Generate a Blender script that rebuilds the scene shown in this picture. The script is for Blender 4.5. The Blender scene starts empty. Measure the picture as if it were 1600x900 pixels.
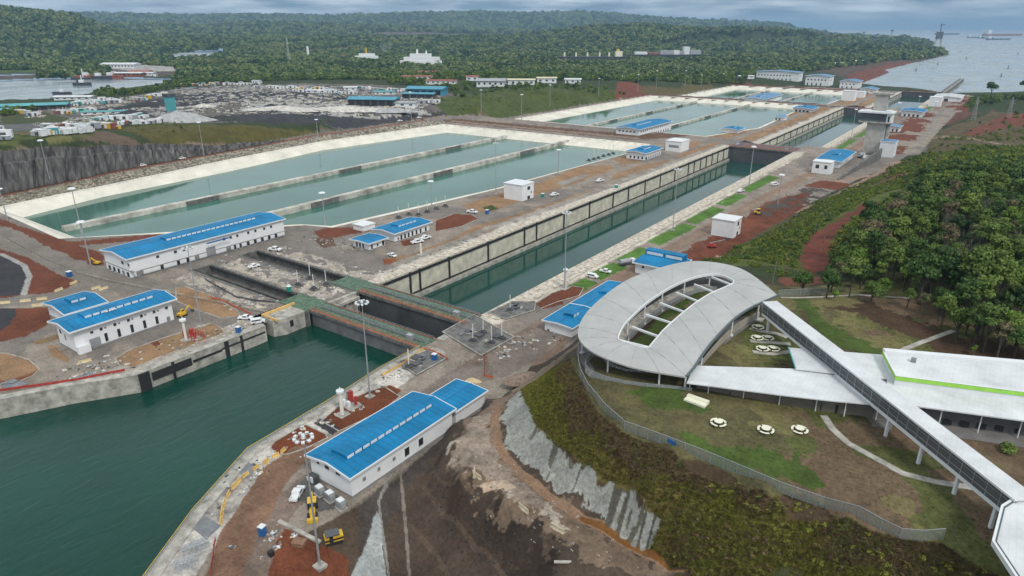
import bpy, bmesh, math, random
import numpy as np
from mathutils import Vector, Matrix
R = math.radians
random.seed(7)
S = bpy.context.scene
C = S.collection

# ------------------------------------------------------------------ camera
CAMH = 100.0
F = 1058.0
PITCH = math.atan(408 / F)
AZ = math.atan(814 / math.sqrt(F * F + 408 ** 2))
cam = bpy.data.objects.new('camera', bpy.data.cameras.new('camera'))
C.objects.link(cam)
cam.location = (0, 0, CAMH)
cam.rotation_euler = (math.pi / 2 - PITCH, 0, AZ)
cam.data.sensor_width = 36
cam.data.lens = 36 * F / 1600
cam.data.clip_start = 1
cam.data.clip_end = 120000
S.camera = cam

# ------------------------------------------------------------------ sky and sun (bright overcast)
W = bpy.data.worlds.new('World'); S.world = W; W.use_nodes = True
nt = W.node_tree; nt.nodes.clear()
def N(t, **k):
    n = nt.nodes.new(t)
    for a, b in k.items(): setattr(n, a, b)
    return n
out = N('ShaderNodeOutputWorld'); bg = N('ShaderNodeBackground')
sky = N('ShaderNodeTexSky', sky_type='NISHITA', sun_disc=False)
SUN_EL, SUN_AZ = 48, 118          # azimuth from +Y clockwise
sky.sun_elevation = R(SUN_EL); sky.sun_rotation = R(SUN_AZ)
tc = N('ShaderNodeTexCoord'); sep = N('ShaderNodeSeparateXYZ')
nt.links.new(tc.outputs['Generated'], sep.inputs[0])
mp = N('ShaderNodeMapping'); mp.inputs['Scale'].default_value = (5, 5, 42)
nt.links.new(tc.outputs['Generated'], mp.inputs[0])
nz = N('ShaderNodeTexNoise'); nz.inputs['Scale'].default_value = 1.6; nz.inputs['Detail'].default_value = 7; nz.inputs['Roughness'].default_value = .55
nt.links.new(mp.outputs[0], nz.inputs[0])
cr = N('ShaderNodeValToRGB')
cr.color_ramp.elements[0].position = .40; cr.color_ramp.elements[0].color = (1.5, 2.6, 4.0, 1)
cr.color_ramp.elements[1].position = .70; cr.color_ramp.elements[1].color = (7.2, 8.2, 9.2, 1)
nt.links.new(nz.outputs[0], cr.inputs[0])
# overcast sky: brighter overhead than at the horizon
el = N('ShaderNodeMapRange'); el.interpolation_type = 'SMOOTHSTEP'
el.inputs['From Min'].default_value = .02; el.inputs['From Max'].default_value = .13
nt.links.new(sep.outputs['Z'], el.inputs['Value'])
nz2 = N('ShaderNodeTexNoise'); nz2.inputs['Scale'].default_value = 2.2; nz2.inputs['Detail'].default_value = 5
nt.links.new(tc.outputs['Generated'], nz2.inputs[0])
cr2 = N('ShaderNodeValToRGB')
cr2.color_ramp.elements[0].position = .3; cr2.color_ramp.elements[0].color = (6.2, 7.0, 7.6, 1)
cr2.color_ramp.elements[1].position = .7; cr2.color_ramp.elements[1].color = (9.4, 9.8, 10.0, 1)
nt.links.new(nz2.outputs[0], cr2.inputs[0])
m1 = N('ShaderNodeMixRGB'); nt.links.new(el.outputs[0], m1.inputs[0]); nt.links.new(cr.outputs[0], m1.inputs[1]); nt.links.new(cr2.outputs[0], m1.inputs[2])
m2 = N('ShaderNodeMixRGB'); m2.inputs[0].default_value = .88
nt.links.new(sky.outputs[0], m2.inputs[1]); nt.links.new(m1.outputs[0], m2.inputs[2])
nt.links.new(m2.outputs[0], bg.inputs[0]); bg.inputs[1].default_value = .078
nt.links.new(bg.outputs[0], out.inputs[0])
sl = bpy.data.lights.new('sun', 'SUN'); sl.energy = 1.5; sl.angle = R(12); sl.color = (1, .96, .9)
sun = bpy.data.objects.new('sun', sl); C.objects.link(sun)
sd = Vector((math.sin(R(SUN_AZ)) * math.cos(R(SUN_EL)), math.cos(R(SUN_AZ)) * math.cos(R(SUN_EL)), math.sin(R(SUN_EL))))
sun.rotation_euler = (-sd).to_track_quat('-Z', 'Y').to_euler()
vs = S.view_settings
vs.view_transform = 'Standard'; vs.look = 'None'; vs.exposure = 0.44; vs.gamma = 1; vs.use_curve_mapping = False
S.render.engine = 'CYCLES'
S.cycles.use_denoising = True
S.cycles.max_bounces = 5; S.cycles.diffuse_bounces = 2; S.cycles.glossy_bounces = 2
S.cycles.transmission_bounces = 2; S.cycles.transparent_max_bounces = 6; S.cycles.volume_bounces = 0
S.cycles.caustics_reflective = False; S.cycles.caustics_refractive = False

# ------------------------------------------------------------------ helpers: survey points and meshes
cA, sA, cP, sP = math.cos(AZ), math.sin(AZ), math.cos(PITCH), math.sin(PITCH)
def ray(px, py):
    x = (px - 800) / F; y = -(py - 450) / F
    f = cP + y * sP; u = -sP + y * cP
    return x * cA - f * sA, x * sA + f * cA, u
def at(px, py, z=0.0):
    X, Y, u = ray(px, py); t = (z - CAMH) / u
    return (X * t, Y * t)
def ats(pts, z=0.0):
    return [at(p[0], p[1], p[2] if len(p) > 2 else z) for p in pts]

def tag(o, label=None, cat=None, group=None, kind=None):
    if label: o['label'] = label
    if cat: o['category'] = cat
    if group: o['group'] = group
    if kind: o['kind'] = kind
    return o
def empty(name, loc, rz=0, label=None, cat=None, group=None):
    o = bpy.data.objects.new(name, None); C.objects.link(o)
    o.location = loc; o.rotation_euler = (0, 0, rz); o.empty_display_size = 1
    return tag(o, label, cat, group)
def copy_tree(o, parent=None):
    c = o.copy(); C.objects.link(c)
    if parent: c.parent = parent
    for ch in list(o.children): copy_tree(ch, c)
    return c

class MB:
    """collects shapes; build() links them as one mesh object"""
    def __init__(s): s.v = []; s.f = []
    def add(s, vs, fs):
        n = len(s.v); s.v += [tuple(v) for v in vs]; s.f += [tuple(i + n for i in f) for f in fs]; return s
    def box(s, x0, x1, y0, y1, z0, z1, rz=0, o=(0, 0)):
        p = [(x0, y0), (x1, y0), (x1, y1), (x0, y1)]
        if rz:
            c, n = math.cos(rz), math.sin(rz)
            p = [(o[0] + (x - o[0]) * c - (y - o[1]) * n, o[1] + (x - o[0]) * n + (y - o[1]) * c) for x, y in p]
        return s.prism(p, z0, z1)
    def prism(s, poly, z0, z1):
        a = sum(poly[i][0] * poly[(i + 1) % len(poly)][1] - poly[(i + 1) % len(poly)][0] * poly[i][1] for i in range(len(poly)))
        if a < 0: poly = poly[::-1]
        n = len(poly)
        g0 = z0 if hasattr(z0, '__len__') else [z0] * n; g1 = z1 if hasattr(z1, '__len__') else [z1] * n
        vs = [(p[0], p[1], z) for p, z in zip(poly, g0)] + [(p[0], p[1], z) for p, z in zip(poly, g1)]
        return s.add(vs, [tuple(range(n))[::-1], tuple(range(n, 2 * n))] + [(i, (i + 1) % n, n + (i + 1) % n, n + i) for i in range(n)])
    def beam(s, a, b, w, h=None):
        """square bar from a to b"""
        a = Vector(a); b = Vector(b); d = b - a
        if d.length < 1e-6: return s
        h = h or w; d.normalize()
        up = Vector((0, 0, 1)) if abs(d.z) < .95 else Vector((1, 0, 0))
        sd = d.cross(up).normalized(); u = sd.cross(d).normalized()
        vs = [p + sd * i * w / 2 + u * j * h / 2 for p in (a, b) for i, j in ((-1, -1), (1, -1), (1, 1), (-1, 1))]
        return s.add(vs, [(0, 1, 2, 3), (7, 6, 5, 4), (0, 4, 5, 1), (1, 5, 6, 2), (2, 6, 7, 3), (3, 7, 4, 0)])
    def cyl(s, a, b, r0, r1=None, n=10, caps=True):
        r1 = r0 if r1 is None else r1
        a = Vector(a); b = Vector(b); d = (b - a).normalized()
        up = Vector((0, 0, 1)) if abs(d.z) < .95 else Vector((1, 0, 0))
        e = d.cross(up).normalized(); u = e.cross(d)
        vs = []
        for p, r in ((a, r0), (b, r1)):
            for i in range(n):
                t = 2 * math.pi * i / n; vs.append(p + e * r * math.cos(t) + u * r * math.sin(t))
        fs = [(i, n + i, n + (i + 1) % n, (i + 1) % n) for i in range(n)]
        if caps: fs += [tuple(range(n)), tuple(range(2 * n - 1, n - 1, -1))]
        return s.add(vs, fs)
    def lathe(s, prof, cx=0, cy=0, n=20):
        vs = [(cx + r * math.cos(2 * math.pi * i / n), cy + r * math.sin(2 * math.pi * i / n), z) for r, z in prof for i in range(n)]
        m = len(prof)
        fs = [(k * n + i, k * n + (i + 1) % n, (k + 1) * n + (i + 1) % n, (k + 1) * n + i) for k in range(m - 1) for i in range(n)]
        fs += [tuple(range(n))[::-1], tuple(range((m - 1) * n, m * n))]
        return s.add(vs, fs)
    def ribbon(s, pts, w, z0, z1, closed=False):
        """wall of width w along a polyline of (x, y) or (x, y, z)"""
        P = [Vector((p[0], p[1])) for p in pts]; n = len(P)
        L, Rr = [], []
        for i in range(n):
            a = P[i - 1] if (i > 0 or closed) else P[i]; b = P[(i + 1) % n] if (i < n - 1 or closed) else P[i]
            d = (b - a).normalized(); q = Vector((-d.y, d.x))
            L.append(P[i] + q * w / 2); Rr.append(P[i] - q * w / 2)
        zz = [p[2] if len(p) > 2 else 0 for p in pts]
        vs = []
        for i in range(n):
            vs += [(L[i].x, L[i].y, zz[i] + z0), (Rr[i].x, Rr[i].y, zz[i] + z0), (Rr[i].x, Rr[i].y, zz[i] + z1), (L[i].x, L[i].y, zz[i] + z1)]
        fs = []
        for i in range(n if closed else n - 1):
            j = (i + 1) % n
            for k in range(4): fs.append((i * 4 + k, i * 4 + (k + 1) % 4, j * 4 + (k + 1) % 4, j * 4 + k))
        if not closed: fs += [(0, 3, 2, 1), tuple((n - 1) * 4 + k for k in range(4))]
        return s.add(vs, fs)
    def build(s, name, mat, parent=None, origin=None, smooth=False, kind=None):
        me = bpy.data.meshes.new(name)
        v = s.v
        if origin: v = [(a - origin[0], b - origin[1], c - origin[2]) for a, b, c in v]
        me.from_pydata(v, [], s.f); me.update()
        bm = bmesh.new(); bm.from_mesh(me); bmesh.ops.recalc_face_normals(bm, faces=bm.faces); bm.to_mesh(me); bm.free()
        if smooth: me.polygons.foreach_set('use_smooth', [True] * len(me.polygons))
        if mat: me.materials.append(mat)
        o = bpy.data.objects.new(name, me); C.objects.link(o)
        if origin: o.location = origin
        if parent: o.parent = parent
        if kind: o['kind'] = kind
        return o

# ------------------------------------------------------------------ materials
def mat(name, col, rough=.7, var=.18, scale=.6, metal=0, bump=0, bscale=None, spec=.5, col2=None, stripe=None):
    """principled with world-space noise variation of the base colour"""
    m = bpy.data.materials.new(name); m.use_nodes = True
    t = m.node_tree; b = t.nodes['Principled BSDF']
    b.inputs['Roughness'].default_value = rough; b.inputs['Metallic'].default_value = metal
    b.inputs['Specular IOR Level'].default_value = spec
    g = t.nodes.new('ShaderNodeNewGeometry'); n = t.nodes.new('ShaderNodeTexNoise')
    n.inputs['Scale'].default_value = scale; n.inputs['Detail'].default_value = 6; n.inputs['Roughness'].default_value = .65
    t.links.new(g.outputs['Position'], n.inputs[0])
    r = t.nodes.new('ShaderNodeValToRGB')
    c2 = col2 or tuple(c * (1 - var * 1.6) for c in col)
    c1 = tuple(min(1, c * (1 + var * .6)) for c in col)
    r.color_ramp.elements[0].position = .32; r.color_ramp.elements[0].color = (*c2, 1)
    r.color_ramp.elements[1].position = .68; r.color_ramp.elements[1].color = (*c1, 1)
    t.links.new(n.outputs[0], r.inputs[0])
    last = r.outputs[0]
    if stripe:   # (axis, period, depth): fine standing seams
        ax, per, dep = stripe
        s = t.nodes.new('ShaderNodeSeparateXYZ'); t.links.new(g.outputs['Position'], s.inputs[0])
        d = t.nodes.new('ShaderNodeMath'); d.operation = 'PINGPONG'; d.inputs[1].default_value = per / 2
        t.links.new(s.outputs[ax], d.inputs[0])
        q = t.nodes.new('ShaderNodeMapRange'); q.inputs['From Min'].default_value = 0; q.inputs['From Max'].default_value = per * .12
        q.inputs['To Min'].default_value = 1 - dep; q.inputs['To Max'].default_value = 1
        t.links.new(d.outputs[0], q.inputs['Value'])
        mx = t.nodes.new('ShaderNodeMixRGB'); mx.blend_type = 'MULTIPLY'; mx.inputs[0].default_value = 1
        t.links.new(last, mx.inputs[1]); t.links.new(q.outputs[0], mx.inputs[2]); last = mx.outputs[0]
    t.links.new(last, b.inputs['Base Color'])
    if bump:
        n2 = t.nodes.new('ShaderNodeTexNoise'); n2.inputs['Scale'].default_value = bscale or scale * 4; n2.inputs['Detail'].default_value = 5
        t.links.new(g.outputs['Position'], n2.inputs[0])
        bp = t.nodes.new('ShaderNodeBump'); bp.inputs['Strength'].default_value = 1; bp.inputs['Distance'].default_value = bump
        t.links.new(n2.outputs[0], bp.inputs['Height']); t.links.new(bp.outputs[0], b.inputs['Normal'])
    return m
M = {}
M['conc'] = mat('pale_concrete', (.44, .42, .37), .85, .35, .35, bump=.1)
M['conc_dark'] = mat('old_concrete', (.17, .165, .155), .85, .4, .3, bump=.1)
M['wall_face'] = mat('lock_wall_concrete', (.60, .57, .46), .85, .22, .25, bump=.1)
M['conc_strip'] = mat('blotched_concrete', (.60, .54, .45), .9, .45, .5, col2=(.24, .20, .16), bump=.08)
M['black'] = mat('black_rubber', (.025, .025, .027), .7, .2, .5)
M['dark'] = mat('dark_opening', (.02, .022, .025), .5, .1)
M['steel'] = mat('galvanised_steel', (.42, .44, .46), .45, .1, metal=.4)
M['greysteel'] = mat('grey_gate_steel', (.085, .088, .095), .6, .25, .12)
M['gatepale'] = mat('lake_gate_steel', (.17, .17, .175), .65, .25, .2)
M['green_deck'] = mat('green_walkway', (.10, .17, .11), .8, .35, .5)
M['orange'] = mat('orange_rail', (.62, .16, .07), .7, .3, 1)
M['roof'] = mat('blue_roof_sheet', (.005, .20, .42), .6, .2, .12, spec=.25, stripe=(1, 1.9, .3))
M['roof_far'] = mat('faded_blue_roof', (.07, .22, .42), .5, .15, .1)
M['roofx'] = mat('blue_trim_sheet', (.015, .15, .34), .5, .12, .2)
M['white'] = mat('white_wall_paint', (.78, .79, .80), .7, .06, .3)
M['trim'] = mat('white_trim', (.72, .74, .75), .6, .06, .3)
M['skirt'] = mat('grey_skirting', (.25, .25, .25), .8, .15, .3)
M['glass'] = mat('dark_window_glass', (.03, .04, .05), .12, .1)
M['shutter'] = mat('grey_roller_door', (.30, .31, .33), .5, .1, stripe=(2, .4, .3))
M['vcroof'] = mat('light_grey_roof_sheet', (.56, .57, .57), .45, .10, .12, stripe=(1, 1.1, .07))
M['vcwhite'] = mat('white_roof_sheet', (.68, .70, .71), .4, .16, .12, stripe=(0, .9, .07))
M['gutter'] = mat('dark_gutter', (.07, .10, .11), .5, .1)
M['lime'] = mat('lime_green_panel', (.33, .68, .08), .5, .12, .5)
M['deckfloor'] = mat('pavilion_floor', (.20, .19, .18), .8, .2, .3)
M['cream'] = mat('cream_plastic', (.80, .78, .62), .5, .08)
M['yellow'] = mat('machine_yellow', (.72, .45, .03), .45, .2, 1)
M['barrier'] = mat('yellow_barrier', (.78, .50, .16), .6, .25, 1)
M['cbarrier'] = mat('concrete_barrier', (.60, .52, .36), .8, .2, 1)
M['redpaint'] = mat('red_paint', (.42, .05, .04), .5, .2, 1)
M['bluebox'] = mat('blue_plastic', (.02, .12, .33), .45, .1)
M['greenbox'] = mat('green_plastic', (.02, .28, .20), .45, .1)
M['carwhite'] = mat('white_car_paint', (.78, .79, .80), .25, .04)
M['cargrey'] = mat('silver_car_paint', (.35, .37, .40), .3, .05)
M['carred'] = mat('red_car_paint', (.35, .03, .03), .3, .05)
M['tyre'] = mat('tyre_rubber', (.02, .02, .02), .8, .1)
M['teal'] = mat('teal_sheet_roof', (.08, .36, .38), .5, .15, .05)
M['teal2'] = mat('blue_green_sheet_roof', (.06, .30, .42), .5, .15, .05)
M['redroof'] = mat('red_tile_roof', (.38, .12, .09), .8, .25, .2)
M['greyroof'] = mat('grey_sheet_roof', (.36, .38, .40), .6, .15, .1)
M['creamroof'] = mat('cream_sheet_roof', (.60, .56, .38), .6, .12, .1)
M['gravel'] = mat('fence_mesh_grey', (.30, .32, .32), .7, .15)
M['bark'] = mat('tree_bark', (.20, .17, .14), .9, .3, 1)
M['bark_dark'] = mat('dark_bark', (.075, .068, .055), .9, .3, 1)
M['wood'] = mat('brown_crate_wood', (.25, .14, .09), .8, .25, 2)
M['pole'] = mat('white_marker_pole', (.72, .70, .64), .6, .08)
M['ramp'] = mat('grey_slab', (.20, .21, .22), .8, .2, .4)
M['rust'] = mat('rusty_hull', (.30, .10, .07), .7, .3, .1)
M['hull'] = mat('dark_hull', (.04, .045, .06), .6, .1, .1)

def water(name, col, rough, bump, bscale, strength=1.0, spec=.5):
    m = bpy.data.materials.new(name); m.use_nodes = True
    t = m.node_tree; b = t.nodes['Principled BSDF']
    b.inputs['Roughness'].default_value = rough; b.inputs['IOR'].default_value = 1.33
    b.inputs['Specular IOR Level'].default_value = spec
    g = t.nodes.new('ShaderNodeNewGeometry')
    n = t.nodes.new('ShaderNodeTexNoise'); n.inputs['Scale'].default_value = .02; n.inputs['Detail'].default_value = 4
    t.links.new(g.outputs['Position'], n.inputs[0])
    r = t.nodes.new('ShaderNodeValToRGB')
    r.color_ramp.elements[0].position = .35; r.color_ramp.elements[0].color = (*[c * .82 for c in col], 1)
    r.color_ramp.elements[1].position = .65; r.color_ramp.elements[1].color = (*[c * 1.12 for c in col], 1)
    t.links.new(n.outputs[0], r.inputs[0]); t.links.new(r.outputs[0], b.inputs['Base Color'])
    nr_ = t.nodes.new('ShaderNodeTexNoise'); nr_.inputs['Scale'].default_value = .013; nr_.inputs['Detail'].default_value = 5; nr_.inputs['Distortion'].default_value = 1.2
    mpr = t.nodes.new('ShaderNodeMapping'); mpr.inputs['Rotation'].default_value = (0, 0, R(20)); mpr.inputs['Scale'].default_value = (1, .45, 1)
    t.links.new(g.outputs['Position'], mpr.inputs[0]); t.links.new(mpr.outputs[0], nr_.inputs[0])
    rr_ = t.nodes.new('ShaderNodeMapRange'); rr_.inputs['From Min'].default_value = .4; rr_.inputs['From Max'].default_value = .62; rr_.inputs['To Min'].default_value = rough * .55; rr_.inputs['To Max'].default_value = rough * 1.7
    t.links.new(nr_.outputs[0], rr_.inputs['Value']); t.links.new(rr_.outputs[0], b.inputs['Roughness'])
    mp = t.nodes.new('ShaderNodeMapping'); mp.inputs['Rotation'].default_value = (0, 0, R(35)); mp.inputs['Scale'].default_value = (1, .38, 1)
    t.links.new(g.outputs['Position'], mp.inputs[0])
    n2 = t.nodes.new('ShaderNodeTexNoise'); n2.inputs['Scale'].default_value = bscale; n2.inputs['Detail'].default_value = 4; n2.inputs['Distortion'].default_value = .6
    t.links.new(mp.outputs[0], n2.inputs[0])
    bp = t.nodes.new('ShaderNodeBump'); bp.inputs['Strength'].default_value = strength; bp.inputs['Distance'].default_value = bump
    t.links.new(n2.outputs[0], bp.inputs['Height']); t.links.new(bp.outputs[0], b.inputs['Normal'])
    return m
M['lake'] = water('lake_water', (.003, .047, .033), .14, .22, .35)
M['chamber'] = water('chamber_water', (.012, .065, .052), .08, .04, .12)
M['basin'] = water('basin_water', (.055, .155, .118), .08, .03, .08)
M['sea'] = water('sea_water', (.26, .31, .33), .22, .25, .05)

# ------------------------------------------------------------------ numpy helpers
def vnoise(x, y, seed=0):
    xi = np.floor(x).astype(np.int64); yi = np.floor(y).astype(np.int64); xf = x - xi; yf = y - yi
    def h(a, b):
        n = (a * 374761393 + b * 668265263 + seed * 974711) & 0x7fffffff
        n = ((n ^ (n >> 13)) * 1274126177) & 0x7fffffff
        return ((n ^ (n >> 16)) & 0xffff) / 65535.0
    u = xf * xf * (3 - 2 * xf); v = yf * yf * (3 - 2 * yf)
    return (h(xi, yi) * (1 - u) + h(xi + 1, yi) * u) * (1 - v) + (h(xi, yi + 1) * (1 - u) + h(xi + 1, yi + 1) * u) * v
def fbm(x, y, s, o=4, seed=0):
    a = 1; t = 0; r = 0; x = x / s; y = y / s
    for k in range(o):
        r = r + a * (vnoise(x, y, seed + k) - .5); t += a; a *= .5; x = x * 2.03 + 11.3; y = y * 2.03 - 7.7
    return r / t * 2
def inpoly(x, y, poly):
    """points inside polygon"""
    P = np.array(poly); bx0, by0 = P.min(0); bx1, by1 = P.max(0)
    m = np.zeros(x.shape, bool)
    idx = np.nonzero((x >= bx0) & (x <= bx1) & (y >= by0) & (y <= by1))[0]
    if len(idx) == 0: return m
    X = x[idx]; Y = y[idx]; c = np.zeros(len(idx), bool); n = len(P)
    for i in range(n):
        x0, y0 = P[i]; x1, y1 = P[(i + 1) % n]
        if y0 == y1: continue
        k = ((y0 > Y) != (y1 > Y)) & (X < (x1 - x0) * (Y - y0) / (y1 - y0) + x0)
        c ^= k
    m[idx] = c
    return m
def distline(x, y, pts, maxd):
    """distance to polyline, inf beyond maxd"""
    P = np.array(pts)[:, :2]; d = np.full(x.shape, 1e9)
    for i in range(len(P) - 1):
        a, b = P[i], P[i + 1]
        lo = np.minimum(a, b) - maxd; hi = np.maximum(a, b) + maxd
        idx = np.nonzero((x > lo[0]) & (x < hi[0]) & (y > lo[1]) & (y < hi[1]))[0]
        if len(idx) == 0: continue
        v = b - a; L = max(1e-9, v @ v)
        t = np.clip(((x[idx] - a[0]) * v[0] + (y[idx] - a[1]) * v[1]) / L, 0, 1)
        dd = np.hypot(x[idx] - a[0] - t * v[0], y[idx] - a[1] - t * v[1])
        d[idx] = np.minimum(d[idx], dd)
    return d

# ------------------------------------------------------------------ terrain heights
def lvl(y):
    y = np.asarray(y, float)
    s = lambda a, b: np.clip((y - a) / (b - a), 0, 1)
    return -10 * s(655, 700) - 9 * s(1150, 1195)
PLAT = [(-620, -120), (-60, -120), (-104, 60), (-101, 76), (-101.5, 100), (-103, 122), (-102, 134), (-104, 160), (-103.5, 190), (-98, 250), (-95, 302), (-90, 407), (-78, 520), (-66, 594),
        (-60, 700), (-62, 900), (-60, 1200), (-62, 1560), (-330, 1590), (-505, 1540), (-515, 1100), (-530, 700), (-554, 585), (-562, 430), (-545, 321), (-534, 231), (-516, 155), (-500, 118), (-620, 60)]
ctl = []
def K(z, *pts):
    for p in pts: ctl.append((*at(p[0], p[1], z), z))
# platform rim keeps level
for i in range(len(PLAT)):
    a, b = PLAT[i], PLAT[(i + 1) % len(PLAT)]
    n = max(2, int(math.hypot(a[0] - b[0], a[1] - b[1]) / 18))
    n = min(n, 14)
    for k in range(n):
        x = a[0] + (b[0] - a[0]) * k / n; y = a[1] + (b[1] - a[1]) * k / n
        ctl.append((x, y, float(lvl(y))))
# haul road cut and slope below the visitor hill
K(6, (720, 655)); K(4, (760, 622)); K(7, (703, 690)); K(7.5, (720, 740)); K(8, (790, 780), (860, 815)); K(8, (900, 850), (960, 880))
K(5, (785, 625)); K(3, (830, 572)); K(4, (868, 556)); K(6, (900, 540))
K(7, (788, 660)); K(7, (800, 710), (860, 765)); K(7, (980, 835), (1050, 885))
K(7.2, (787, 655), (792, 694), (830, 729), (872, 772), (923, 799), (974, 834), (1012, 856))
K(8.5, (812, 612)); K(12, (822, 640), (833, 665)); K(13, (872, 702), (911, 733), (942, 756), (989, 780)); K(12.5, (1030, 816))
K(12.5, (1060, 840)); K(12, (1090, 865)); K(11, (1120, 900)); K(13, (1150, 890)); K(15, (1230, 880)); K(17, (1300, 890)); K(20, (1400, 895)); K(22, (1500, 890))
K(13, (875, 572)); K(15, (856, 600)); K(17, (862, 635)); K(19, (895, 650)); K(18, (930, 700)); K(19, (1000, 738)); K(20.5, (1070, 738)); K(20.5, (1150, 778)); K(19, (1240, 815)); K(21, (1340, 850))
K(23.5, (893, 556), (898, 570)); K(23.7, (905, 592), (922, 620), (962, 662), (1055, 704), (1195, 764), (1325, 806), (1395, 838), (1465, 850))
K(24, (920, 580), (1000, 640), (1100, 680), (1250, 740), (1400, 790), (1000, 560), (1100, 450), (1050, 500), (1150, 520), (1200, 560), (1300, 620), (1450, 700), (1550, 820), (1300, 700), (1450, 600), (1580, 700), (1240, 470), (1330, 520), (1450, 540), (1560, 590))
K(24.5, (1290, 462), (1380, 470)); K(25, (1450, 480), (1550, 520))
K(-2.5, (622, 727)); K(-6, (628, 800)); K(-10, (634, 900)); K(-1.5, (566, 792)); K(-3, (590, 810), (570, 870)); K(-5, (605, 860))
K(-1, (655, 700)); K(1, (690, 672)); K(-1, (680, 730)); K(-2, (700, 800)); K(-3, (740, 860)); K(2.5, (720, 790)); K(3, (790, 840)); K(2, (840, 890))
for x, y, z in [(-92, 20, -14), (-70, 20, -6), (-40, 60, 6), (0, 60, 16), (40, 60, 22), (-60, -60, -10), (60, -40, 24), (60, 120, 26)]: ctl.append((x, y, z))
# lower right bank between visitor hill and the lock: grassy slope and red clearing
K(20, (1000, 440)); K(14, (960, 470), (1020, 425)); K(12, (1100, 405)); K(16, (1180, 415)); K(20, (1215, 440))
K(5, (1150, 385)); K(8, (1200, 375)); K(12, (1260, 375)); K(14, (1290, 370), (1300, 400)); K(13, (1330, 330)); K(8, (1300, 310)); K(12, (1380, 300)); K(18, (1280, 430), (1230, 430))
K(4, (1390, 270)); K(6, (1430, 265)); K(12, (1430, 290)); K(3, (1450, 240)); K(0, (1500, 240), (1470, 225)); K(-4, (1560, 230), (1590, 210))
K(-6, (1480, 195), (1520, 180)); K(-8, (1440, 190)); K(-4, (1560, 175), (1600, 180)); K(-8, (1600, 160), (1500, 160)); K(-10, (1550, 155)); K(-16, (1470, 150), (1520, 149), (1600, 147))
K(20, (1400, 340)); K(24, (1450, 380), (1400, 420)); K(26, (1550, 400), (1600, 350)); K(22, (1500, 300)); K(16, (1520, 265)); K(24, (1600, 290))
for x, y, z in [(60, 250, 27), (150, 200, 28), (120, 400, 24), (300, 300, 26), (250, 600, 10), (400, 900, 0), (150, 900, -8), (250, 1300, -16), (600, 600, 10), (700, 1400, -16)]: ctl.append((x, y, z))
# west side: bank road, quarried rock face, industrial plateau
K(1, (0, 300), (170, 268), (330, 238), (480, 215)); K(1, (600, 198))
CLIFF = []
for px_, yb_, yt_ in [(-60, 318, 243), (0, 303, 236), (60, 291, 231), (120, 279, 229), (180, 266, 228), (240, 255, 226), (300, 244, 226), (350, 236, 227)]:
    b_ = at(px_, yb_, .5); z_ = 2.0
    while z_ < 45 and math.hypot(at(px_, yt_, z_)[0] - b_[0], at(px_, yt_, z_)[1] - b_[1]) > .45 * z_ + 1: z_ += .25
    t_ = at(px_, yt_, z_); CLIFF.append((b_, t_, z_)); ctl.append((b_[0], b_[1], .5)); ctl.append((t_[0], t_[1], z_)); ctl.append(((b_[0] * .4 + t_[0] * .6), (b_[1] * .4 + t_[1] * .6), z_ * .6))
    ctl.append((t_[0] + (t_[0] - b_[0]) * .8 - 12, t_[1] + 5, z_))
K(3, (420, 221))
K(18, (0, 200), (100, 200), (190, 203)); K(14, (300, 205)); K(11, (400, 200), (500, 190)); K(9, (600, 183)); K(6, (680, 178)); K(2, (680, 190)); K(12, (300, 192), (450, 182)); K(9, (620, 172))
K(10, (0, 195), (100, 185), (250, 175), (400, 165), (560, 160)); K(5, (0, 175), (80, 165), (200, 155), (350, 145), (500, 135)); K(3, (600, 140), (650, 150))
K(-3, (70, 158), (140, 152), (210, 143), (260, 133)); K(8, (750, 165), (850, 158)); K(10, (760, 150), (880, 142)); K(5, (700, 148), (950, 140)); K(-2, (850, 176), (950, 160)); K(-4, (1000, 150), (1080, 142)); K(4, (975, 128)); K(-6, (1080, 130), (1160, 120)); K(-10, (1180, 130), (1120, 140))
K(-3, (0, 118), (100, 118), (200, 112), (300, 112), (450, 115), (600, 112), (750, 115)); K(-8, (900, 110), (1000, 105)); K(-12, (1100, 105)); K(-16, (1200, 108), (1300, 118)); K(-20, (1340, 128), (1380, 108), (1440, 92)); K(-15, (1250, 95))
K(-6, (0, 95), (200, 90), (500, 85)); K(-12, (800, 85), (1000, 80)); K(-18, (1200, 78))
CT = np.array(ctl, float)
# drop near duplicates
keep = []
for i, p in enumerate(CT):
    if all((p[0] - CT[j][0]) ** 2 + (p[1] - CT[j][1]) ** 2 > (1.2 if p[1] < 300 else 9) for j in keep): keep.append(i)
CT = CT[keep]
D = np.hypot(CT[:, None, 0] - CT[None, :, 0], CT[:, None, 1] - CT[None, :, 1])
A = np.zeros((len(CT) + 1,) * 2); A[:-1, :-1] = D + np.eye(len(CT)) * -.02; A[-1, :-1] = 1; A[:-1, -1] = 1
WT = np.linalg.solve(A, np.append(CT[:, 2], 0))
def rbf(x, y):
    o = np.empty(len(x))
    for i in range(0, len(x), 20000):
        d = np.hypot(x[i:i + 20000, None] - CT[None, :, 0], y[i:i + 20000, None] - CT[None, :, 1])
        o[i:i + 20000] = d @ WT[:-1] + WT[-1]
    return o
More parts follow.
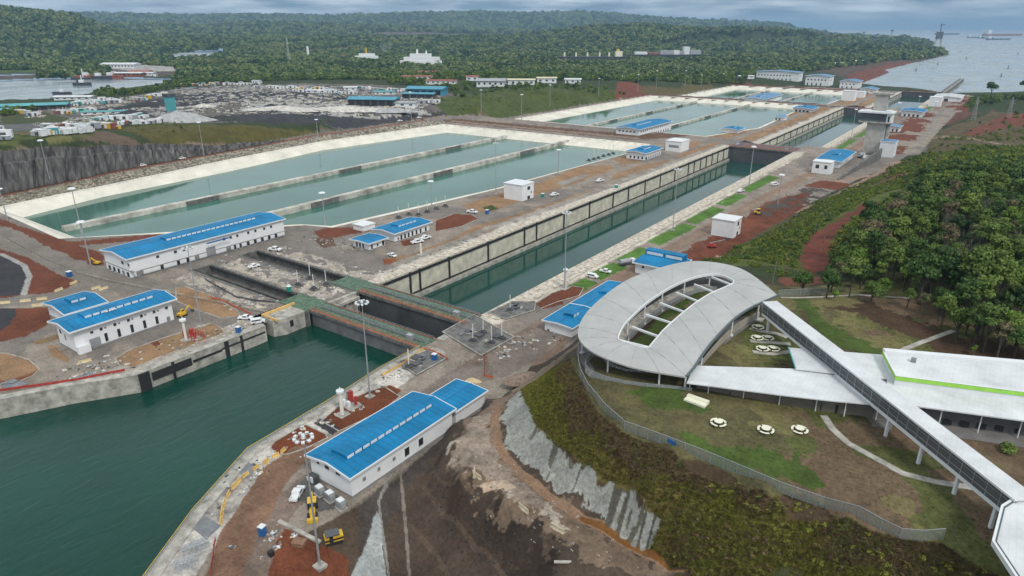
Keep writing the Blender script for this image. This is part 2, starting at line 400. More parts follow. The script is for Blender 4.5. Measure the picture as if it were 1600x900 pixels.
# skyline ridges: (pixel column, height in metres) at three ranges
SKY = {4600: ([-300, 0, 90, 150, 200, 235, 300, 420, 600, 800, 860, 920, 960, 1000, 1060, 1120, 1200, 1260, 1300, 1360, 1420, 1470, 1900],
              [150, 178, 175, 165, 150, 90, 40, 30, 30, 30, 50, 85, 95, 90, 80, 76, 70, 60, 18, 5, 0, -20, -20]),
       7200: ([-300, 100, 230, 380, 450, 560, 640, 720, 800, 900, 1000, 1100, 1200, 1900],
              [120, 130, 105, 80, 115, 95, 80, 55, 40, 40, 30, 20, -10, -10]),
       11500: ([-300, 200, 380, 460, 560, 640, 740, 800, 870, 940, 1000, 1100, 1200, 1250, 1300, 1330, 1380, 1900],
               [215, 225, 200, 230, 220, 240, 270, 250, 262, 235, 195, 130, 65, 30, 5, -20, -40, -40])}
SEA = ats([(1600, 143), (1540, 146), (1480, 147), (1455, 141), (1405, 138), (1375, 135), (1348, 130), (1356, 127), (1380, 118), (1393, 112), (1382, 110), (1425, 99), (1462, 91), (1486, 85), (1470, 81.5), (1425, 80), (1375, 81.5), (1340, 84), (1318, 83),
           (1300, 82.5), (1250, 85.5), (1205, 87.5), (1110, 89.5), (1110, 86), (1205, 83.5), (1250, 81.5), (1312, 79.5), (1397, 76.5), (1460, 73), (1456, 68.5), (1387, 64), (1310, 60), (1280, 55.5), (1255, 47.5),
           (1320, 43.6), (1800, 43.2), (2300, 43.2), (2300, 143)], -27)
SEAX = np.array(SEA)
def height(x, y):
    x = np.atleast_1d(np.asarray(x, float)); y = np.atleast_1d(np.asarray(y, float))
    r = np.hypot(x, y)
    xc = np.where(r > 2600, x * 2600 / r, x); yc = np.where(r > 2600, y * 2600 / r, y)
    z = rbf(xc, yc)
    near = r < 2200
    ip = inpoly(x, y, PLAT)
    z = np.where(ip, lvl(y), z)
    # rough ground off the platform
    amp = np.clip((r - 60) / 400, .15, 1)
    z = z + np.where(ip, 0, amp * (fbm(x, y, 22, 4, 3) * .9) * np.clip((distline(x, y, PLAT + PLAT[:1], 60)) / 25, 0, 1))
    # far ridges
    fwd = -x * sA + y * cA; sd = x * cA + y * sA
    col = 800 + F * (sd / np.maximum(fwd, 1)) * cP * 1.0
    far = r > 1900
    if far.any():
        zz = z[far]; rr = r[far]; cc = col[far] + fbm(x[far], y[far], 900, 3, 9) * 30
        base = np.interp(rr, [1900, 3500], [0, 1])
        zz = zz * (1 - base) + base * -14
        for r0, (cs, hs) in SKY.items():
            w = r0 * .34
            b = np.clip(1 - np.abs(rr - r0) / w, 0, 1); b = b * b * (3 - 2 * b)
            h = np.interp(cc, cs, hs)
            zz = np.maximum(zz, -16 + (h + 16) * b * (1 + .10 * fbm(x[far], y[far], r0 * .12, 4, 5)))
        zz = zz + fbm(x[far], y[far], 500, 4, 21) * 9 * base
        z[far] = zz
    shore = r > 1450
    if shore.any():   # banks run down to the sea
        xs, ys = x[shore], y[shore]; d = distline(xs, ys, SEA + SEA[:1], 260.0)
        z[shore] = np.where(inpoly(xs, ys, SEA), -29, np.minimum(z[shore], -26.6 + np.maximum(d - 4, 0) * .14))
    return z
def hit(px, py, z0=0.0):
    """where the line of sight through (px, py) meets the ground"""
    X, Y, u = ray(px, py)
    ts = np.geomspace(70, 20000, 700) if u >= -.004 else np.linspace(60 / max(.02, -u) * .6, 1.02 * (CAMH + 35) / -u, 600)
    h = height(X * ts, Y * ts); g = CAMH + u * ts - h
    k = np.nonzero(g < 0)[0]
    if len(k) == 0: k = [len(ts) - 1]
    k = max(1, k[0]); a, b = ts[k - 1], ts[k]; ga, gb = g[k - 1], g[k]
    t = a + (b - a) * ga / (ga - gb + 1e-9)
    return X * t, Y * t, float(CAMH + u * t)
def gz(x, y): return float(height([x], [y])[0])
# ------------------------------------------------------------------ water bodies and pits
XL, XR = -199.0, -144.0
XL3, XR3 = -181.0, -122.0
LAKE_E = [(XR, 147), (-143.5, 128), (-141, 108), (-140, 94), (-138.9, 78.5), (-128.4, 57.7), (-118.3, 42), (-98, 10), (-60, -60), (-10, -900)]
LAKE_W = [(-800, -900), (-300, -60), (-232, 30), (-218.6, 52.3), (-210.9, 67.8), (-201.5, 82.4), (-201, 113.4), (-201, 128.5), (-212, 131), (-212, 141), (-203, 143), (-203, 147)]
LAKE = LAKE_E + LAKE_W
BAS1_TOP = [(-474, 139), (-375.6, 136), (-300, 222), (-284, 229), (-267, 352), (-256, 548), (-262, 578), (-503, 572), (-516, 413), (-502, 305), (-486, 210)]
BAS1_TOE = [(x * 105 / 108, y * 105 / 108) for x, y in [(-474, 151), (-380, 150), (-322, 229), (-299, 240), (-281, 357), (-270, 545), (-275, 577), (-497, 571), (-517, 414), (-498, 305), (-490, 205)]]
BAS2_TOP = [(-512, 722), (-262, 722), (-236, 820), (-250, 1100), (-270, 1112), (-506, 1112)]
BAS2_TOE = [(-492, 736), (-270, 736), (-242, 822), (-256, 1088), (-280, 1098), (-488, 1098)]
BAS3_TOP = [(-500, 1190), (-250, 1190), (-250, 1520), (-500, 1530)]
BAS3_TOE = [(-486, 1205), (-258, 1205), (-258, 1498), (-486, 1506)]
PITS = [LAKE, [(XL, 147), (XR, 147), (XR, 1147), (XL, 1147)], [(XL3, 1146), (XR3, 1146), (XR3, 1610), (XL3, 1610)],
        [(-278, 146), (XL, 146), (XL, 155), (-278, 155)], [(-279, 171), (XL, 171), (XL, 180), (-279, 180)],
        [(-278, 1110 + 0), (XL, 1110), (XL, 1119), (-278, 1119)],
        BAS1_TOP, BAS2_TOP, BAS3_TOP]
ARM = ats([(-60, 130), (30, 125.5), (120, 122.5), (175, 122), (240, 124), (300, 127), (262, 131), (232, 135), (205, 139), (165, 145), (140, 148), (100, 153), (60, 157), (-60, 161)], -6)
ARM2 = ats([(-80, 120.5), (65, 116), (68, 118), (-80, 124)], -6)
POND = ats([(243, 86), (275, 83.5), (310, 80.5), (352, 79.5), (349, 85), (330, 88), (270, 90)], -6)

# ------------------------------------------------------------------ ground sheet: rings and spokes, finer near by, painted by soil and cover
pxs = np.arange(-260, 1861, 1.55)
pys = np.concatenate([[43.0, 43.4, 43.8, 44.3, 44.9, 45.6, 46.4, 47.3, 48.3, 49.4], np.arange(50.6, 330, 1.15), np.arange(330, 1130, 1.45)])
PX, PY = np.meshgrid(pxs, pys)
x_ = (PX - 800) / F; y_ = -(PY - 450) / F
f_ = cP + y_ * sP; u_ = -sP + y_ * cP
T_ = -CAMH / u_
GX = ((x_ * cA - f_ * sA) * T_).ravel(); GY = ((x_ * sA + f_ * cA) * T_).ravel()
GZ = height(GX, GY)
nr, nc = PX.shape
# paint
n1 = fbm(GX, GY, 6, 4, 31); n2_ = fbm(GX, GY, 40, 4, 41); n3 = fbm(GX, GY, 1.6, 3, 51)
col = np.empty((len(GX), 3)); jr = np.hypot(GX, GY)
DIST = jr
def setc(m, c, k=1.0, var=.25, noise=None):
    nn = n1 * .6 + n3 * .4 if noise is None else noise
    c = np.array(c)[None, :] * (1 + var * 2 * nn[m][:, None])
    col[m] = col[m] * (1 - k) + np.clip(c, .004, .95) * k
allm = np.ones(len(GX), bool)
setc(allm, (.035, .05, .018), 1, .3)
def paint(pts, c, z=0, jit=1.0, var=.25, k=1.0, world=False, cond=None, feather=None):
    P = pts if world else ats(pts, z)
    jx = n1 * jit * 2.2 + n3 * jit * .8; jy = n3 * jit * 1.2 - n1 * jit * 1.6
    m = inpoly(GX + jx, GY + jy, P)
    if cond is not None: m &= cond
    setc(m, c, k, var); return m
def stroke(pts, w, c, z=0, var=.2, jit=.15, k=1.0, world=False):
    P = pts if world else ats(pts, z)
    m = distline(GX, GY, P, w * 1.5) < w / 2 * (1 + jit * 2 * n1)
    setc(m, c, k, var); return m
GRASS = (.055, .075, .018); OLIVE = (.085, .085, .02); BROWN = (.10, .065, .035); REDS = (.15, .05, .027); DIRT = (.16, .12, .085)
CONC = (.27, .23, .19); ROAD = (.205, .18, .155); BED = (.29, .18, .10); WHITE_ = (.55, .52, .47); BLK = (.045, .045, .05); GREENB = (.085, .175, .03)
# far clearings and shores
FCL = [[(300, 101), (400, 98), (440, 100), (420, 104), (310, 105)], [(455, 80), (540, 77), (560, 80), (470, 83)], [(700, 84), (790, 80), (830, 83), (730, 88)], [(840, 99), (930, 97), (960, 99), (860, 102)], [(720, 104), (800, 101), (850, 104), (760, 108)]]
for k, P in enumerate(FCL): paint(P, [(.10, .14, .04), (.15, .13, .07)][k % 2], z=-6, jit=8)
paint([(560, 63), (790, 61), (1000, 66), (1000, 70), (800, 72), (640, 68)], (.11, .09, .075), z=-10, jit=12)
paint([(-80, 108), (60, 107), (62, 113), (-80, 115)], (.06, .10, .02), -5, 6)
paint([(-80, 120), (70, 116), (130, 111), (200, 102), (280, 105), (280, 115), (240, 123), (120, 121), (-80, 131)], (.09, .07, .055), -5, 3)
paint([(160, 104), (205, 97), (270, 103), (280, 110), (220, 112)], (.35, .33, .30), -3, 5, .4)
paint([(1200, 100), (1290, 96), (1350, 92), (1390, 90), (1440, 84), (1486, 84), (1462, 92), (1425, 100), (1385, 110), (1395, 113), (1356, 128), (1348, 132), (1300, 118), (1180, 110)], (.09, .06, .045), -22, 6, .4)
paint([(1320, 122), (1385, 100), (1425, 95), (1425, 100), (1385, 110), (1395, 113), (1356, 128), (1345, 133)], (.15, .05, .032), -22, 5, .3)
paint([(1370, 88), (1420, 84), (1480, 84), (1430, 88)], (.05, .07, .03), -22, 4, .3)
# industrial yard
paint([(-150, 162), (60, 160), (160, 150), (250, 132), (460, 124), (600, 128), (690, 140), (790, 150), (720, 172), (640, 185), (430, 193), (200, 205), (110, 222), (-150, 235)], (.13, .115, .10), 9, 4, .5)
yard = paint([(-150, 178), (70, 176), (130, 200), (110, 222), (-150, 225)], (.12, .12, .12), 13, 3, .3)
for P, c in [([(380, 158), (440, 152), (520, 160), (640, 166), (690, 172), (640, 180), (560, 186), (470, 188), (400, 184), (385, 172)], (.42, .40, .36)),
             ([(265, 128), (420, 126), (560, 132), (640, 142), (560, 146), (420, 138), (270, 138)], (.30, .28, .25)),
             ([(230, 180), (255, 174), (300, 172), (315, 184), (260, 188)], (.32, .31, .29)),
             ([(90, 190), (135, 184), (160, 196), (130, 214), (60, 212)], (.40, .38, .35)),
             ([(70, 168), (140, 150), (210, 150), (280, 165), (200, 172), (120, 178)], (.33, .29, .24)),
             ([(200, 168), (300, 155), (345, 165), (260, 173)], (.50, .47, .44))]:
    m = paint(P, c, 8, 5, .5); paint(P, BLK, 8, 14, .4, cond=(n1 > .12))
for P in [[(195, 160), (300, 142), (420, 138), (560, 150), (540, 158), (400, 150), (300, 168), (210, 170)], [(300, 190), (420, 182), (600, 178), (700, 168), (720, 176), (600, 186), (430, 196), (300, 198)], [(185, 178), (225, 174), (232, 186), (195, 190)], [(390, 172), (430, 168), (440, 180), (400, 184)]]:
    paint(P, BLK, 8, 5, .4)
for P in ([(330, 150), (420, 144), (560, 154), (540, 160), (430, 152), (350, 162)], [(240, 158), (330, 150), (340, 162), (260, 172)], [(130, 172), (200, 166), (215, 176), (150, 182)]): paint(P, (.035, .035, .04), 7, 5, .4)
paint([(60, 168), (20, 175), (0, 170), (0, 192), (100, 196), (110, 184)], (.06, .07, .025), 11, 3)
paint([(85, 190), (210, 176), (230, 182), (120, 196)], (.08, .10, .03), 12, 3, cond=n1 > -.05)
# grass banks
paint([(160, 214), (240, 200), (400, 194), (560, 186), (640, 184), (650, 190), (560, 206), (470, 220), (350, 226), (240, 224)], (.085, .075, .018), 12, 2.5, .3)
paint([(-40, 234), (60, 224), (170, 216), (250, 222), (120, 231), (-40, 240)], (.13, .09, .065), 16, 3)
paint([(680, 168), (700, 155), (760, 146), (860, 136), (970, 134), (1000, 142), (960, 152), (900, 164), (800, 176), (720, 180)], (.065, .085, .02), 5, 3, .35)
paint([(965, 128), (985, 121), (1010, 130), (1030, 140), (960, 146)], REDS, 3, 1)
paint([(1000, 142), (1010, 132), (1060, 132), (1110, 122), (1120, 128), (1060, 140)], (.10, .08, .03), -6, 3)
paint([(640, 190), (790, 175), (870, 168), (960, 152), (1090, 134), (1180, 122), (1190, 130), (1120, 142), (980, 162), (860, 186), (700, 200)], (.13, .08, .055), -2, 2.5, .35)
# rock face of the quarried side
CB = [c[0] for c in CLIFF]; CTt = [c[1] for c in CLIFF]
CP = [(x + 1, y - 1) for x, y in CB] + [(x - 2.5, y + 1.5) for x, y in CTt[::-1]]
rk = paint(CP, (.075, .07, .068), world=True, jit=.5, var=.4)
paint([(x + (x - b0[0]) * 0, y) for (x, y), b0 in zip(CTt, CB)] + [(x - 14, y + 9) for x, y in CTt[::-1]], (.17, .12, .09), world=True, jit=2, var=.4)
rg = np.abs(fbm(GX * .9 + GY * .5, GY * .9 - GX * .1, 9, 3, 61)) < .09
setc(rk & rg, (.20, .19, .18), .9, .3); setc(rk & (GZ > 17) & (n1 > -.05), (.17, .16, .15), .8, .4)
stroke([(480, 213), (660, 188), (700, 182), (800, 181), (880, 186), (1000, 196)], 9, (.19, .09, .06), 1)
stroke([(660, 188), (700, 182), (770, 181), (870, 186), (980, 205), (1060, 216)], 13, (.27, .20, .16), 0)
# lock platform
pl = inpoly(GX, GY, PLAT); setc(pl, CONC, 1, .3)
pn = pl & (n2_ > .05); setc(pn, (.18, .16, .145), .7, .2)
setc((np.hypot(GX, GY) < 190) & ~pl, (.09, .065, .045), 1, .3)
stroke([(x + 6.5, y - 1) for x, y in LAKE_E[:-1]], 10, (.44, .41, .37), world=True, var=.6)
setc(pl & (GX > -212) & (GX < -201) & (GY > 60) & (GY < 135), (.38, .34, .29), .8, .5)
# quarry-side bank strip of pale rubble
stroke([(-488, 136), (-504, 200), (-519, 300), (-534, 430), (-524, 575)], 27, (.38, .34, .26), world=True, var=.9)
setc((distline(GX, GY, [(-488, 136), (-504, 200), (-519, 300), (-534, 430), (-524, 575)], 40) < 14) & (n1 * .7 + n3 > .12), (.07, .06, .045), .9, .3)
stroke([(-480, 116), (-511, 150), (-528, 228), (-539, 320), (-552, 430), (-546, 585)], 9, (.19, .085, .055), world=True)
stroke([(-530, 127), (-420, 127), (-365, 130), (-300, 225)], 9, REDS, world=True)
# left corner roads and soil
paint([(-60, 322), (20, 355), (80, 372), (150, 392), (163, 400), (162, 415), (120, 414), (60, 392), (0, 362), (-60, 340)], REDS, 0, .4)
stroke([(-60, 345), (0, 368), (60, 400), (120, 425), (165, 437), (230, 450), (330, 470), (430, 490)], 17, ROAD, 0)
paint([(-60, 372), (40, 400), (95, 430), (125, 440), (90, 458), (40, 465), (20, 470), (-60, 470)], REDS, 0, .4)
paint([(-60, 392), (0, 398), (30, 412), (45, 432), (36, 462), (-60, 466)], BLK, 0, .5)
stroke([(-60, 386), (5, 398), (38, 415), (46, 432), (36, 463)], 2.2, (.34, .33, .31), 0, jit=.05)
stroke([(-60, 478), (30, 470), (90, 462), (140, 448), (170, 440)], 11, ROAD, 0)
paint([(-60, 484), (40, 482), (78, 480), (80, 496), (70, 510), (40, 525), (0, 534), (-60, 545)], REDS, 0, .4)
paint([(-60, 482), (20, 482), (26, 490), (14, 508), (0, 517), (-60, 520)], BLK, 0, .4)
paint([(-60, 552), (10, 552), (45, 562), (62, 577), (50, 588), (20, 596), (-60, 602)], BED, 0, .3)
paint([(-60, 585), (10, 594), (50, 583), (58, 578), (45, 592), (10, 598), (-60, 604)], (.2, .08, .045), 0, .3)
paint([(72, 540), (85, 540), (110, 562), (105, 568), (80, 556)], BED, 0, .3); paint([(48, 535), (90, 522), (98, 528), (60, 538)], (.22, .15, .08), 0, .3)
paint([(180, 562), (200, 548), (250, 530), (330, 505), (345, 512), (352, 520), (300, 540), (250, 558), (210, 574), (188, 572)], BED, 0, .4)
paint([(235, 537), (245, 532), (252, 538), (243, 543)], (.15, .05, .03), 0, .3)
paint([(275, 450), (290, 448), (330, 462), (370, 485), (375, 494), (345, 497), (300, 482), (275, 470)], BED, 0, .4)
paint([(355, 383), (450, 360), (470, 362), (480, 372), (400, 390), (360, 398)], ROAD, 0, .4)
# pale washed concrete round the gate slots
for P in [[(-276, 157), (-204, 157), (-204, 169), (-276, 169)], [(-276, 182), (-206, 182), (-206, 190), (-276, 192)], [(-276, 136), (-215, 136), (-215, 144), (-276, 144)]]:
    paint(P, (.42, .37, .31), world=True, jit=1.5, var=.5); paint(P, (.17, .15, .14), world=True, jit=4, var=.3, cond=n1 > .1)
# beds by the middle buildings
paint([(490, 362), (510, 356), (575, 354), (580, 360), (540, 368), (505, 376)], REDS, 0, .4); paint([(488, 372), (520, 372), (525, 384), (505, 388)], (.12, .07, .05), 0, .4)
paint([(680, 345), (710, 334), (735, 335), (748, 342), (720, 354), (680, 362)], REDS, 0, .3)
paint([(600, 402), (640, 398), (700, 375), (745, 352), (820, 330), (880, 310), (940, 292), (945, 300), (880, 322), (800, 348), (720, 378), (650, 405), (610, 412)], BED, 0, .8)
paint([(625, 376), (645, 374), (650, 380), (630, 385)], REDS, 0, .2); paint([(598, 405), (618, 404), (622, 410), (600, 413)], (.25, .08, .035), 0, .2)
paint([(720, 322), (755, 310), (790, 300), (830, 290), (870, 275), (905, 260), (955, 258), (962, 264), (930, 275), (880, 292), (830, 308), (780, 326), (745, 332)], BED, 0, .8)
paint([(752, 325), (768, 320), (780, 326), (765, 330)], GRASS, 0, .5); paint([(868, 286), (905, 274), (925, 272), (880, 290)], (.28, .26, .23), 0, .4)
paint([(958, 248), (985, 242), (1010, 246), (1000, 253), (970, 258)], BED, 0, .5)
paint([(955, 282), (1000, 268), (1050, 255), (1048, 250), (1000, 258), (960, 272)], BED, 0, .8); paint([(1052, 245), (1110, 224), (1130, 222), (1075, 246)], BED, 0, .8); paint([(1048, 232), (1060, 220), (1100, 222), (1080, 232)], BED, 0, .8)
# east bank of lock one
stroke([(XR + 5, 181), (XR + 5, 612)], 10, (.52, .47, .39), world=True, var=.45)
stroke([(XL - 5, 190), (XL - 5, 612)], 9, (.46, .42, .36), world=True, var=.5)
for a, b in [(219, 236), (240, 262), (265, 290), (300, 343), (347, 388), (395, 430), (440, 500)]:
    paint([(-134, a + 3), (-126, a), (-124, b), (-133, b + 2)], GREENB, world=True, jit=.35, var=.35)
stroke([(-103, 160), (-113, 185), (-122, 215), (-119, 300), (-114, 430), (-108, 540), (-104, 640)], 8, (.25, .17, .125), world=True)
paint([(-113, 285), (-96, 285), (-86, 420), (-98, 470), (-109, 420)], REDS, world=True, jit=2, var=.4)
paint([(-106, 385), (-95, 385), (-80, 470), (-98, 480)], (.07, .06, .05), world=True, jit=4, var=.4, cond=n1 > -.1)
paint([(-103, 480), (-82, 480), (-76, 505), (-98, 508)], REDS, world=True, jit=1)
stroke([(-106, 512), (-88, 510), (-74, 540)], 6, (.32, .22, .17), world=True)
paint([(835, 475), (862, 458), (895, 447), (912, 450), (905, 462), (870, 472), (845, 482)], REDS, 0, .3)
paint([(835, 478), (845, 470), (875, 466), (880, 474), (850, 483)], REDS, 0, .3)
def tracks(pts, n=3, w=.45, spread=4.5, c=(.10, .085, .07), seed=0):
    P = ats(pts); rr = random.Random(seed)
    for k in range(n):
        off_ = rr.uniform(-spread / 2, spread / 2)
        for g_ in (0, 1.9):
            Q = [(p[0] + off_ + g_ + rr.uniform(-.4, .4), p[1]) for p in P]
            stroke(Q, w, c if k % 2 else (.30, .26, .21), world=True, jit=.8, k=.45, var=.4)
tracks([(0, 368), (60, 400), (120, 425), (165, 437), (230, 450), (330, 470), (430, 490)], 4, .6, 12, seed=1); tracks([(350, 905), (375, 830), (430, 740), (470, 710)], 4, .4, 6, seed=2)
tracks([(655, 630), (720, 590), (790, 560), (860, 510), (905, 480)], 5, .5, 12, seed=3); tracks([(830, 560), (905, 500), (1000, 425), (1050, 390), (1130, 345), (1200, 310), (1270, 275)], 3, .5, 6, seed=4); tracks([(640, 405), (740, 362), (850, 322), (950, 285), (1050, 248)], 3, .6, 6, c=(.16, .13, .11), seed=5)
stroke([(620, 412), (700, 384), (760, 358), (850, 328), (950, 293), (1060, 250), (1130, 226)], 6, (.30, .27, .23), 0, var=.4)
# islands and soil by the near building
paint([(423, 700), (428, 688), (452, 672), (478, 664), (508, 678), (512, 684), (480, 700), (450, 710), (430, 710)], (.16, .048, .02), 0, .15)
paint([(502, 658), (535, 630), (575, 612), (600, 604), (625, 620), (600, 640), (560, 660), (530, 674)], (.15, .048, .022), 0, .2)
paint([(490, 662), (505, 655), (530, 668), (520, 680)], BLK, 0, .2); paint([(583, 608), (610, 602), (628, 610), (615, 620)], (.15, .048, .022), 0, .2)
paint([(420, 800), (432, 818), (470, 838), (520, 850), (545, 860), (540, 905), (405, 905), (408, 850)], (.16, .052, .026), 0, .4)
stroke([(390, 905), (400, 850), (440, 790), (520, 730), (640, 640), (740, 570), (860, 500)], 7, (.20, .15, .12), 0, var=.3)
stroke([(350, 905), (375, 830), (430, 740), (470, 710)], 8, (.22, .13, .085), 0, var=.35)
paint([(655, 615), (700, 585), (760, 560), (850, 510), (905, 475), (860, 545), (790, 590), (740, 600), (700, 640)], (.20, .165, .14), 0, .6)
paint([(455, 765), (480, 745), (500, 752), (545, 790), (500, 800), (465, 780)], (.12, .115, .11), 0, .2)
# right-hand bed edges and pale slabs
paint([(690, 520), (740, 492), (805, 528), (752, 558)], (.26, .25, .22), 0, .6, .5); paint([(695, 516), (735, 494), (755, 505), (715, 530)], (.46, .42, .35), 0, .6, .4)
paint([(620, 565), (665, 548), (695, 560), (650, 585)], (.27, .26, .24), 0, .5, .4)
paint([(760, 492), (800, 470), (835, 470), (835, 488), (790, 500)], (.30, .27, .23), 0, .8, .4)
# locks two and three
for s, lo, hi in ((1, 700, 1110), (2, 1196, 1520)):
    xl, xr = (XL, XR) if s == 1 else (XL3, XR3)
    stroke([(xr + 5, lo), (xr + 5, hi)], 10, (.45, .41, .34), world=True, var=.4); stroke([(xl - 5, lo), (xl - 5, hi)], 10, (.42, .39, .34), world=True, var=.4)
    paint([(xl - 60, lo + 20), (xl - 12, lo + 20), (xl - 12, hi), (xl - 60, hi)], BED, world=True, jit=3, var=.4)
    stroke([(xl - 32, lo + 20), (xl - 32, hi)], 9, (.26, .23, .2), world=True)
    for k in range(4): paint([(xr + 13, lo + 20 + k * 90), (xr + 20, lo + 20 + k * 90), (xr + 20, lo + 95 + k * 90), (xr + 13, lo + 95 + k * 90)], GREENB, world=True, jit=.8)
    stroke([(xr + 28, lo - 40), (xr + 28, hi)], 8, (.24, .16, .12), world=True)
    paint([(xr + 36, lo), (xr + 70, lo), (xr + 62, hi), (xr + 40, hi)], REDS, world=True, jit=3, cond=n2_ > -.25)
stroke([(-512, 605), (-290, 612), (-262, 660), (-262, 705)], 30, (.13, .075, .05), world=True, var=.3); stroke([(-512, 600), (-290, 606)], 9, (.25, .19, .15), world=True)
stroke([(-512, 712), (-290, 712)], 7, (.26, .21, .17), world=True)
stroke([(-512, 1150), (-260, 1150)], 44, (.12, .06, .045), world=True); stroke([(-505, 1545), (-260, 1545)], 40, (.14, .055, .038), world=True)
# visitor hill: dirt bench, spray-concrete face, scrub bank, lawn
off = ~pl
cut = paint([(555, 905), (560, 800), (556, 785), (640, 712), (720, 640), (780, 600), (840, 620), (1100, 900), (1100, 1000), (500, 1000)], (.075, .062, .055), 0, .8, .3, cond=off)
paint([(770, 640), (800, 590), (900, 520), (905, 560), (830, 610), (1090, 905), (1080, 960), (640, 960), (560, 830), (640, 730), (700, 670)], (.085, .062, .046), 3, .8, .3, cond=off)
bench = [(700, 690), (712, 664), (740, 640), (775, 612), (820, 590), (834, 600), (812, 615), (775, 665), (792, 715), (830, 752), (880, 792), (960, 836), (1080, 905), (960, 905), (880, 850), (820, 812), (760, 780), (716, 742)]
paint(bench, (.21, .15, .105), 7, 2.2, .35, cond=off, k=.85)
paint([(703, 690), (716, 668), (742, 648), (768, 640), (770, 690), (800, 740), (860, 790), (850, 800), (780, 762), (740, 735), (706, 704)], (.31, .25, .20), 7, 2.5, .5, cond=off, k=.8)
for P in ([(700, 690), (720, 690), (745, 715), (730, 722), (708, 706)], [(790, 770), (850, 790), (905, 830), (880, 834), (820, 800)]): paint(P, (.36, .31, .25), 7.3, 2.5, .4, cond=off & (n1 > .05))
paint([(745, 752), (790, 752), (806, 762), (800, 770), (760, 764)], (.46, .35, .26), 7.3, .8, .2, cond=off)
paint([(705, 745), (760, 790), (840, 850), (870, 905), (820, 905), (760, 850), (700, 790)], (.030, .022, .018), 4, 3.5, .3, cond=off, k=.75)
paint([(640, 760), (700, 760), (760, 830), (800, 905), (650, 905)], (.075, .052, .038), -1, 3, .3, cond=off, k=.6)
for P in ([(640, 790), (680, 830), (720, 905)], [(660, 750), (700, 800), (760, 860), (790, 905)], [(676, 740), (690, 760), (740, 800)]): stroke(P, .8, (.12, .085, .06), 0, jit=.5, k=.7)
stroke([(775, 628), (774, 660), (777, 690), (790, 714), (818, 744), (872, 787), (911, 811), (950, 830), (1008, 861), (1070, 900)], 2.3, (.26, .165, .105), 7, var=.12, jit=.06)
stroke([(911, 811), (950, 830), (1008, 861), (1070, 900)], 1.5, (.19, .085, .025), 7, var=.1, jit=.05)
stroke([(640, 900), (632, 800), (624, 727), (640, 712)], .7, (.22, .19, .16), -4, jit=.2)
stroke([(610, 905), (598, 830), (592, 790), (618, 748)], .5, (.25, .24, .22), -3, jit=.2)
paint([(545, 905), (575, 845), (588, 800), (596, 815), (598, 860), (608, 905)], (.36, .38, .37), -3, .3, .25, cond=off)
paint([(860, 572), (905, 520), (960, 478), (1010, 448), (1030, 440), (1000, 460), (905, 545), (870, 566)], (.22, .165, .115), 8, .4, cond=off)
paint([(800, 590), (860, 566), (880, 572), (830, 615), (812, 612)], (.24, .18, .13), 6, 1, .3, cond=off)
hillm = paint([(866, 578), (905, 542), (960, 480), (1100, 405), (1230, 470), (1320, 500), (1600, 640), (1600, 900), (1650, 1000), (1090, 1000), (1060, 870), (1030, 800), (850, 655), (835, 640), (825, 612)], (.075, .052, .03), 17, .8, .35, cond=off & (GZ > 9))
top = off & (GZ > 22.3) & (GY < 270)
setc(top & hillm | (top & inpoly(GX, GY, ats([(895, 545), (1100, 400), (1240, 455), (1700, 470), (1700, 1000), (1480, 860), (1200, 780), (960, 675)], 24))), (.15, .105, .065), 1, .3)
setc(top & (n2_ + n1 * .5 > .03), (.10, .095, .04), .85, .35)
setc(top & (fbm(GX, GY, 18, 3, 77) > .2), (.085, .105, .028), .8, .35)
setc(top & (fbm(GX, GY, 14, 3, 79) > .30), (.19, .17, .07), .6, .3)
for P in [[(1000, 600), (1060, 620), (1120, 650), (1100, 655), (1020, 640), (985, 630)], [(1060, 690), (1160, 700), (1250, 720), (1290, 760), (1200, 740), (1080, 705)], [(1235, 470), (1265, 468), (1290, 500), (1400, 560), (1350, 560), (1270, 520)], [(950, 500), (1060, 420), (1110, 440), (1010, 540)]]:
    paint(P, (.065, .10, .022), 24, 2, .3, cond=top)
paint([(1290, 480), (1340, 490), (1500, 560), (1600, 590), (1600, 545), (1480, 520), (1350, 470)], (.075, .045, .028), 24.5, 2, .3, cond=off)
# spray-concrete face in slabs split by gullies
ax0 = GX * .8 - GY * .6
face = paint([(812, 608, 8.5), (822, 630, 11.5), (835, 662, 12.6), (872, 701, 13), (911, 732, 13), (942, 755, 13), (989, 779, 13), (1031, 817, 12.5), (1024, 840, 10), (1010, 856, 7.2), (974, 836, 7.2), (923, 801, 7.2), (872, 774, 7.2), (830, 731, 7.2), (791, 697, 7.2), (786, 655, 7.2), (798, 625, 7.5)], (.34, .345, .31), 10, .9, .3, cond=off)
setc(face & (n3 + n1 * .6 > .16), (.22, .215, .19), .7, .3)
arc = GX * .72 - GY * .2
setc(face & (fbm(GX * 1.4, GY * .4, 5, 3, 91) > .28), (.10, .095, .06), .85, .4)
setc(face & (np.abs(fbm(GX + n1 * .6, GY * .15, 9, 3, 95)) < .03), (.05, .045, .03), .8, .2)
BROW = [(893, 566, 23.2), (905, 596, 23.4), (922, 624, 23.4), (962, 665, 23.4), (1055, 707, 23.4), (1195, 767, 23.4), (1325, 809, 23.4), (1395, 841, 23.4), (1470, 855, 23), (1560, 905, 22)]
BANKP = [(868, 572, 12), (840, 592, 11), (814, 604, 9)] + [(822, 630, 11.5), (835, 662, 12.6), (872, 701, 13), (911, 732, 13), (942, 755, 13), (989, 779, 13), (1031, 817, 12.5), (1015, 858, 7.5), (1080, 905, 8), (1100, 1000, 8), (1560, 1000, 15)] + BROW[::-1]
scr = inpoly(GX + n1 * .7, GY + n1 * .7, ats(BANKP)) & off & ~face
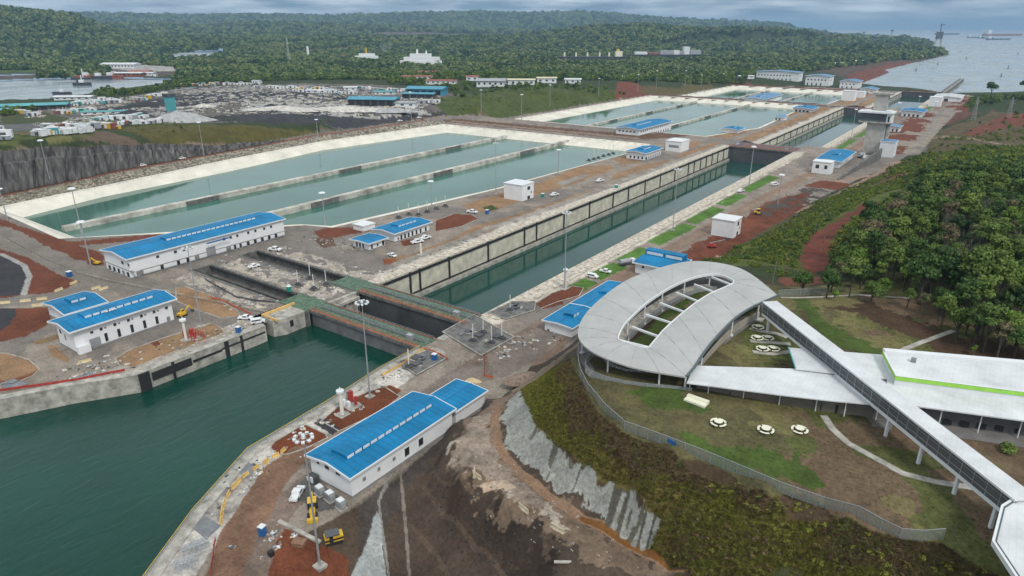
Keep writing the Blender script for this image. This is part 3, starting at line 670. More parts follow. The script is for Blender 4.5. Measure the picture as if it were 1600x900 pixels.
setc(scr, (.14, .115, .038), 1, .4); setc(scr & (GZ + n2_ * 4 + n1 * 2 > 19.3), (.10, .066, .042), .9, .4)
setc(scr & (GX > -35) & (GZ + n2_ * 5 < 17), (.085, .058, .038), .9, .5); setc(scr & (GX > -38) & (fbm(GX, GY, 6, 3, 33) > .2), (.06, .09, .02), .8, .4)
# east slope
paint([(1000, 440), (1100, 385), (1240, 326), (1320, 285), (1400, 255), (1480, 235), (1480, 290), (1300, 345), (1230, 440), (1100, 410)], (.085, .075, .035), 5, 2, .4, cond=off)
es = paint([(1060, 440), (1120, 395), (1240, 335), (1330, 290), (1440, 262), (1470, 290), (1380, 330), (1320, 400), (1250, 455), (1200, 440)], (.085, .105, .022), 10, 3, .4, cond=off)
paint([(1245, 400), (1270, 365), (1310, 340), (1350, 318), (1372, 322), (1330, 345), (1300, 375), (1292, 440), (1255, 450)], (.15, .045, .028), 13, 1.5, .3, cond=off)
paint([(1215, 432), (1290, 430), (1288, 452), (1225, 456)], (.15, .055, .035), 20, 1, .3, cond=off)
paint([(1380, 268), (1430, 255), (1450, 270), (1410, 300), (1370, 300)], (.13, .06, .04), 6, 2, .4, cond=off)
stroke([(1230, 372), (1290, 335), (1350, 305), (1400, 285), (1440, 262)], 3, (.22, .2, .18), 6, jit=.1)
paint([(1380, 240), (1440, 215), (1490, 190), (1560, 172), (1700, 170), (1700, 240), (1500, 238), (1440, 250)], (.10, .075, .04), -4, 4, .4, cond=off)
paint([(1500, 205), (1560, 182), (1600, 170), (1700, 165), (1700, 185), (1580, 195), (1530, 208)], (.15, .05, .03), -4, 2, .3, cond=off)
paint([(1430, 182), (1500, 168), (1560, 160), (1545, 172), (1460, 196)], (.12, .055, .035), -6, 4, .4, cond=off)
stroke([(1405, 252), (1350, 285), (1300, 312), (1250, 335)], 5, (.30, .20, .15), 0, jit=.3)
stroke([(1700, 238), (1580, 228), (1520, 212), (1480, 205), (1440, 210)], 5, (.26, .2, .15), -4)
paint([(1395, 232), (1425, 212), (1450, 220), (1440, 245), (1405, 250)], (.17, .16, .15), -3, 3, .5, cond=off)

# far ground keeps more even tone
me = bpy.data.meshes.new('ground')
V = np.stack([GX, GY, GZ], 1)
idx = np.arange(nr * nc).reshape(nr, nc)
q = np.stack([idx[:-1, :-1], idx[1:, :-1], idx[1:, 1:], idx[:-1, 1:]], -1).reshape(-1, 4)
cx = GX[q].mean(1); cy = GY[q].mean(1)
drop = np.zeros(len(q), bool)
for P in PITS + [SEA, ARM, ARM2, POND]: drop |= inpoly(cx, cy, P)
q = q[~drop]
me.vertices.add(len(V)); me.vertices.foreach_set('co', V.ravel())
me.loops.add(q.size); me.loops.foreach_set('vertex_index', q.ravel().astype(np.int32))
me.polygons.add(len(q)); me.polygons.foreach_set('loop_start', np.arange(0, q.size, 4, dtype=np.int32)); me.polygons.foreach_set('loop_total', np.full(len(q), 4, np.int32))
me.polygons.foreach_set('use_smooth', np.ones(len(q), bool))
me.update(calc_edges=True)
ca = me.color_attributes.new('Cover', 'FLOAT_COLOR', 'POINT')
ca.data.foreach_set('color', np.concatenate([np.clip(col, 0.003, 1), np.ones((len(V), 1))], 1).ravel().astype(np.float32))
gm = bpy.data.materials.new('ground_cover'); gm.use_nodes = True
t = gm.node_tree; b = t.nodes['Principled BSDF']; b.inputs['Roughness'].default_value = .92; b.inputs['Specular IOR Level'].default_value = .2
a_ = t.nodes.new('ShaderNodeAttribute'); a_.attribute_name = 'Cover'
g_ = t.nodes.new('ShaderNodeNewGeometry'); n_ = t.nodes.new('ShaderNodeTexNoise'); n_.inputs['Scale'].default_value = 1.3; n_.inputs['Detail'].default_value = 8; n_.inputs['Roughness'].default_value = .7
t.links.new(g_.outputs['Position'], n_.inputs[0])
mr = t.nodes.new('ShaderNodeMapRange'); mr.inputs['From Min'].default_value = .3; mr.inputs['From Max'].default_value = .7; mr.inputs['To Min'].default_value = .62; mr.inputs['To Max'].default_value = 1.3
t.links.new(n_.outputs[0], mr.inputs['Value'])
mx = t.nodes.new('ShaderNodeMixRGB'); mx.blend_type = 'MULTIPLY'; mx.inputs[0].default_value = 1
t.links.new(a_.outputs['Color'], mx.inputs[1]); t.links.new(mr.outputs[0], mx.inputs[2]); t.links.new(mx.outputs[0], b.inputs['Base Color'])
bp = t.nodes.new('ShaderNodeBump'); bp.inputs['Distance'].default_value = .35; bp.inputs['Strength'].default_value = .9
t.links.new(n_.outputs[0], bp.inputs['Height']); t.links.new(bp.outputs[0], b.inputs['Normal'])
me.materials.append(gm)
ground = bpy.data.objects.new('ground', me); C.objects.link(ground); ground['kind'] = 'structure'

# the land beside and behind the viewpoint, coarser, same cover
gx, gy = np.meshgrid(np.arange(-2600, 2601, 20.0), np.arange(-880, 2401, 20.0)); sh_ = gx.shape; gx, gy = gx.ravel(), gy.ravel()
gzz = np.clip(height(gx, gy), -29, 30)
def inwedge(x, y, m=0):
    fw = -x * sA + y * cA; sd = x * cA + y * sA; f = fw * cP + CAMH * sP; u = fw * sP - CAMH * cP
    px = 800 + F * sd / np.maximum(f, 1); py = 450 - F * u / np.maximum(f, 1)
    return (f > 1) & (px > pxs[0] + m) & (px < pxs[-1] - m) & (py < pys[-1] - m)
iw = inwedge(gx, gy, 4); gzz = np.where(iw, gzz - 1.5, gzz - .12)
id2 = np.arange(len(gx)).reshape(sh_); q2 = np.stack([id2[:-1, :-1], id2[:-1, 1:], id2[1:, 1:], id2[1:, :-1]], -1).reshape(-1, 4)
c2x = gx[q2].mean(1); c2y = gy[q2].mean(1); dr = np.all(iw[q2], 1) & inwedge(c2x, c2y, 8)
for P in PITS + [SEA, ARM, ARM2, POND]: dr |= inpoly(c2x, c2y, P)
cols2 = np.where((inpoly(gx, gy, PLAT))[:, None], np.array([[.19, .17, .15]]), np.array([[.055, .06, .026]])) * (1 + .4 * fbm(gx, gy, 60, 3, 5)[:, None])
m2_ = bpy.data.meshes.new('outer_ground'); m2_.from_pydata(np.stack([gx, gy, gzz], 1).tolist(), [], q2[~dr].tolist()); m2_.update()
ca2 = m2_.color_attributes.new('Cover', 'FLOAT_COLOR', 'POINT'); ca2.data.foreach_set('color', np.concatenate([np.clip(cols2, .003, 1), np.ones((len(gx), 1))], 1).ravel().astype(np.float32)); m2_.materials.append(gm)
o = bpy.data.objects.new('outer_ground', m2_); C.objects.link(o); o['kind'] = 'structure'
def sheet(name, poly, z, m, kind='structure'):
    me = bpy.data.meshes.new(name); bm = bmesh.new()
    f = bm.faces.new([bm.verts.new((p[0], p[1], z)) for p in poly]); bmesh.ops.triangulate(bm, faces=[f]); bmesh.ops.recalc_face_normals(bm, faces=bm.faces)
    if sum(fc.normal.z * fc.calc_area() for fc in bm.faces) < 0: bmesh.ops.reverse_faces(bm, faces=bm.faces)
    bm.to_mesh(me); bm.free(); me.materials.append(m)
    o = bpy.data.objects.new(name, me); C.objects.link(o); o['kind'] = kind; return o
sheet('lake_water', [(0, -900), (-58, -60), (-96, 10), (-117, 43), (-126, 58), (-137, 79), (-139, 94), (-142, 148), (-300, 148), (-310, -60), (-820, -900)], -6, M['lake'])
sheet('gate_bay_water', [(-280, 146), (XR + 1, 146), (XR + 1, 181), (-280, 181)], -17, M['chamber'])
sheet('lock_chamber_water', [(XL - 1, 180.5), (XR + 1, 180.5), (XR + 1, 613.5), (XL - 1, 613.5)], -13, M['chamber'])
sheet('second_chamber_water', [(XL - 1, 645), (XR + 1, 645), (XR + 1, 1114), (XL - 1, 1114)], -21, M['chamber'])
sheet('third_chamber_water', [(XL3 - 1, 1141), (XR3 + 1, 1141), (XR3 + 1, 1565), (XL3 - 1, 1565)], -26.5, M['chamber'])
sheet('basin_water', [(-515, 130), (-250, 130), (-250, 603), (-515, 603)], -5, M['basin'])
sheet('second_basin_water', [(-515, 718), (-230, 718), (-230, 1115), (-515, 1115)], -15, M['basin'])
sheet('third_basin_water', [(-505, 1185), (-245, 1185), (-245, 1535), (-505, 1535)], -25, M['basin'])
sheet('sea', [(-800, 1560), (2500, 1000), (60000, 3000), (60000, 90000), (-30000, 90000), (-30000, 30000), (-4200, 5200), (-2200, 2500), (-900, 2000)], -27, M['sea'])
for nm, P in (('lake_arm', ARM), ('lake_inlet', ARM2), ('pond', POND)):
    c = (sum(p[0] for p in P) / len(P), sum(p[1] for p in P) / len(P)); sheet(nm, [(c[0] + (x - c[0]) * 1.03, c[1] + (y - c[1]) * 1.03) for x, y in P], -6.4, M['sea'])

# ------------------------------------------------------------------ basins: sloping pale liners and dividing walls
def loft(name, topp, toep, zt, zb, m, label, group=None):
    n = len(topp); mb = MB(); sub = 10
    vs = []; fs = []
    T, B = [], []
    for i in range(n):
        for k in range(sub):
            s = k / sub; a, b2 = topp[i], topp[(i + 1) % n]; c, d = toep[i], toep[(i + 1) % n]
            T.append((a[0] + (b2[0] - a[0]) * s, a[1] + (b2[1] - a[1]) * s)); B.append((c[0] + (d[0] - c[0]) * s, c[1] + (d[1] - c[1]) * s))
    K_ = len(T)
    for i in range(K_):
        dx, dy = T[i][0] - B[i][0], T[i][1] - B[i][1]; L = math.hypot(dx, dy) or 1
        vs += [(T[i][0] + dx / L * 3.5, T[i][1] + dy / L * 3.5, zt + .12), (T[i][0], T[i][1], zt + .12), (B[i][0], B[i][1], zb), (B[i][0] - dx / L * 7, B[i][1] - dy / L * 7, zb - 5)]
    for i in range(K_):
        j = (i + 1) % K_
        for k in range(3): fs.append((i * 4 + k, i * 4 + k + 1, j * 4 + k + 1, j * 4 + k))
    mb.add(vs, fs); o = mb.build(name, m, kind='structure'); return o
M['liner'] = mat('pale_basin_liner', (.72, .68, .58), .8, .14, .06)
M['divider'] = mat('basin_divider_concrete', (.56, .53, .47), .85, .4, .12)
loft('basin_bank', BAS1_TOP, BAS1_TOE, 0, -5, M['liner'], '')
loft('second_basin_bank', BAS2_TOP, BAS2_TOE, -10, -15, M['liner'], '')
loft('third_basin_bank', BAS3_TOP, BAS3_TOE, -19, -25, M['liner'], '')
def divider(x, y0, y1, z, wz, label):
    mb = MB(); mb.box(x - 2.2, x + 2.2, y0, y1, wz - 4, z)
    o = mb.build('dividing_wall', M['divider']); tag(o, label, 'wall', 'concrete dividing walls of the water basins')
    for k in range(3):
        yy = y0 + (y1 - y0) * (.17 + .3 * k); b = MB(); b.box(x + 2.2, x + 2.5, yy, yy + 22, wz + .3, z + .1); b.build('stained_panel', M['conc_dark'], o)
divider(-410, 148, 560, -2.2, -5, 'long concrete dividing wall crossing the first basin nearer the rock face')
divider(-342, 196, 572, -1.8, -5, 'long concrete dividing wall in the first basin nearer the lock')
divider(-420, 735, 1100, -12.6, -15, 'concrete dividing wall in the second basin nearer the far bank')
divider(-335, 735, 1102, -12.6, -15, 'concrete dividing wall in the second basin nearer the lock')
divider(-420, 1200, 1510, -23, -25, 'concrete dividing wall in the farthest basin nearer the far bank')
divider(-335, 1200, 1510, -23, -25, 'concrete dividing wall in the farthest basin nearer the lock')

# ------------------------------------------------------------------ lock walls
def lockwall(name, x, y0, y1, z, depth, side, label, panels, cap=6.0, wd=13):
    """side=+1: the land lies at +x. concrete mass with coping, fender rails and posts on the water face"""
    e = empty(name, (x, y0, z), 0, label, 'lock wall')
    L = y1 - y0; s = side
    MB().box(min(0, s * cap), max(0, s * cap), 0, L, -depth, .18).build('concrete_wall', M['wall_face'], e)
    MB().box(min(s * .05, s * cap), max(s * .05, s * cap + s * 1.5), 0, L, .18, .26).build('coping', M['conc_strip'], e)
    f = lambda a, b: (min(-s * a, -s * b), max(-s * a, -s * b))
    a, b = f(0, .45)
    m = MB(); m.box(a, b, 0, L, -1.7, -.55); m.build('upper_fender', M['black'], e)
    m = MB(); m.box(a, b, 0, L, -wd + 2.9, -wd + 2.3); m.build('lower_fender', M['black'], e)
    a, b = f(0, 1.3); m = MB(); m.box(a, b, 0, L, -depth + 2, -wd + 1.6); m.build('wall_foot', M['conc'], e)
    a, b = f(.05, .55)
    for p in panels: MB().box(a, b, p - y0 - .45, p - y0 + .45, -wd + 2.2, -.1).build('fender_post', M['black'], e)
    return e
yy = []
for px in (640, 655, 701, 762, 819, 838, 881, 921, 958, 982, 1008, 1032, 1055, 1076, 1085, 1095, 1104, 1113, 1122, 1131, 1139):
    # posts surveyed along the wall top line
    X, Y, u = ray(px, 446 - .3967 * (px - 595)); yy.append(Y * XL / X)
lockwall('lock_wall', XL, 181, 613, 0, 18, -1, 'long pale concrete wall with black posts on the far side of the near chamber', [v for v in yy if 182 < v < 612])
lockwall('lock_wall', XR, 181, 613, 0, 18, 1, 'concrete wall along the near chamber beside the green grass strips', [200, 300, 400, 500])
lockwall('lock_wall', XL, 649, 1110, -10, 16, -1, 'pale wall with black posts on the far side of the middle chamber', [660 + k * 27 for k in range(17)], wd=11)
lockwall('lock_wall', XR, 649, 1110, -10, 16, 1, 'concrete wall of the middle chamber behind the control tower', [800, 900], wd=11)
lockwall('lock_wall', XL3, 1146, 1560, -19, 12, -1, 'wall on the far side of the farthest chamber by the sea', [1170 + k * 35 for k in range(11)], wd=7.5)
lockwall('lock_wall', XR3, 1146, 1560, -19, 12, 1, 'wall of the farthest chamber on the side of the tower', [1300], wd=7.5)
# wall lining the lake approach
def quay(name, pts, z0, label, w=3.0, side=1, m='conc'):
    e = empty(name, (pts[0][0], pts[0][1], 0), 0, label, 'quay wall')
    P = [(p[0] - pts[0][0], p[1] - pts[0][1]) for p in pts]
    MB().ribbon(P, w, z0, .2).build('wall_face', M[m], e)
    return e
def shift(pts, d):
    o = []
    for i, p in enumerate(pts):
        a = Vector(pts[max(0, i - 1)][:2]); b = Vector(pts[min(len(pts) - 1, i + 1)][:2]); t_ = (b - a).normalized()
        o.append((p[0] - t_.y * d, p[1] + t_.x * d))
    return o
qe = quay('quay_wall', shift(LAKE_E[:-1], 1.5), -12, 'concrete quay wall with yellow railing curving along the lake beside the near blue roof')
qw = quay('quay_wall', shift(LAKE_W[1:-4], 1.5), -12, 'concrete quay wall with black fenders in front of the two blue roofs at the lake', m='conc')
# fender panels on the west quay
m = MB(); m.box(0, .5, 87, 100, -3.6, -1.0); m.box(0, .5, 100.5, 111, -3.0, -2.2); o = m.build('fender_strip', M['black'], None); o.location = (-201.45 + 18.6 * 0, 0, 0)
o.parent = qw; o.matrix_parent_inverse = Matrix.Translation(qw.location).inverted()
m = MB(); m.box(0, .7, 83, 86.2, -6, .1); m.box(0, .6, 93.5, 94.2, -6, 0); m.box(0, .6, 112, 113.5, -6, 0); m.box(0, .5, 118, 119, -6, 0)
o = m.build('ladder_recess', M['black'], None); o.location = (-201.4, 0, 0); o.parent = qw; o.matrix_parent_inverse = Matrix.Translation(qw.location).inverted()
m = MB(); m.box(0, .45, 111, 128, -2.6, -1.9); o = m.build('upper_rail', M['black']); o.location = (-201.4, 0, 0); o.parent = qw; o.matrix_parent_inverse = Matrix.Translation(qw.location).inverted()
# pier head and footbridge at the left end of the first gate
pe = empty('gate_pier', (-205, 140, 0), 0, 'rounded concrete pier head at the left end of the nearest lake gate', 'pier')
MB().prism([(-4, 7), (-4, -5), (-1, -8), (3, -8), (5, -4), (5, 7)], -12, .35).build('pier_shaft', M['conc'], pe)
MB().box(3.5, 5.15, -2, -.6, -3.6, -1.2).build('pier_recess', M['dark'], pe)
MB().box(-4, 5, -7.5, -6.9, .35, 1.2).box(-4, -3.4, -7, 7, .35, 1.2).build('pier_parapet', M['barrier'], pe)
fb = empty('footbridge', (-206, 130, 0), 0, 'grey steel footbridge slab between quay wall end and round pier head', 'footbridge')
MB().box(-3, 1.2, -3, 5.5, -.9, .1).build('deck', M['steel'], fb); MB().box(-6, -2, -4, 6, -12, -1.2).build('rear_wall', M['conc'], fb)
MB().box(.9, 1.2, -3, 5.5, .1, 1.1).build('rail', M['steel'], fb); MB().cyl((-.5, 4.7, -10), (-.5, 4.7, -1), .9).build('post', M['conc'], fb)

# linings of slots and bays
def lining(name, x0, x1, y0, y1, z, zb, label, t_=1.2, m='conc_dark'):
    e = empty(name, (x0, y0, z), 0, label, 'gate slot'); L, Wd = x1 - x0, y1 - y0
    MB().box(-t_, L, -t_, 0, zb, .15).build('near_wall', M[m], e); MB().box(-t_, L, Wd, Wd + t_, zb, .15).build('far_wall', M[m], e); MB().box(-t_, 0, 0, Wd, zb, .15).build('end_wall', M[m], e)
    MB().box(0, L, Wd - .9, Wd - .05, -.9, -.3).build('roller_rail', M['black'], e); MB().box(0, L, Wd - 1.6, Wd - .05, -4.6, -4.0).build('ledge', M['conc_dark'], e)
    return e
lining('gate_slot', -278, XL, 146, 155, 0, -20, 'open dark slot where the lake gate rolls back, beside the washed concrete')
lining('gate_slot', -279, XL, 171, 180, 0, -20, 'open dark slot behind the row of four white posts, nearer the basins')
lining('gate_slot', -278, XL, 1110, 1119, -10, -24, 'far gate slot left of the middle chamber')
b = empty('gate_bay_walls', (XL, 155, 0), 0, 'concrete side walls with buttresses between the two nearest gates', 'bay walls')
MB().box(-1.5, 0, 1.2, 15, -24, .2).build('left_wall', M['conc'], b)
MB().box(55, 58, 1.2, 15, -24, .2).build('right_wall', M['conc'], b)
for k in range(3): MB().box(0, 1.3, 4 + k * 4, 5.2 + k * 4, -24, -2.2).build('buttress', M['conc'], b)
MB().box(0, 1.8, 1.5, 14.8, -2.2, -1.2).build('bearing_ledge', M['conc'], b)
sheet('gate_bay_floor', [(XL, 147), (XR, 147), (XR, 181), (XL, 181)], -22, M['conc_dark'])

def gate(x0, x1, y0, y1, z, depth, label, face, deck='green_deck', detail=True):
    e = empty('lock_gate', (x0, y0, z), 0, label, 'lock gate', 'rolling lock gates across the channel'); L, Wd = x1 - x0, y1 - y0
    MB().box(0, L, .3, Wd - .3, -depth, -.25).build('gate_leaf', M[face], e)
    MB().box(-.5, L + .5, 0, Wd, -.25, .25).build('walkway', M[deck], e)
    for yk in (0.05, Wd - .25): MB().box(-.5, L + .5, yk, yk + .25, .25, .55).build('kerb', M['orange'], e)
    MB().box(-.5, L + .5, -.35, 0, -.9, .2).build('edge_beam', M['conc_dark'], e)
    if detail:
        for yk in (.6, Wd * .42, Wd * .62, Wd - .6):
            m = MB(); n = 26
            for k in range(n + 1): m.box(L * k / n - .05, L * k / n + .05, yk - .05, yk + .05, .25, 1.4)
            m.box(0, L, yk - .04, yk + .04, 1.32, 1.4); m.box(0, L, yk - .03, yk + .03, .82, .87); m.build('railing', M['steel'] if yk > .7 else M['orange'], e)
        MB().box(L * .02, L * .98, Wd * .46, Wd * .58, .25, .42).build('cable_tray', M['greysteel'], e)
        MB().box(L * .86, L * .9, Wd * .25, Wd * .45, .25, 2.2).build('control_cabinet', M['steel'], e)
    return e
gate(XL, XR, 147, 155.5, 0, 20, 'nearest lock gate with green walkway facing the dark green lake', 'gatepale')
gate(XL, XR, 171.5, 180.5, 0, 20, 'second lock gate with dark grey face standing in front of the long chamber', 'greysteel')
gate(XL, XR, 613.5, 622, 0, 20, 'grey lock gate closing the far end of the near chamber', 'greysteel', 'gatepale')
gate(XL, XR, 640, 648, -2, 22, 'lock gate with pinkish rail just behind the far gate of the near chamber', 'greysteel', 'gatepale')
gate(XL, XR, 1110, 1119, -10, 16, 'dark gate at the far end of the middle chamber, left of the tower cab', 'greysteel', 'gatepale', False)
gate(XL3, XR3, 1137, 1146, -15, 16, 'low gate between middle and farthest chamber, hidden behind the tower', 'greysteel', 'gatepale', False)
gate(XL3, XR3, 1556, 1564, -17, 14, 'grey gate across the seaward end of the farthest chamber', 'greysteel', 'gatepale', False)
# green deck on the land side at the gate slots
for y0, y1, lb in ((145, 156, 'green deck plates at the left end of the nearest gate'), (170.5, 181, 'green deck plates at the left end of the second gate')):
    o = MB().box(-216, XL - .6, y0, y1, .22, .36).build('deck_plate', M['green_deck']); tag(o, lb, 'deck')
# sea jetty
jt = empty('jetty', (-118, 1566, -19), 0, 'long grey jetty running out into the sea beyond the locks', 'jetty')
MB().box(-4, 6, 0, 520, -12, -1).build('jetty_body', M['conc_dark'], jt); MB().box(4, 5.2, 0, 520, -1, .6).build('parapet', M['conc'], jt); MB().cyl((1, 512, -1), (1, 512, 8), .6).build('beacon', M['white'], jt)
sw = MB().box(XL3 - 40, XL3, 1560, 1575, -32, -18.8).build('sea_wall', M['conc_dark']); tag(sw, 'short concrete wall beside the seaward gate', 'wall')

# ------------------------------------------------------------------ quarried rock face above the red road
nu, nv = 420, 26; CBx = np.array([c[0] for c in CLIFF] + [(-552, 400)]); CTx = np.array([c[1] for c in CLIFF] + [(-553, 402)]); CZ = np.array([c[2] for c in CLIFF] + [1.2])
uu = np.linspace(0, len(CBx) - 1, nu); ii = np.arange(len(CBx)); vs = []
bx_ = np.interp(uu, ii, CBx[:, 0]) + 2; by_ = np.interp(uu, ii, CBx[:, 1]) - 1.5; tx_ = np.interp(uu, ii, CTx[:, 0]) + 1; ty_ = np.interp(uu, ii, CTx[:, 1]) - .5; tz_ = np.interp(uu, ii, CZ)
al = np.cumsum(np.hypot(np.diff(bx_, prepend=bx_[0]), np.diff(by_, prepend=by_[0])))
for k in range(nv + 1):
    f = k / nv; g2 = np.clip((f - .06), 0, 1) ** 1.0; bench_ = .16 * (f > .72)
    dsp = fbm(al, np.full(nu, f * 6.0), 5, 4, 71) * 2.2 + np.where(np.abs(fbm(al, al * 0, 11, 3, 73)) < .12, -1.2, .4)
    vs.append(np.stack([bx_ + (tx_ - bx_) * (g2 * .8 + bench_) + dsp * .9, by_ + (ty_ - by_) * (g2 * .8 + bench_) - dsp * .3, .3 + (tz_ + fbm(al, al * 0, 14, 3, 75) * 2 + .4 - .3) * f], 1))
vs = np.concatenate(vs); fs = [(k * nu + i, k * nu + i + 1, (k + 1) * nu + i + 1, (k + 1) * nu + i) for k in range(nv) for i in range(nu - 1)]
# cap running back into the hillside
top0 = nv * nu; n0 = len(vs); cap = vs[top0:].copy(); cap[:, 0] -= 9; cap[:, 1] += 3; cap[:, 2] -= 2.0; vs = np.concatenate([vs, cap]); fs += [(top0 + i, top0 + i + 1, n0 + i + 1, n0 + i) for i in range(nu - 1)]
rm_ = bpy.data.materials.new('grey_rock'); rm_.use_nodes = True; t = rm_.node_tree; bs = t.nodes['Principled BSDF']; bs.inputs['Roughness'].default_value = .9
g_ = t.nodes.new('ShaderNodeNewGeometry'); mp_ = t.nodes.new('ShaderNodeMapping'); mp_.inputs['Scale'].default_value = (.35, .35, .035); nn_ = t.nodes.new('ShaderNodeTexNoise'); nn_.inputs['Scale'].default_value = 1; nn_.inputs['Detail'].default_value = 8; nn_.inputs['Roughness'].default_value = .6
t.links.new(g_.outputs['Position'], mp_.inputs[0]); t.links.new(mp_.outputs[0], nn_.inputs[0]); cr_ = t.nodes.new('ShaderNodeValToRGB'); cr_.color_ramp.elements[0].position = .38; cr_.color_ramp.elements[0].color = (.045, .042, .042, 1); cr_.color_ramp.elements[1].position = .66; cr_.color_ramp.elements[1].color = (.17, .165, .155, 1)
t.links.new(nn_.outputs[0], cr_.inputs[0]); t.links.new(cr_.outputs[0], bs.inputs['Base Color'])
o = MB().add([tuple(v) for v in vs], fs).build('rock_face', rm_, kind='structure')
# ------------------------------------------------------------------ blue-roofed lock buildings
def building(label, x0, x1, y0, y1, z, h, cat='building', name='blue_roof_building', over=.9, rise=1.3, monitor=(.12, .88), east=(), south=(), skirt=True, group=None, roofm='roof', ridge='y', dividers=None, patch=None, wallm='white', thick=.35):
    """gabled sheet-roof building; east/south: (kind, start, width, sill, head) in metres along the wall"""
    cx, cy = (x0 + x1) / 2, (y0 + y1) / 2
    e = empty(name, (cx, cy, z), 0, label, cat, group); wx, wy = (x1 - x0) / 2, (y1 - y0) / 2
    wall = MB().box(-wx, wx, -wy, wy, -.3, h).build('wall', M[wallm], e)
    if skirt: MB().box(-wx - .06, wx + .06, -wy - .06, wy + .06, -.3, .5).build('plinth', M['skirt'], e)
    ox, oy = wx + over, wy + over
    rf = MB()
    if ridge == 'y':
        rf.add([(-ox, -oy, h), (ox, -oy, h), (ox, oy, h), (-ox, oy, h), (0, -oy, h + rise), (0, oy, h + rise),
                (-ox, -oy, h + .12), (ox, -oy, h + .12), (ox, oy, h + .12), (-ox, oy, h + .12), (0, -oy, h + rise + .12), (0, oy, h + rise + .12)],
               [(0, 3, 5, 4), (4, 5, 2, 1), (6, 10, 11, 9), (10, 7, 8, 11), (0, 4, 10, 6), (4, 1, 7, 10), (3, 9, 11, 5), (5, 11, 8, 2), (0, 6, 9, 3), (1, 2, 8, 7)])
    else:
        rf.add([(-ox, -oy, h), (ox, -oy, h), (ox, oy, h), (-ox, oy, h), (-ox, 0, h + rise), (ox, 0, h + rise), (-ox, -oy, h + .12), (ox, -oy, h + .12), (ox, oy, h + .12), (-ox, oy, h + .12), (-ox, 0, h + rise + .12), (ox, 0, h + rise + .12)],
               [(0, 1, 5, 4), (4, 5, 2, 3), (6, 7, 11, 10), (10, 11, 8, 9), (0, 4, 10, 6), (4, 3, 9, 10), (1, 7, 11, 5), (5, 11, 8, 2), (0, 6, 7, 1), (3, 2, 8, 9)])
    roof = rf.build('roof', M[roofm], e)
    fs = MB(); t_ = .22   # fascia boards, gable ends closed with a triangle of wall
    fs.box(ox, ox + t_, -oy - t_, oy + t_, h - thick, h + .16); fs.box(-ox - t_, -ox, -oy - t_, oy + t_, h - thick, h + .16)
    for s in (-1, 1):
        ya, yb = sorted((s * oy, s * (oy + t_)))
        if ridge == 'y': fs.add([(-ox, ya, h - thick), (0, ya, h + rise - thick), (ox, ya, h - thick), (ox, ya, h + .16), (0, ya, h + rise + .16), (-ox, ya, h + .16), (-ox, yb, h - thick), (0, yb, h + rise - thick), (ox, yb, h - thick), (ox, yb, h + .16), (0, yb, h + rise + .16), (-ox, yb, h + .16)],
                                [(0, 1, 4, 5), (1, 2, 3, 4), (6, 11, 10, 7), (7, 10, 9, 8), (0, 6, 7, 1), (1, 7, 8, 2), (5, 4, 10, 11), (4, 3, 9, 10), (0, 5, 11, 6), (2, 8, 9, 3)])
        else: fs.box(-ox, ox, ya, yb, h - thick, h + .16)
    if ridge == 'y':
        for s in (-1, 1): fs.add([(-wx, s * wy, h - .01), (wx, s * wy, h - .01), (0, s * wy, h + rise * wx / ox)], [(0, 1, 2)])
    fs.build('fascia', M['trim'], e)
    if ridge == 'y':
        MB().cyl((0, -oy, h + rise + .13), (0, oy, h + rise + .13), .14, n=6).build('ridge_cap', M['roofx'], roof)
    if monitor:
        a = -oy + monitor[0] * 2 * oy; b = -oy + monitor[1] * 2 * oy
        w = min(2.1, wx * .3); k = len(monitor) > 2 and monitor[2] or 1.0
        mm = MB(); n = 7; zz = h + rise
        pr = [(-w * 1.25 + 2.5 * w * i / n, zz + .1 + k * (.2 + .55 * math.sin(math.pi * min(1, (i / n) * .62 + .10)))) for i in range(n + 1)]
        v = [(x, y, q) for y in (a, b) for x, q in pr] + [(x, y, zz - rise * .35) for y in (a, b) for x in (-w * 1.25, w * 1.25)]
        m_ = n + 1
        fcs = [(i, i + 1, m_ + i + 1, m_ + i) for i in range(n)] + [tuple([2 * m_] + list(range(m_)) + [2 * m_ + 1]), tuple([2 * m_ + 3] + list(range(2 * m_ - 1, m_ - 1, -1)) + [2 * m_ + 2]), (2 * m_, 2 * m_ + 2, m_, 0), (2 * m_ + 1, n, m_ + n, 2 * m_ + 3)]
        mm.add(v, fcs); mo = mm.build('roof_monitor', M['roofx'] if False else M['roof'], e)
        L = MB(); nn = max(2, int((b - a) / 2.4)); zt = pr[-1][1]
        for i in range(nn):
            yy0 = a + (b - a) * (i + .1) / nn; L.box(w * 1.25 + .02, w * 1.25 + .1, yy0, yy0 + (b - a) / nn * .8, zz - rise * .12, zt - .12)
        L.build('louvre', M['trim'], mo)
    if patch:
        P = MB()
        for y_, n_, xx in patch:
            for i in range(n_): P.box(xx, xx + .9, y_ + i * 1.0, y_ + i * 1.0 + .7, h + rise * (1 - abs(xx) / ox) + .16, h + rise * (1 - abs(xx) / ox) + .24)
        P.build('skylight', M['white'], e)
    if dividers:
        for y_ in dividers: MB().box(-ox, ox, y_ - .35, y_ + .35, h - .2, h + rise + .3).build('roof_divider', M['trim'], e)
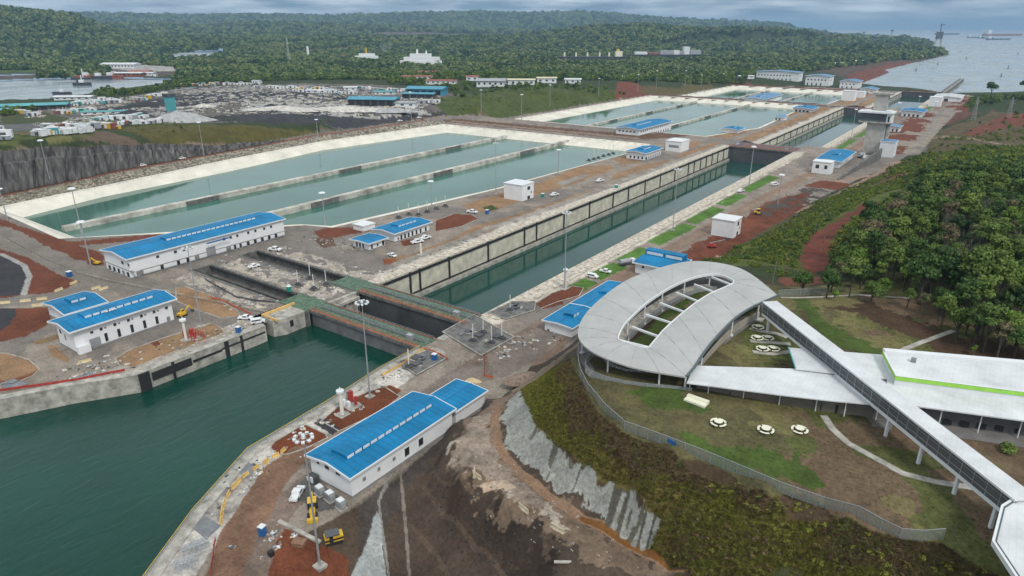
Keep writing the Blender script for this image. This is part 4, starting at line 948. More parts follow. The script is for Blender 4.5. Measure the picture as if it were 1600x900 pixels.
    def opening(side, kind, s, wd, lo, hi):
        mt = {'w': 'glass', 'd': 'dark', 's': 'shutter', 'g': 'skirt', 'v': 'dark'}[kind]; nm = {'w': 'window', 'd': 'door', 's': 'roller_door', 'g': 'door', 'v': 'vent'}[kind]
        if side == 'e':
            o = MB().box(wx, wx + .05, -wy + s, -wy + s + wd, lo, hi).build(nm, M[mt], e)
            if kind in 'wd': MB().box(wx, wx + .12, -wy + s - .12, -wy + s + wd + .12, lo - .14, lo).box(wx, wx + .09, -wy + s - .12, -wy + s, lo, hi).box(wx, wx + .09, -wy + s + wd, -wy + s + wd + .12, lo, hi).build('frame', M['trim'], o)
        else:
            o = MB().box(-wx + s, -wx + s + wd, -wy - .05, -wy, lo, hi).build(nm, M[mt], e)
            if kind in 'wd': MB().box(-wx + s - .12, -wx + s + wd + .12, -wy - .12, -wy, lo - .14, lo).build('frame', M['trim'], o)
    for a in east: opening('e', *a)
    for a in south: opening('s', *a)
    return e
# the long two-storey building by the basins
eA = [('w', 12 + 0, 1.3, 6, 7.1), ('w', 20, 1.4, 6, 7.2), ('w', 24, 1.4, 6, 7.2), ('w', 27.6, 1.2, 6, 7.2), ('s', 35, 4.6, 0, 4.6), ('w', 44, 1.2, 6, 7.2), ('w', 47.5, 1.2, 6, 7.2), ('w', 51, 1.2, 6, 7.2), ('w', 57, 1.2, 6, 7.2), ('w', 61, 1.2, 6, 7.2), ('w', 66, 1.2, 6, 7.2), ('w', 70, 1.2, 6, 7.2),
      ('g', 2.5, 3, 0, 2.6), ('d', 13, 1.4, 0, 2.6), ('d', 20.5, 1.4, 0, 2.5), ('d', 25, 1.4, 0, 2.5), ('g', 29, 2.2, 0, 2.8), ('g', 45, 2.4, 0, 2.8), ('d', 49, 1.2, .2, 2.4), ('d', 52, 1.2, .2, 2.4), ('d', 56, 1.5, .2, 2.4), ('d', 60, 1.5, .2, 2.4), ('d', 64, 1.5, .2, 2.4), ('d', 68, 1.5, .2, 2.4), ('d', 72, 1.5, .2, 2.4)]
e = building('longest white building with blue roof standing between the basins and the gate slots', -310, -289, 125, 203, 0, 9, monitor=(.28, .86), east=eA, south=[('w', 15, 2, 5.6, 7), ('w', 20.5, 1.2, 5.6, 7), ('d', 2, 2, .2, 2.6), ('d', 6, 2, .2, 2.6), ('d', 10, 2, .2, 2.6), ('g', 14, 2, .2, 2.6), ('d', 18, 2, .2, 2.6)])
MB().box(12.8, 13.4, -36, 38, 3.35, 3.6).build('canopy', M['skirt'], e)
MB().box(-12.9, 13.4, -39.0, -38.1, 3.3, 3.6).build('canopy', M['skirt'], e)
MB().box(12.76, 12.84, 8.5 - 13, 17 - 10, 7.1, 7.7).build('wall_sign', M['bluebox'], e)
# building by the lake quay, with its smaller neighbour
eB = [('w', 5, 1, 5.2, 6)] + [(k, s, w, lo, hi) for s0 in (8, 12.5, 17, 21.5, 26) for k, s, w, lo, hi in (('w', s0, .95, 5.2, 6.2), ('g', s0 + 1.5, .7, 5.4, 6))] + [('w', 30.5, 1, 5.2, 6.2), ('s', 4.2, 3.4, 0, 3.4)] + [('d', s0, 1.0, .9, 3.8) for s0 in (9, 13.2, 17.6, 22, 26.4)] + [('g', 30.4, 1.2, 0, 2.3)]
e = building('blue-roofed two-storey building on the lake quay with a row of tall dark windows', -244.5, -232, 79, 112, 0, 8.4, monitor=(.2, .85), east=eB, south=[('w', 2, 1.2, 4.6, 6), ('g', 5, 1.2, 3, 5)], patch=[(-4, 4, 1.9)], over=1.5)
MB().box(6.3, 7.9, -16.6, -12.8, -.2, 2.6).build('side_annex', M['white'], e)
e = building('smaller blue-roofed building tucked behind the lake quay building, by the black soil pit', -274, -258, 87.5, 100, 0, 5.0, monitor=(.35, .72), east=[('w', 3, 1, 2.6, 3.6)], over=1.2)
# nearest building
sC = [('v', 2.4, .8, 4.6, 5.3), ('w', 5.2, 1.4, 4.5, 5.4), ('w', 9, 1.4, 4.5, 5.4)]
eC = [('w', s0, 1, 4.9, 5.6) for s0 in (3, 7.5, 12, 18, 24, 29)] + [('g', s0, .9, 2.4, 3.4) for s0 in (3.4, 8, 13)] + [('d', 17, 1.6, 1.4, 3.6), ('d', 22, 1.6, 1.6, 3.6)]
e = building('nearest white building with long bright blue roof, beside the excavated dark slope', -117.2, -103.2, 81.6, 116.6, 0, 6.0, monitor=(.1, .9), east=eC, south=sC, patch=[(-13.2, 5, -3.2)], over=.75, rise=1.1)
building('low blue roof joined to the far end of the nearest blue building', -113.4, -103.4, 118.3, 130.6, 0, 4.9, monitor=None, over=.7, rise=.35, east=[], name='blue_roof_annex')
MB  # transformers stand between the road and the nearest building
# pair of low buildings right of the chamber
building('low blue-roofed building with small dark dormer, closest to the four white posts', -117.3, -106.3, 183.2, 200.4, 0, 4.2, monitor=(.40, .60, 1.3), over=.7, rise=.5, south=[('v', 1, .9, .5, 1.1)], name='blue_roof_building')
building('low blue-roofed building with dormer, second behind the pavilion and beside the red soil bed', -117.3, -107, 202.3, 230.6, 0, 4.2, monitor=(.48, .66, 1.3), over=.7, rise=.5, name='blue_roof_building')
e = building('white building with raised blue roof strip behind the top of the curved pavilion', -118, -100.6, 256, 272, 0, 5.2, monitor=None, over=1.0, rise=.8, ridge='x', south=[('w', 3, 1, 3.2, 4.2), ('d', 12, 1.2, 0, 2.2)])
m = MB(); m.box(-9.6, 8.2, 3.2, 7.6, 5.4, 7.9); o = m.build('raised_roof', M['roof'], e)
MB().box(-8.8, -1.2, 3.05, 3.2, 6.1, 7.3).box(.2, 7.6, 3.05, 3.2, 6.1, 7.3).build('clerestory', M['trim'], o)
# middle bank
building('small white building with blue roof beside the middle basin, behind the larger low one', -249, -235, 227.6, 253, 0, 4.8, monitor=(.3, .78), over=1.2, rise=.9, east=[('d', s0, 1.3, .3, 2.8) for s0 in (4, 6.6, 9.2, 12, 15, 18, 22)] + [('w', 2, 1, 1, 2)])
building('little cube-like white building with flat blue roof, between washed slabs and two white cars', -246.5, -235.5, 211, 221.5, 0, 3.9, monitor=None, over=1.2, rise=.4, east=[('d', 1.2, 1.1, .4, 2.6), ('w', 5, 1, 1, 2.2), ('d', 8.5, 1.5, .2, 2.8)], south=[('d', 2, 1.1, .4, 2.8), ('d', 4.2, 1.1, .4, 2.8), ('d', 6.4, 1.1, .4, 2.8)])
def whitebox(label, x0, x1, y0, y1, z, h, doors=True, name='white_block'):
    e = empty(name, ((x0 + x1) / 2, (y0 + y1) / 2, z), 0, label, 'building'); wx, wy = (x1 - x0) / 2, (y1 - y0) / 2
    MB().box(-wx, wx, -wy, wy, -.2, h).build('wall', M['white'], e)
    MB().box(-wx - .35, wx + .35, -wy - .35, wy + .35, h, h + .45).build('roof', M['trim'], e)
    if doors:
        for zz in (.1, h * .62): MB().box(wx, wx + .06, -wy * .1, wy * .35, zz, zz + 2.1).build('door', M['glass'], e)
        MB().box(wx, wx + .06, wy * .5, wy * .7, h * .35, h * .5).build('vent', M['skirt'], e)
    return e
whitebox('blank white cube building on brown ground between the big basin and the chamber', -246.2, -232.4, 334.4, 347, 0, 9.6)
whitebox('blank white cube building on red soil right of the chamber, by the red lift', -112.5, -101, 332.6, 343.5, 0, 8.6)
whitebox('small white annex on narrow ground with grey trim, left of a low white hut', -270, -262, 232, 240, 0, 2.6, False, 'white_hut')
e = whitebox('white hut with two dark windows in front of the blue roof below the tower', -110, -97.4, 530.8, 541, 0, 8.2, False, 'white_hut')
for a, b_ in ((-4, -1.6), (2, 4.0)): MB().box(a, b_, -5.16, -5.1, 3.6, 6.2).build('window', M['glass'], e)
building('blue-roofed building by the retaining wall below the control tower', -113.5, -97, 559, 612, -.1, 5.2, monitor=(.44, .58, .8), over=1.4, rise=1.2, east=[('d', 6 + k * 5, 1.6, .3, 3) for k in range(6)])
building('blue-roofed building on the strip at the far corner of the first basin', -246, -230, 502, 533, 0, 6, monitor=(.3, .7), over=1.4, rise=1.2, east=[('d', 3 + k * 4, 1.6, .3, 3) for k in range(7)], south=[('w', 3 + k * 3.4, 1.4, 1.2, 3) for k in range(5)])
e = whitebox('white box with grey window band behind the blue roof at the basin corner', -236, -222, 556, 574, 0, 8.6, False)
MB().box(-4, 5, -9.1, -9.02, 3.4, 5.6).build('window_band', M['skirt'], e)
building('long two-storey blue-roofed building on the embankment between the first and second basins', -318, -293, 622, 700, -3.5, 9.5, monitor=(.2, .62), over=1.4, rise=1.6, east=[('w', 4 + k * 5, 2.2, 6, 7.8) for k in range(14)] + [('d', 4 + k * 6, 2, .3, 3) for k in range(12)], south=[('w', 3 + k * 4, 2, 6, 7.4) for k in range(5)] + [('d', 2 + k * 4, 2, .3, 3) for k in range(5)])
# far buildings
building('long blue-roofed building reflected in the second basin, in front of the farthest basins', -350, -318, 1122, 1220, -14, 8, monitor=(.2, .5), over=2, rise=2, roofm='roof_far', east=[('w', 6 + k * 9, 3.5, 5, 7) for k in range(10)], south=[('d', 3 + k * 5, 3, .3, 4) for k in range(5)])
X, Y, Z = hit(1262, 176); building('small far building with blue roof beside the end wall of the second basin', X - 20, X + 4, Y, Y + 34, Z, 5, monitor=(.4, .6, .8), over=2, rise=1.5, east=[('d', 4 + k * 6, 3, .5, 3) for k in range(5)], south=[('d', 3 + k * 5, 3, .5, 3) for k in range(4)])
X, Y, Z = hit(1224, 189); building('tiny pale hut with blue-grey roof on brown ground beside the second basin', X - 12, X, Y, Y + 16, Z, 4.5, monitor=None, over=1, rise=.8, roofm='roof_far', south=[('d', 2, 2, .5, 3), ('d', 6, 2, .5, 3)])
X, Y, Z = hit(1152, 209); building('small far blue roof at the left end of the gate slots of the middle chamber', X - 18, X, Y, Y + 20, Z, 4, monitor=(.3, .7), over=1.5, rise=1.6)
far = [(1247, 128, 95, 34, 20, 'widest white building with windows on the red ground beyond the farthest basins'),
       (1294, 135, 48, 44, 20, 'middle one of the three white buildings on red ground beyond the farthest basins'),
       (1339, 139, 34, 46, 14, 'low building with steep blue roof at the right end of the row beyond the basins'),
       (1366, 147, 26, 40, 8, 'blue-roofed building beside the farthest chamber near the sea gate')]
for px, py, w, l, h, lb in far:
    X, Y, Z = hit(px, py); building(lb, X - w, X, Y, Y + l, Z, h, monitor=None, over=2, rise=3, roofm='roof_far', south=[('d', 4 + k * 7, 3, h * .55, h * .7) for k in range(int(w / 8))] + [('d', 4 + k * 9, 2.5, .5, h * .3) for k in range(int(w / 10))], east=[('d', 5 + k * 9, 3, h * .5, h * .65) for k in range(int(l / 12))])
for px, py, w, h, lb in [(1334, 158, 20, 16, 'bright white far box beside the pale basin edge'), (1349, 153, 20, 10, 'small grey-white far box just right of the brighter white box'), (1469, 167, 17, 14, 'white far box on red soil right of the farthest chamber')]:
    X, Y, Z = hit(px, py); whitebox(lb, X - w, X, Y, Y + 18, Z, h, False)
X, Y, Z = hit(1440, 184); building('blue-roofed far building right of the farthest chamber, beyond the tower', X - 24, X, Y, Y + 34, Z, 7, monitor=(.3, .6, .8), over=2, rise=2, east=[('d', 4 + k * 6, 2.5, .5, 3.5) for k in range(5)], south=[('d', 3 + k * 5, 2.5, .5, 3.5) for k in range(4)])
X, Y, Z = hit(1404, 207); building('pale far hut with four doors on red soil right of the tower shaft', X - 17, X, Y, Y + 16, Z, 6, monitor=None, over=1.5, rise=1, roofm='roof_far', south=[('d', 2 + k * 4, 1.6, .5, 3.5) for k in range(4)])
X, Y, Z = hit(1500, 160); building('long grey-white shed at the far end of the right bank near the jetty', X - 40, X, Y, Y + 70, Z, 7, monitor=None, over=1, rise=2, roofm='vcroof', south=[('d', 4, 6, .5, 5), ('d', 16, 6, .5, 5)])
X, Y, Z = hit(1433, 178); 
M['cabglass'] = mat('cab_glass', (.10, .12, .13), .15, .2, .1)
# ------------------------------------------------------------------ control tower
t0 = empty('control_tower', (-89, 652, 0), 0, 'tall concrete control tower with wide double-deck cab', 'tower')
tz = 38
MB().prism([(-7.5, -4), (7, -4), (7, 4), (-7.5, 4)], -6, tz - 13).build('shaft', mat('tower_concrete', (.46, .44, .40), .85, .2, .3), t0)
MB().prism([(7.5, -2), (9.5, -2), (9.5, 4), (7.5, 4)], -6, tz - 4).build('stair_shaft', M['conc'], t0)
MB().box(-14, 11, -7, 7, tz - 13, tz - 12).build('lower_deck', M['conc'], t0)
MB().box(-13, 6.4, -5, 6, tz - 12, tz - 5).build('cab', M['cabglass'], t0)
w = MB().box(6.5, 10.3, -6, 6, tz - 12, tz - 5.2).build('cab_end', M['white'], t0); MB().box(7.6, 9, -6.1, -6, tz - 11.6, tz - 7).build('door', M['dark'], w)
MB().box(-15.5, 11.5, -8, 8, tz - 5, tz - 3.7).build('roof_slab', M['trim'], t0)
MB().box(-12, -7, -5, 3, tz - 3.7, tz - 3).box(5, 9, -6, 2, tz - 3.7, tz - 2.6).build('roof_unit', M['trim'], t0)
MB().box(-6, 4, 3, 10, tz - 3.6, tz + 9).build('lift_head', mat('tower_concrete_back', (.40, .39, .36), .85, .2, .3), t0)
MB().box(-9, 7, 2, 11, tz + 9, tz + 10.6).build('lift_head_slab', M['conc'], t0)
m = MB()
for k in range(9): m.box(-14 + k * 3, -13.9 + k * 3, -7, -6.9, tz - 12, tz - 10.9)
m.box(-14, 11, -7, -6.9, tz - 11, tz - 10.9); m.build('railing', M['steel'], t0)
X, Y = at(1379, 244); e = building('small pale blue-grey building on the retaining wall right of the tower foot', X - 3, X + 8, Y - 4, Y + 10, -.5, 13, monitor=None, over=.2, rise=.2, roofm='roof_far', skirt=False, wallm='trim')
rw = empty('retaining_wall', (0, 0, 0), 0, 'long dark concrete retaining wall rising beside the tower foot', 'wall')
P = [(*at(1308, 281), 0), (*at(1325, 272), 2.2), (*at(1345, 262), 4.2), (*at(1365, 253), 6.5), (*at(1373, 248), 7.5)]
m = MB(); vs = []; 
for x, y, q in P: vs += [(x, y, -1), (x + 1.4, y + .3, -1), (x + 1.4, y + .3, q + 1), (x, y, q + 1)]
m.add(vs, [(i * 4 + k, i * 4 + (k + 1) % 4, i * 4 + 4 + (k + 1) % 4, i * 4 + 4 + k) for i in range(len(P) - 1) for k in range(4)] + [(0, 1, 2, 3)]); m.build('wall_face', M['conc_dark'], rw)

# ------------------------------------------------------------------ visitor pavilion on the hill
VZ = 24.0
outer = [(905, 530), (904, 512), (915, 490), (940, 465), (975, 440), (1010, 425), (1050, 413), (1080, 408), (1110, 409), (1140, 414), (1165, 423), (1190, 440), (1216, 462), (1180, 478), (1150, 497), (1122, 525), (1100, 552), (1085, 575), (1073, 589), (1030, 582), (985, 573), (945, 559), (920, 546)]
inner = [(966, 530), (967, 524), (975, 508), (990, 492), (1010, 474), (1030, 460), (1050, 448), (1080, 435), (1108, 429), (1125, 430), (1137, 434), (1146, 439), (1147, 442), (1135, 448), (1110, 459), (1085, 475), (1060, 495), (1035, 518), (1014, 543), (1005, 543), (995, 541), (980, 536), (970, 533)]
RZ = VZ + 5.6
def dens(P, k=3):
    o = []; n = len(P)
    for i in range(n):
        p0, p1, p2, p3 = P[i - 1], P[i], P[(i + 1) % n], P[(i + 2) % n]
        for j in range(k):
            t_ = j / k; sharp = i in (11, 12, 17, 18)
            if sharp: o.append((p1[0] + (p2[0] - p1[0]) * t_, p1[1] + (p2[1] - p1[1]) * t_)); continue
            o.append(tuple(.5 * (2 * p1[c] + (p2[c] - p0[c]) * t_ + (2 * p0[c] - 5 * p1[c] + 4 * p2[c] - p3[c]) * t_ ** 2 + (3 * p1[c] - p0[c] - 3 * p2[c] + p3[c]) * t_ ** 3) for c in (0, 1)))
    return o
Ow = dens(ats(outer, RZ)); Iw = dens(ats(inner, RZ))
Iw = dens(ats(inner, RZ))
ox_, oy_ = -60, 165
pv = empty('curved_pavilion', (ox_, oy_, VZ), 0, 'large open pavilion under crescent-shaped pale grey roof with long courtyard opening', 'pavilion')
def ring(A, B, z0, z1, crown, steps, name, m, par):
    n = len(A); vs = []; fs = []
    for i in range(n):
        for k in range(steps + 1):
            s = k / steps; x = A[i][0] + (B[i][0] - A[i][0]) * s - ox_; y = A[i][1] + (B[i][1] - A[i][1]) * s - oy_; c = crown * 4 * s * (1 - s)
            vs += [(x, y, z0 - VZ + c), (x, y, z1 - VZ + c)]
    w_ = (steps + 1) * 2
    for i in range(n):
        j = (i + 1) % n
        for k in range(steps):
            a, b = i * w_ + k * 2, j * w_ + k * 2
            fs += [(a + 1, b + 1, b + 3, a + 3), (a, a + 2, b + 2, b)]
        fs += [(i * w_, j * w_, j * w_ + 1, i * w_ + 1), (i * w_ + w_ - 2, i * w_ + w_ - 1, j * w_ + w_ - 1, j * w_ + w_ - 2)]
    mb = MB(); mb.add(vs, fs); return mb.build(name, m, par)
rf = ring(Ow, Iw, RZ - .35, RZ, .55, 4, 'roof', mat('pavilion_roof_sheet', (.43, .43, .415), .5, .10, .12), pv)
jm = mat('roof_joint_grey', (.40, .40, .385), .6, .1)
for i in range(0, len(Ow), 3):
    sm = MB()
    for a, b in ((0, .34), (.34, .67), (.67, 1)):
        q = []
        for s in (a, b):
            q.append((Ow[i][0] + (Iw[i][0] - Ow[i][0]) * s - ox_, Ow[i][1] + (Iw[i][1] - Ow[i][1]) * s - oy_, RZ - VZ + .55 * 4 * s * (1 - s) + .05))
        sm.beam(q[0], q[1], .12, .06)
    sm.build('sheet_joint', jm, rf)
# dark gutter line along the inner right edge of the roof
g = MB()
for i in range(36, 54):
    a, b = Ow[i], Ow[i + 1]; g.beam((a[0] - ox_, a[1] - oy_, RZ - VZ + .16), (b[0] - ox_, b[1] - oy_, RZ - VZ + .16), .55, .3)
g.build('gutter', M['gutter'], rf)
g = MB()
for i in range(len(Iw)):
    a, b = Iw[i], Iw[(i + 1) % len(Iw)]; g.beam((a[0] - ox_, a[1] - oy_, RZ - VZ - .1), (b[0] - ox_, b[1] - oy_, RZ - VZ - .1), .3, .7)
g.build('edge_trim', M['trim'], rf)
fl = ring([(x, y) for x, y in Ow], [(x, y) for x, y in Iw], VZ - 1.2, VZ + .45, 0, 1, 'floor_slab', M['deckfloor'], pv)
for a, b in [((965, 530), (1014, 542)), ((988, 510), (1028, 524.5)), ((1009.5, 491), (1050, 504)), ((1031, 472.5), (1070, 487)), ((1057, 456.6), (1093, 471)), ((1085, 443.5), (1118, 456.6)), ((1112, 432), (1145, 445))]:
    p, q = at(*a, RZ), at(*b, RZ); MB().beam((p[0] - ox_, p[1] - oy_, RZ - VZ - .2), (q[0] - ox_, q[1] - oy_, RZ - VZ - .2), .45, .5).build('courtyard_beam', M['trim'], pv)
cols = [Ow[i] for i in (1, 63, 57, 54, 48, 42, 38, 7, 12, 18, 24, 30)] + [Iw[i] for i in (3, 8, 12, 16, 20, 24, 36, 42, 46, 50, 54, 60)]
cen = (sum(p[0] for p in Ow) / len(Ow), sum(p[1] for p in Ow) / len(Ow))
for k, p in enumerate(cols):
    f = .955 if k < 12 else 1.04; x = cen[0] + (p[0] - cen[0]) * f - ox_; y = cen[1] + (p[1] - cen[1]) * f - oy_
    c = MB().cyl((x, y, -.4), (x, y, RZ - VZ - .2), .22, n=8).build('column', M['trim'], pv); MB().box(x - .5, x + .5, y - .5, y + .5, -.6, .75).build('column_base', M['trim'], c)
# mesh material for fences and rails
mm = bpy.data.materials.new('fence_mesh'); mm.use_nodes = True; t = mm.node_tree; b = t.nodes['Principled BSDF']; b.inputs['Base Color'].default_value = (.27, .30, .27, 1); b.inputs['Roughness'].default_value = .6; b.inputs['Alpha'].default_value = .34
M['mesh'] = mm
mm2 = bpy.data.materials.new('fine_fence_mesh'); mm2.use_nodes = True; b = mm2.node_tree.nodes['Principled BSDF']; b.inputs['Base Color'].default_value = (.42, .45, .47, 1); b.inputs['Alpha'].default_value = .34; M['mesh2'] = mm2
def fence(name, label, pts, h, cat='fence', closed=False, spacing=3.0, m='mesh', group=None, thick=.05):
    e = empty(name, pts[0], 0, label, cat, group); o = pts[0]
    P = []
    for i in range(len(pts) - 1):
        a, b = Vector(pts[i]), Vector(pts[i + 1]); n = max(1, round((b - a).length / spacing))
        for k in range(n): P.append(a.lerp(b, k / n))
    P.append(Vector(pts[-1])); P = [p - Vector(o) for p in P]
    MB().ribbon(P, thick, .05, h - .05).build('mesh_panel', M[m], e)
    MB().ribbon(P, .09, h - .06, h + .03).build('top_rail', M['steel'], e)
    pm = None
    for p in P[:99]:
        if pm is None: pm = MB().cyl((0, 0, -.3), (0, 0, h + .1), .05, n=6).build('post', M['steel'], e); pm.location = p
        else: c = pm.copy(); C.objects.link(c); c.parent = e; c.location = p
    return e
rim = [Ow[i] for i in (66, 63, 60, 57, 54)]
def toward(p, f): return (cen[0] + (p[0] - cen[0]) * f, cen[1] + (p[1] - cen[1]) * f)
pr = [(*at(x, y, VZ + .45), VZ + .45) for x, y in [(925, 560), (916, 568), (914, 580), (922, 590), (945, 599), (975, 606), (1010, 611), (1045, 614), (1080, 618)]]
MB().prism([(p[0], p[1]) for p in pr] + [at(1085, 600, VZ + .45), at(1060, 570, VZ + .45), at(980, 550, VZ + .45)], VZ - .9, VZ + .44).build('terrace_edge', M['conc'], None)
o = bpy.context.scene.objects['terrace_edge']; tag(o, 'pale terrace slab rounding the left end of the pavilion', 'terrace')
fence('terrace_railing', 'grey mesh railing round the terrace at the left end of the pavilion', pr, 1.9, 'railing', m='mesh2', spacing=2)
pr2 = [(*at(x, y, VZ + .45), VZ + .45) for x, y in [(940, 560), (950, 575), (975, 586), (1010, 590), (1050, 592)]]
fence('inner_railing', 'inner mesh railing standing under the lower edge of the pavilion roof', pr2, 1.6, 'railing', m='mesh2', spacing=2)
# courtyard terrace wall and benches inside
ins = [Iw[i] for i in range(2, 27)]
e = empty('seating_steps', (ins[0][0], ins[0][1], VZ), 0, 'stepped seating along the left side of the pavilion courtyard', 'steps')
for k, (w_, zz) in enumerate(((1.8, .9), (1.1, 1.4))):
    MB().ribbon([(p[0] - ins[0][0] - .8 - k * .9, p[1] - ins[0][1]) for p in ins], w_, .4, zz + .45).build('step', M['conc'], e)
fence('courtyard_railing', 'railing along the left edge of the courtyard opening', [(p[0] + .5, p[1], VZ + .45) for p in ins[::2]], 1.4, 'railing', m='mesh2', spacing=3)
# curving retaining wall under the right-hand roof edge
MBw = MB().ribbon([(Ow[i][0] + (.5 if 0 else -.9), Ow[i][1] + .9) for i in range(38, 54)], .4, VZ - .5, VZ + 2.3); o = MBw.build('curved_wall', mat('pavilion_wall', (.38, .35, .30), .8, .15, .3)); tag(o, 'low curved wall under the right-hand edge of the pavilion roof', 'wall')

# perimeter fence round the hill
pts = []
for x, y in [(903, 556), (903, 572), (907, 590), (918, 612), (945, 645), (975, 672), (1030, 692), (1090, 715), (1150, 740), (1215, 768), (1285, 793), (1340, 808), (1375, 828), (1405, 843), (1440, 846), (1473, 843)]:
    pts.append(hit(x, y))
fence('perimeter_fence', 'long grey mesh fence curving round the brow of the visitor hill', [(a, b, c - .1) for a, b, c in pts], 2.3, spacing=2.6)
pts = [hit(x, y) for x, y in [(1216, 464), (1250, 462), (1292, 460)]]
fence('perimeter_fence', 'short mesh fence by the path at the upper right of the pavilion', pts, 2.2, spacing=3)
sg = hit(1049, 700); o = MB().box(-1, 1, -.05, .05, 1.0, 1.9).build('fence_sign', M['bluebox']); o.location = (sg[0], sg[1] - .2, sg[2]); o.rotation_euler.z = R(-14); tag(o, 'small blue sign hanging on the long perimeter fence', 'sign')
# paths
def path(label, px, w, z=None):
    P = [hit(*p) for p in px]; e = MB()
    Q = []
    for i in range(len(P) - 1):
        a, b = Vector(P[i]), Vector(P[i + 1])
        for k in range(4): Q.append(a.lerp(b, k / 4))
    Q.append(Vector(P[-1])); Q = [(q.x, q.y, gz(q.x, q.y)) for q in Q]
    o = e.ribbon(Q, w, -.35, .14).build('path', M['conc'], kind='structure'); return o
path('', [(1287, 650), (1300, 670), (1325, 693), (1365, 715), (1410, 740), (1460, 753), (1528, 764)], 1.5)
path('', [(1405, 549), (1440, 535), (1490, 517)], 1.4)
path('', [(1220, 465), (1290, 464), (1340, 461), (1420, 466)], .8)
for P in ([(1172, 513), (1190, 518), (1215, 522), (1230, 528)], [(1172, 533), (1200, 535), (1235, 538)], [(1176, 550), (1205, 553), (1235, 550)], [(1185, 503), (1190, 497)]): path('', P, 1.6)
# picnic tables
def picnic():
    e = empty('picnic_table', (0, 0, 0), 0, None, 'table', 'round cream picnic tables on the lawn')
    top_ = MB().lathe([(0.01, .70), (.85, .70), (.88, .74), (.85, .78), (.01, .80)], n=20).build('table_top', M['cream'], e)
    MB().lathe([(.30, 0), (.14, .1), (.14, .7), (.4, .7)], n=10).build('pedestal', M['dark'], e)
    for k in range(4):
        m = MB(); n = 6; a0 = R(k * 90 + 8); a1 = R(k * 90 + 82); vs = []
        for i in range(n + 1):
            a = a0 + (a1 - a0) * i / n
            for r, z in ((1.2, .38), (1.65, .38), (1.65, .46), (1.2, .46)): vs.append((r * math.cos(a), r * math.sin(a), z))
        m.add(vs, [(i * 4 + j, i * 4 + (j + 1) % 4, i * 4 + 4 + (j + 1) % 4, i * 4 + 4 + j) for i in range(n) for j in range(4)] + [(0, 3, 2, 1), (n * 4, n * 4 + 1, n * 4 + 2, n * 4 + 3)])
        am = (a0 + a1) / 2; b = m.build('bench', M['cream'], e)
        MB().box(1.3, 1.55, -.12, .12, -.1, .38, am, (0, 0)).build('bench_leg', M['dark'], b)
    return e
pt = picnic(); first = True
for x, y, lb in [(1122, 661, 'round cream picnic table on the lawn, closest to the pavilion steps'), (1196, 672, 'round cream picnic table between two others on the open lawn'), (1249, 672, 'round cream picnic table on the lawn nearest the curved footpath'),
                 (1184, 511, 'single round cream table highest up on the first stone pad behind the pavilion'), (1183, 528, 'left-hand round table of the pair on the middle stone pad'), (1199, 528, 'right-hand round table of the pair on the middle stone pad'),
                 (1191, 545, 'left-hand round table of the pair on the lowest stone pad'), (1208, 545, 'right-hand round table of the pair on the lowest stone pad')]:
    q = hit(x, y + 2); o = pt if first else copy_tree(pt); first = False
    o.location = (q[0], q[1], q[2] + .05); o.rotation_euler.z = random.random() * 6; o['label'] = lb
# steps block in front
q = hit(1088, 628); o = MB().box(-2.4, 2.4, -1.2, 1.2, -.5, .35).box(-2.4, 2.4, .2, 1.2, .35, .7).build('entrance_steps', M['cream']); o.location = q; o.rotation_euler.z = R(-4); tag(o, 'pale block steps on the lawn at the corner of the pavilion', 'steps')

# ------------------------------------------------------------------ visitor centre wings
def slabroof(pp, z, th, m, par, name='roof', tilt=None):
    P = ats(pp, z); return MB().prism([(x - par.location.x, y - par.location.y) for x, y in P], z - th - par.location.z, z - par.location.z).build(name, M[m], par)
c0 = at(1240, 620, VZ)
w1 = empty('entrance_wing', (c0[0], c0[1], VZ), 0, 'long low wing with bright white roof joined to the lower corner of the pavilion', 'building')
slabroof([(1073, 598), (1085, 571), (1242, 576), (1385, 592), (1387, 634), (1300, 626), (1220, 617)], VZ + 4.4, .25, 'vcwhite', w1)
W0 = ats([(1080, 624), (1150, 636), (1260, 650), (1395, 665)], VZ); W0 = [(x - c0[0], y - c0[1] + 2.6) for x, y in W0]
MB().ribbon(W0, .3, -.3, 4.15).build('rear_wall', mat('wing_wall', (.17, .15, .13), .8, .2, .3), w1)
MB().prism(W0 + [(W0[-1][0], W0[-1][1] - 4.5), (W0[0][0], W0[0][1] - 3.4)], -.4, .1).build('floor_slab', M['deckfloor'], w1)
for x, y in [(1076, 620), (1105, 624), (1160, 630), (1216, 638), (1273, 645), (1318, 652), (1368, 656)]:
    X, Y = at(x, y, VZ); MB().cyl((X - c0[0], Y - c0[1], -.3), (X - c0[0], Y - c0[1], 4.2), .12, n=8).build('column', M['trim'], w1)
for k in (0.16, .55, .62, .7): 
    x = W0[0][0] + (W0[-1][0] - W0[0][0]) * k; y = W0[0][1] + (W0[-1][1] - W0[0][1]) * k; MB().box(x, x + 1.0, y - .5, y - .3, .1, 2.2).build('door', M['dark'], w1)
for x, y in ((1100, 615), (1112, 617), (1124, 617)):
    X, Y = at(x, y, VZ); o = MB().lathe([(.25, 0), (.3, .5), (.22, .9), (.05, 1.6)], n=10).build('white_bollard', M['trim']); o.location = (X, Y - 1, VZ); tag(o, 'white cone-topped bollard by the pavilion corner steps', 'bollard', 'white bollards by the pavilion corner')
c1 = at(1450, 650, VZ)
w2 = empty('visitor_centre', (c1[0], c1[1], VZ), 0, 'wide visitor centre with white roof and lime green stepped upper roof', 'building')
z2 = VZ + 4.9
slabroof([(1232, 543), (1300, 548), (1400, 556), (1600, 575), (1800, 600), (1800, 690), (1600, 657), (1386, 628), (1386, 592), (1243, 576)], z2, .28, 'vcwhite', w2)
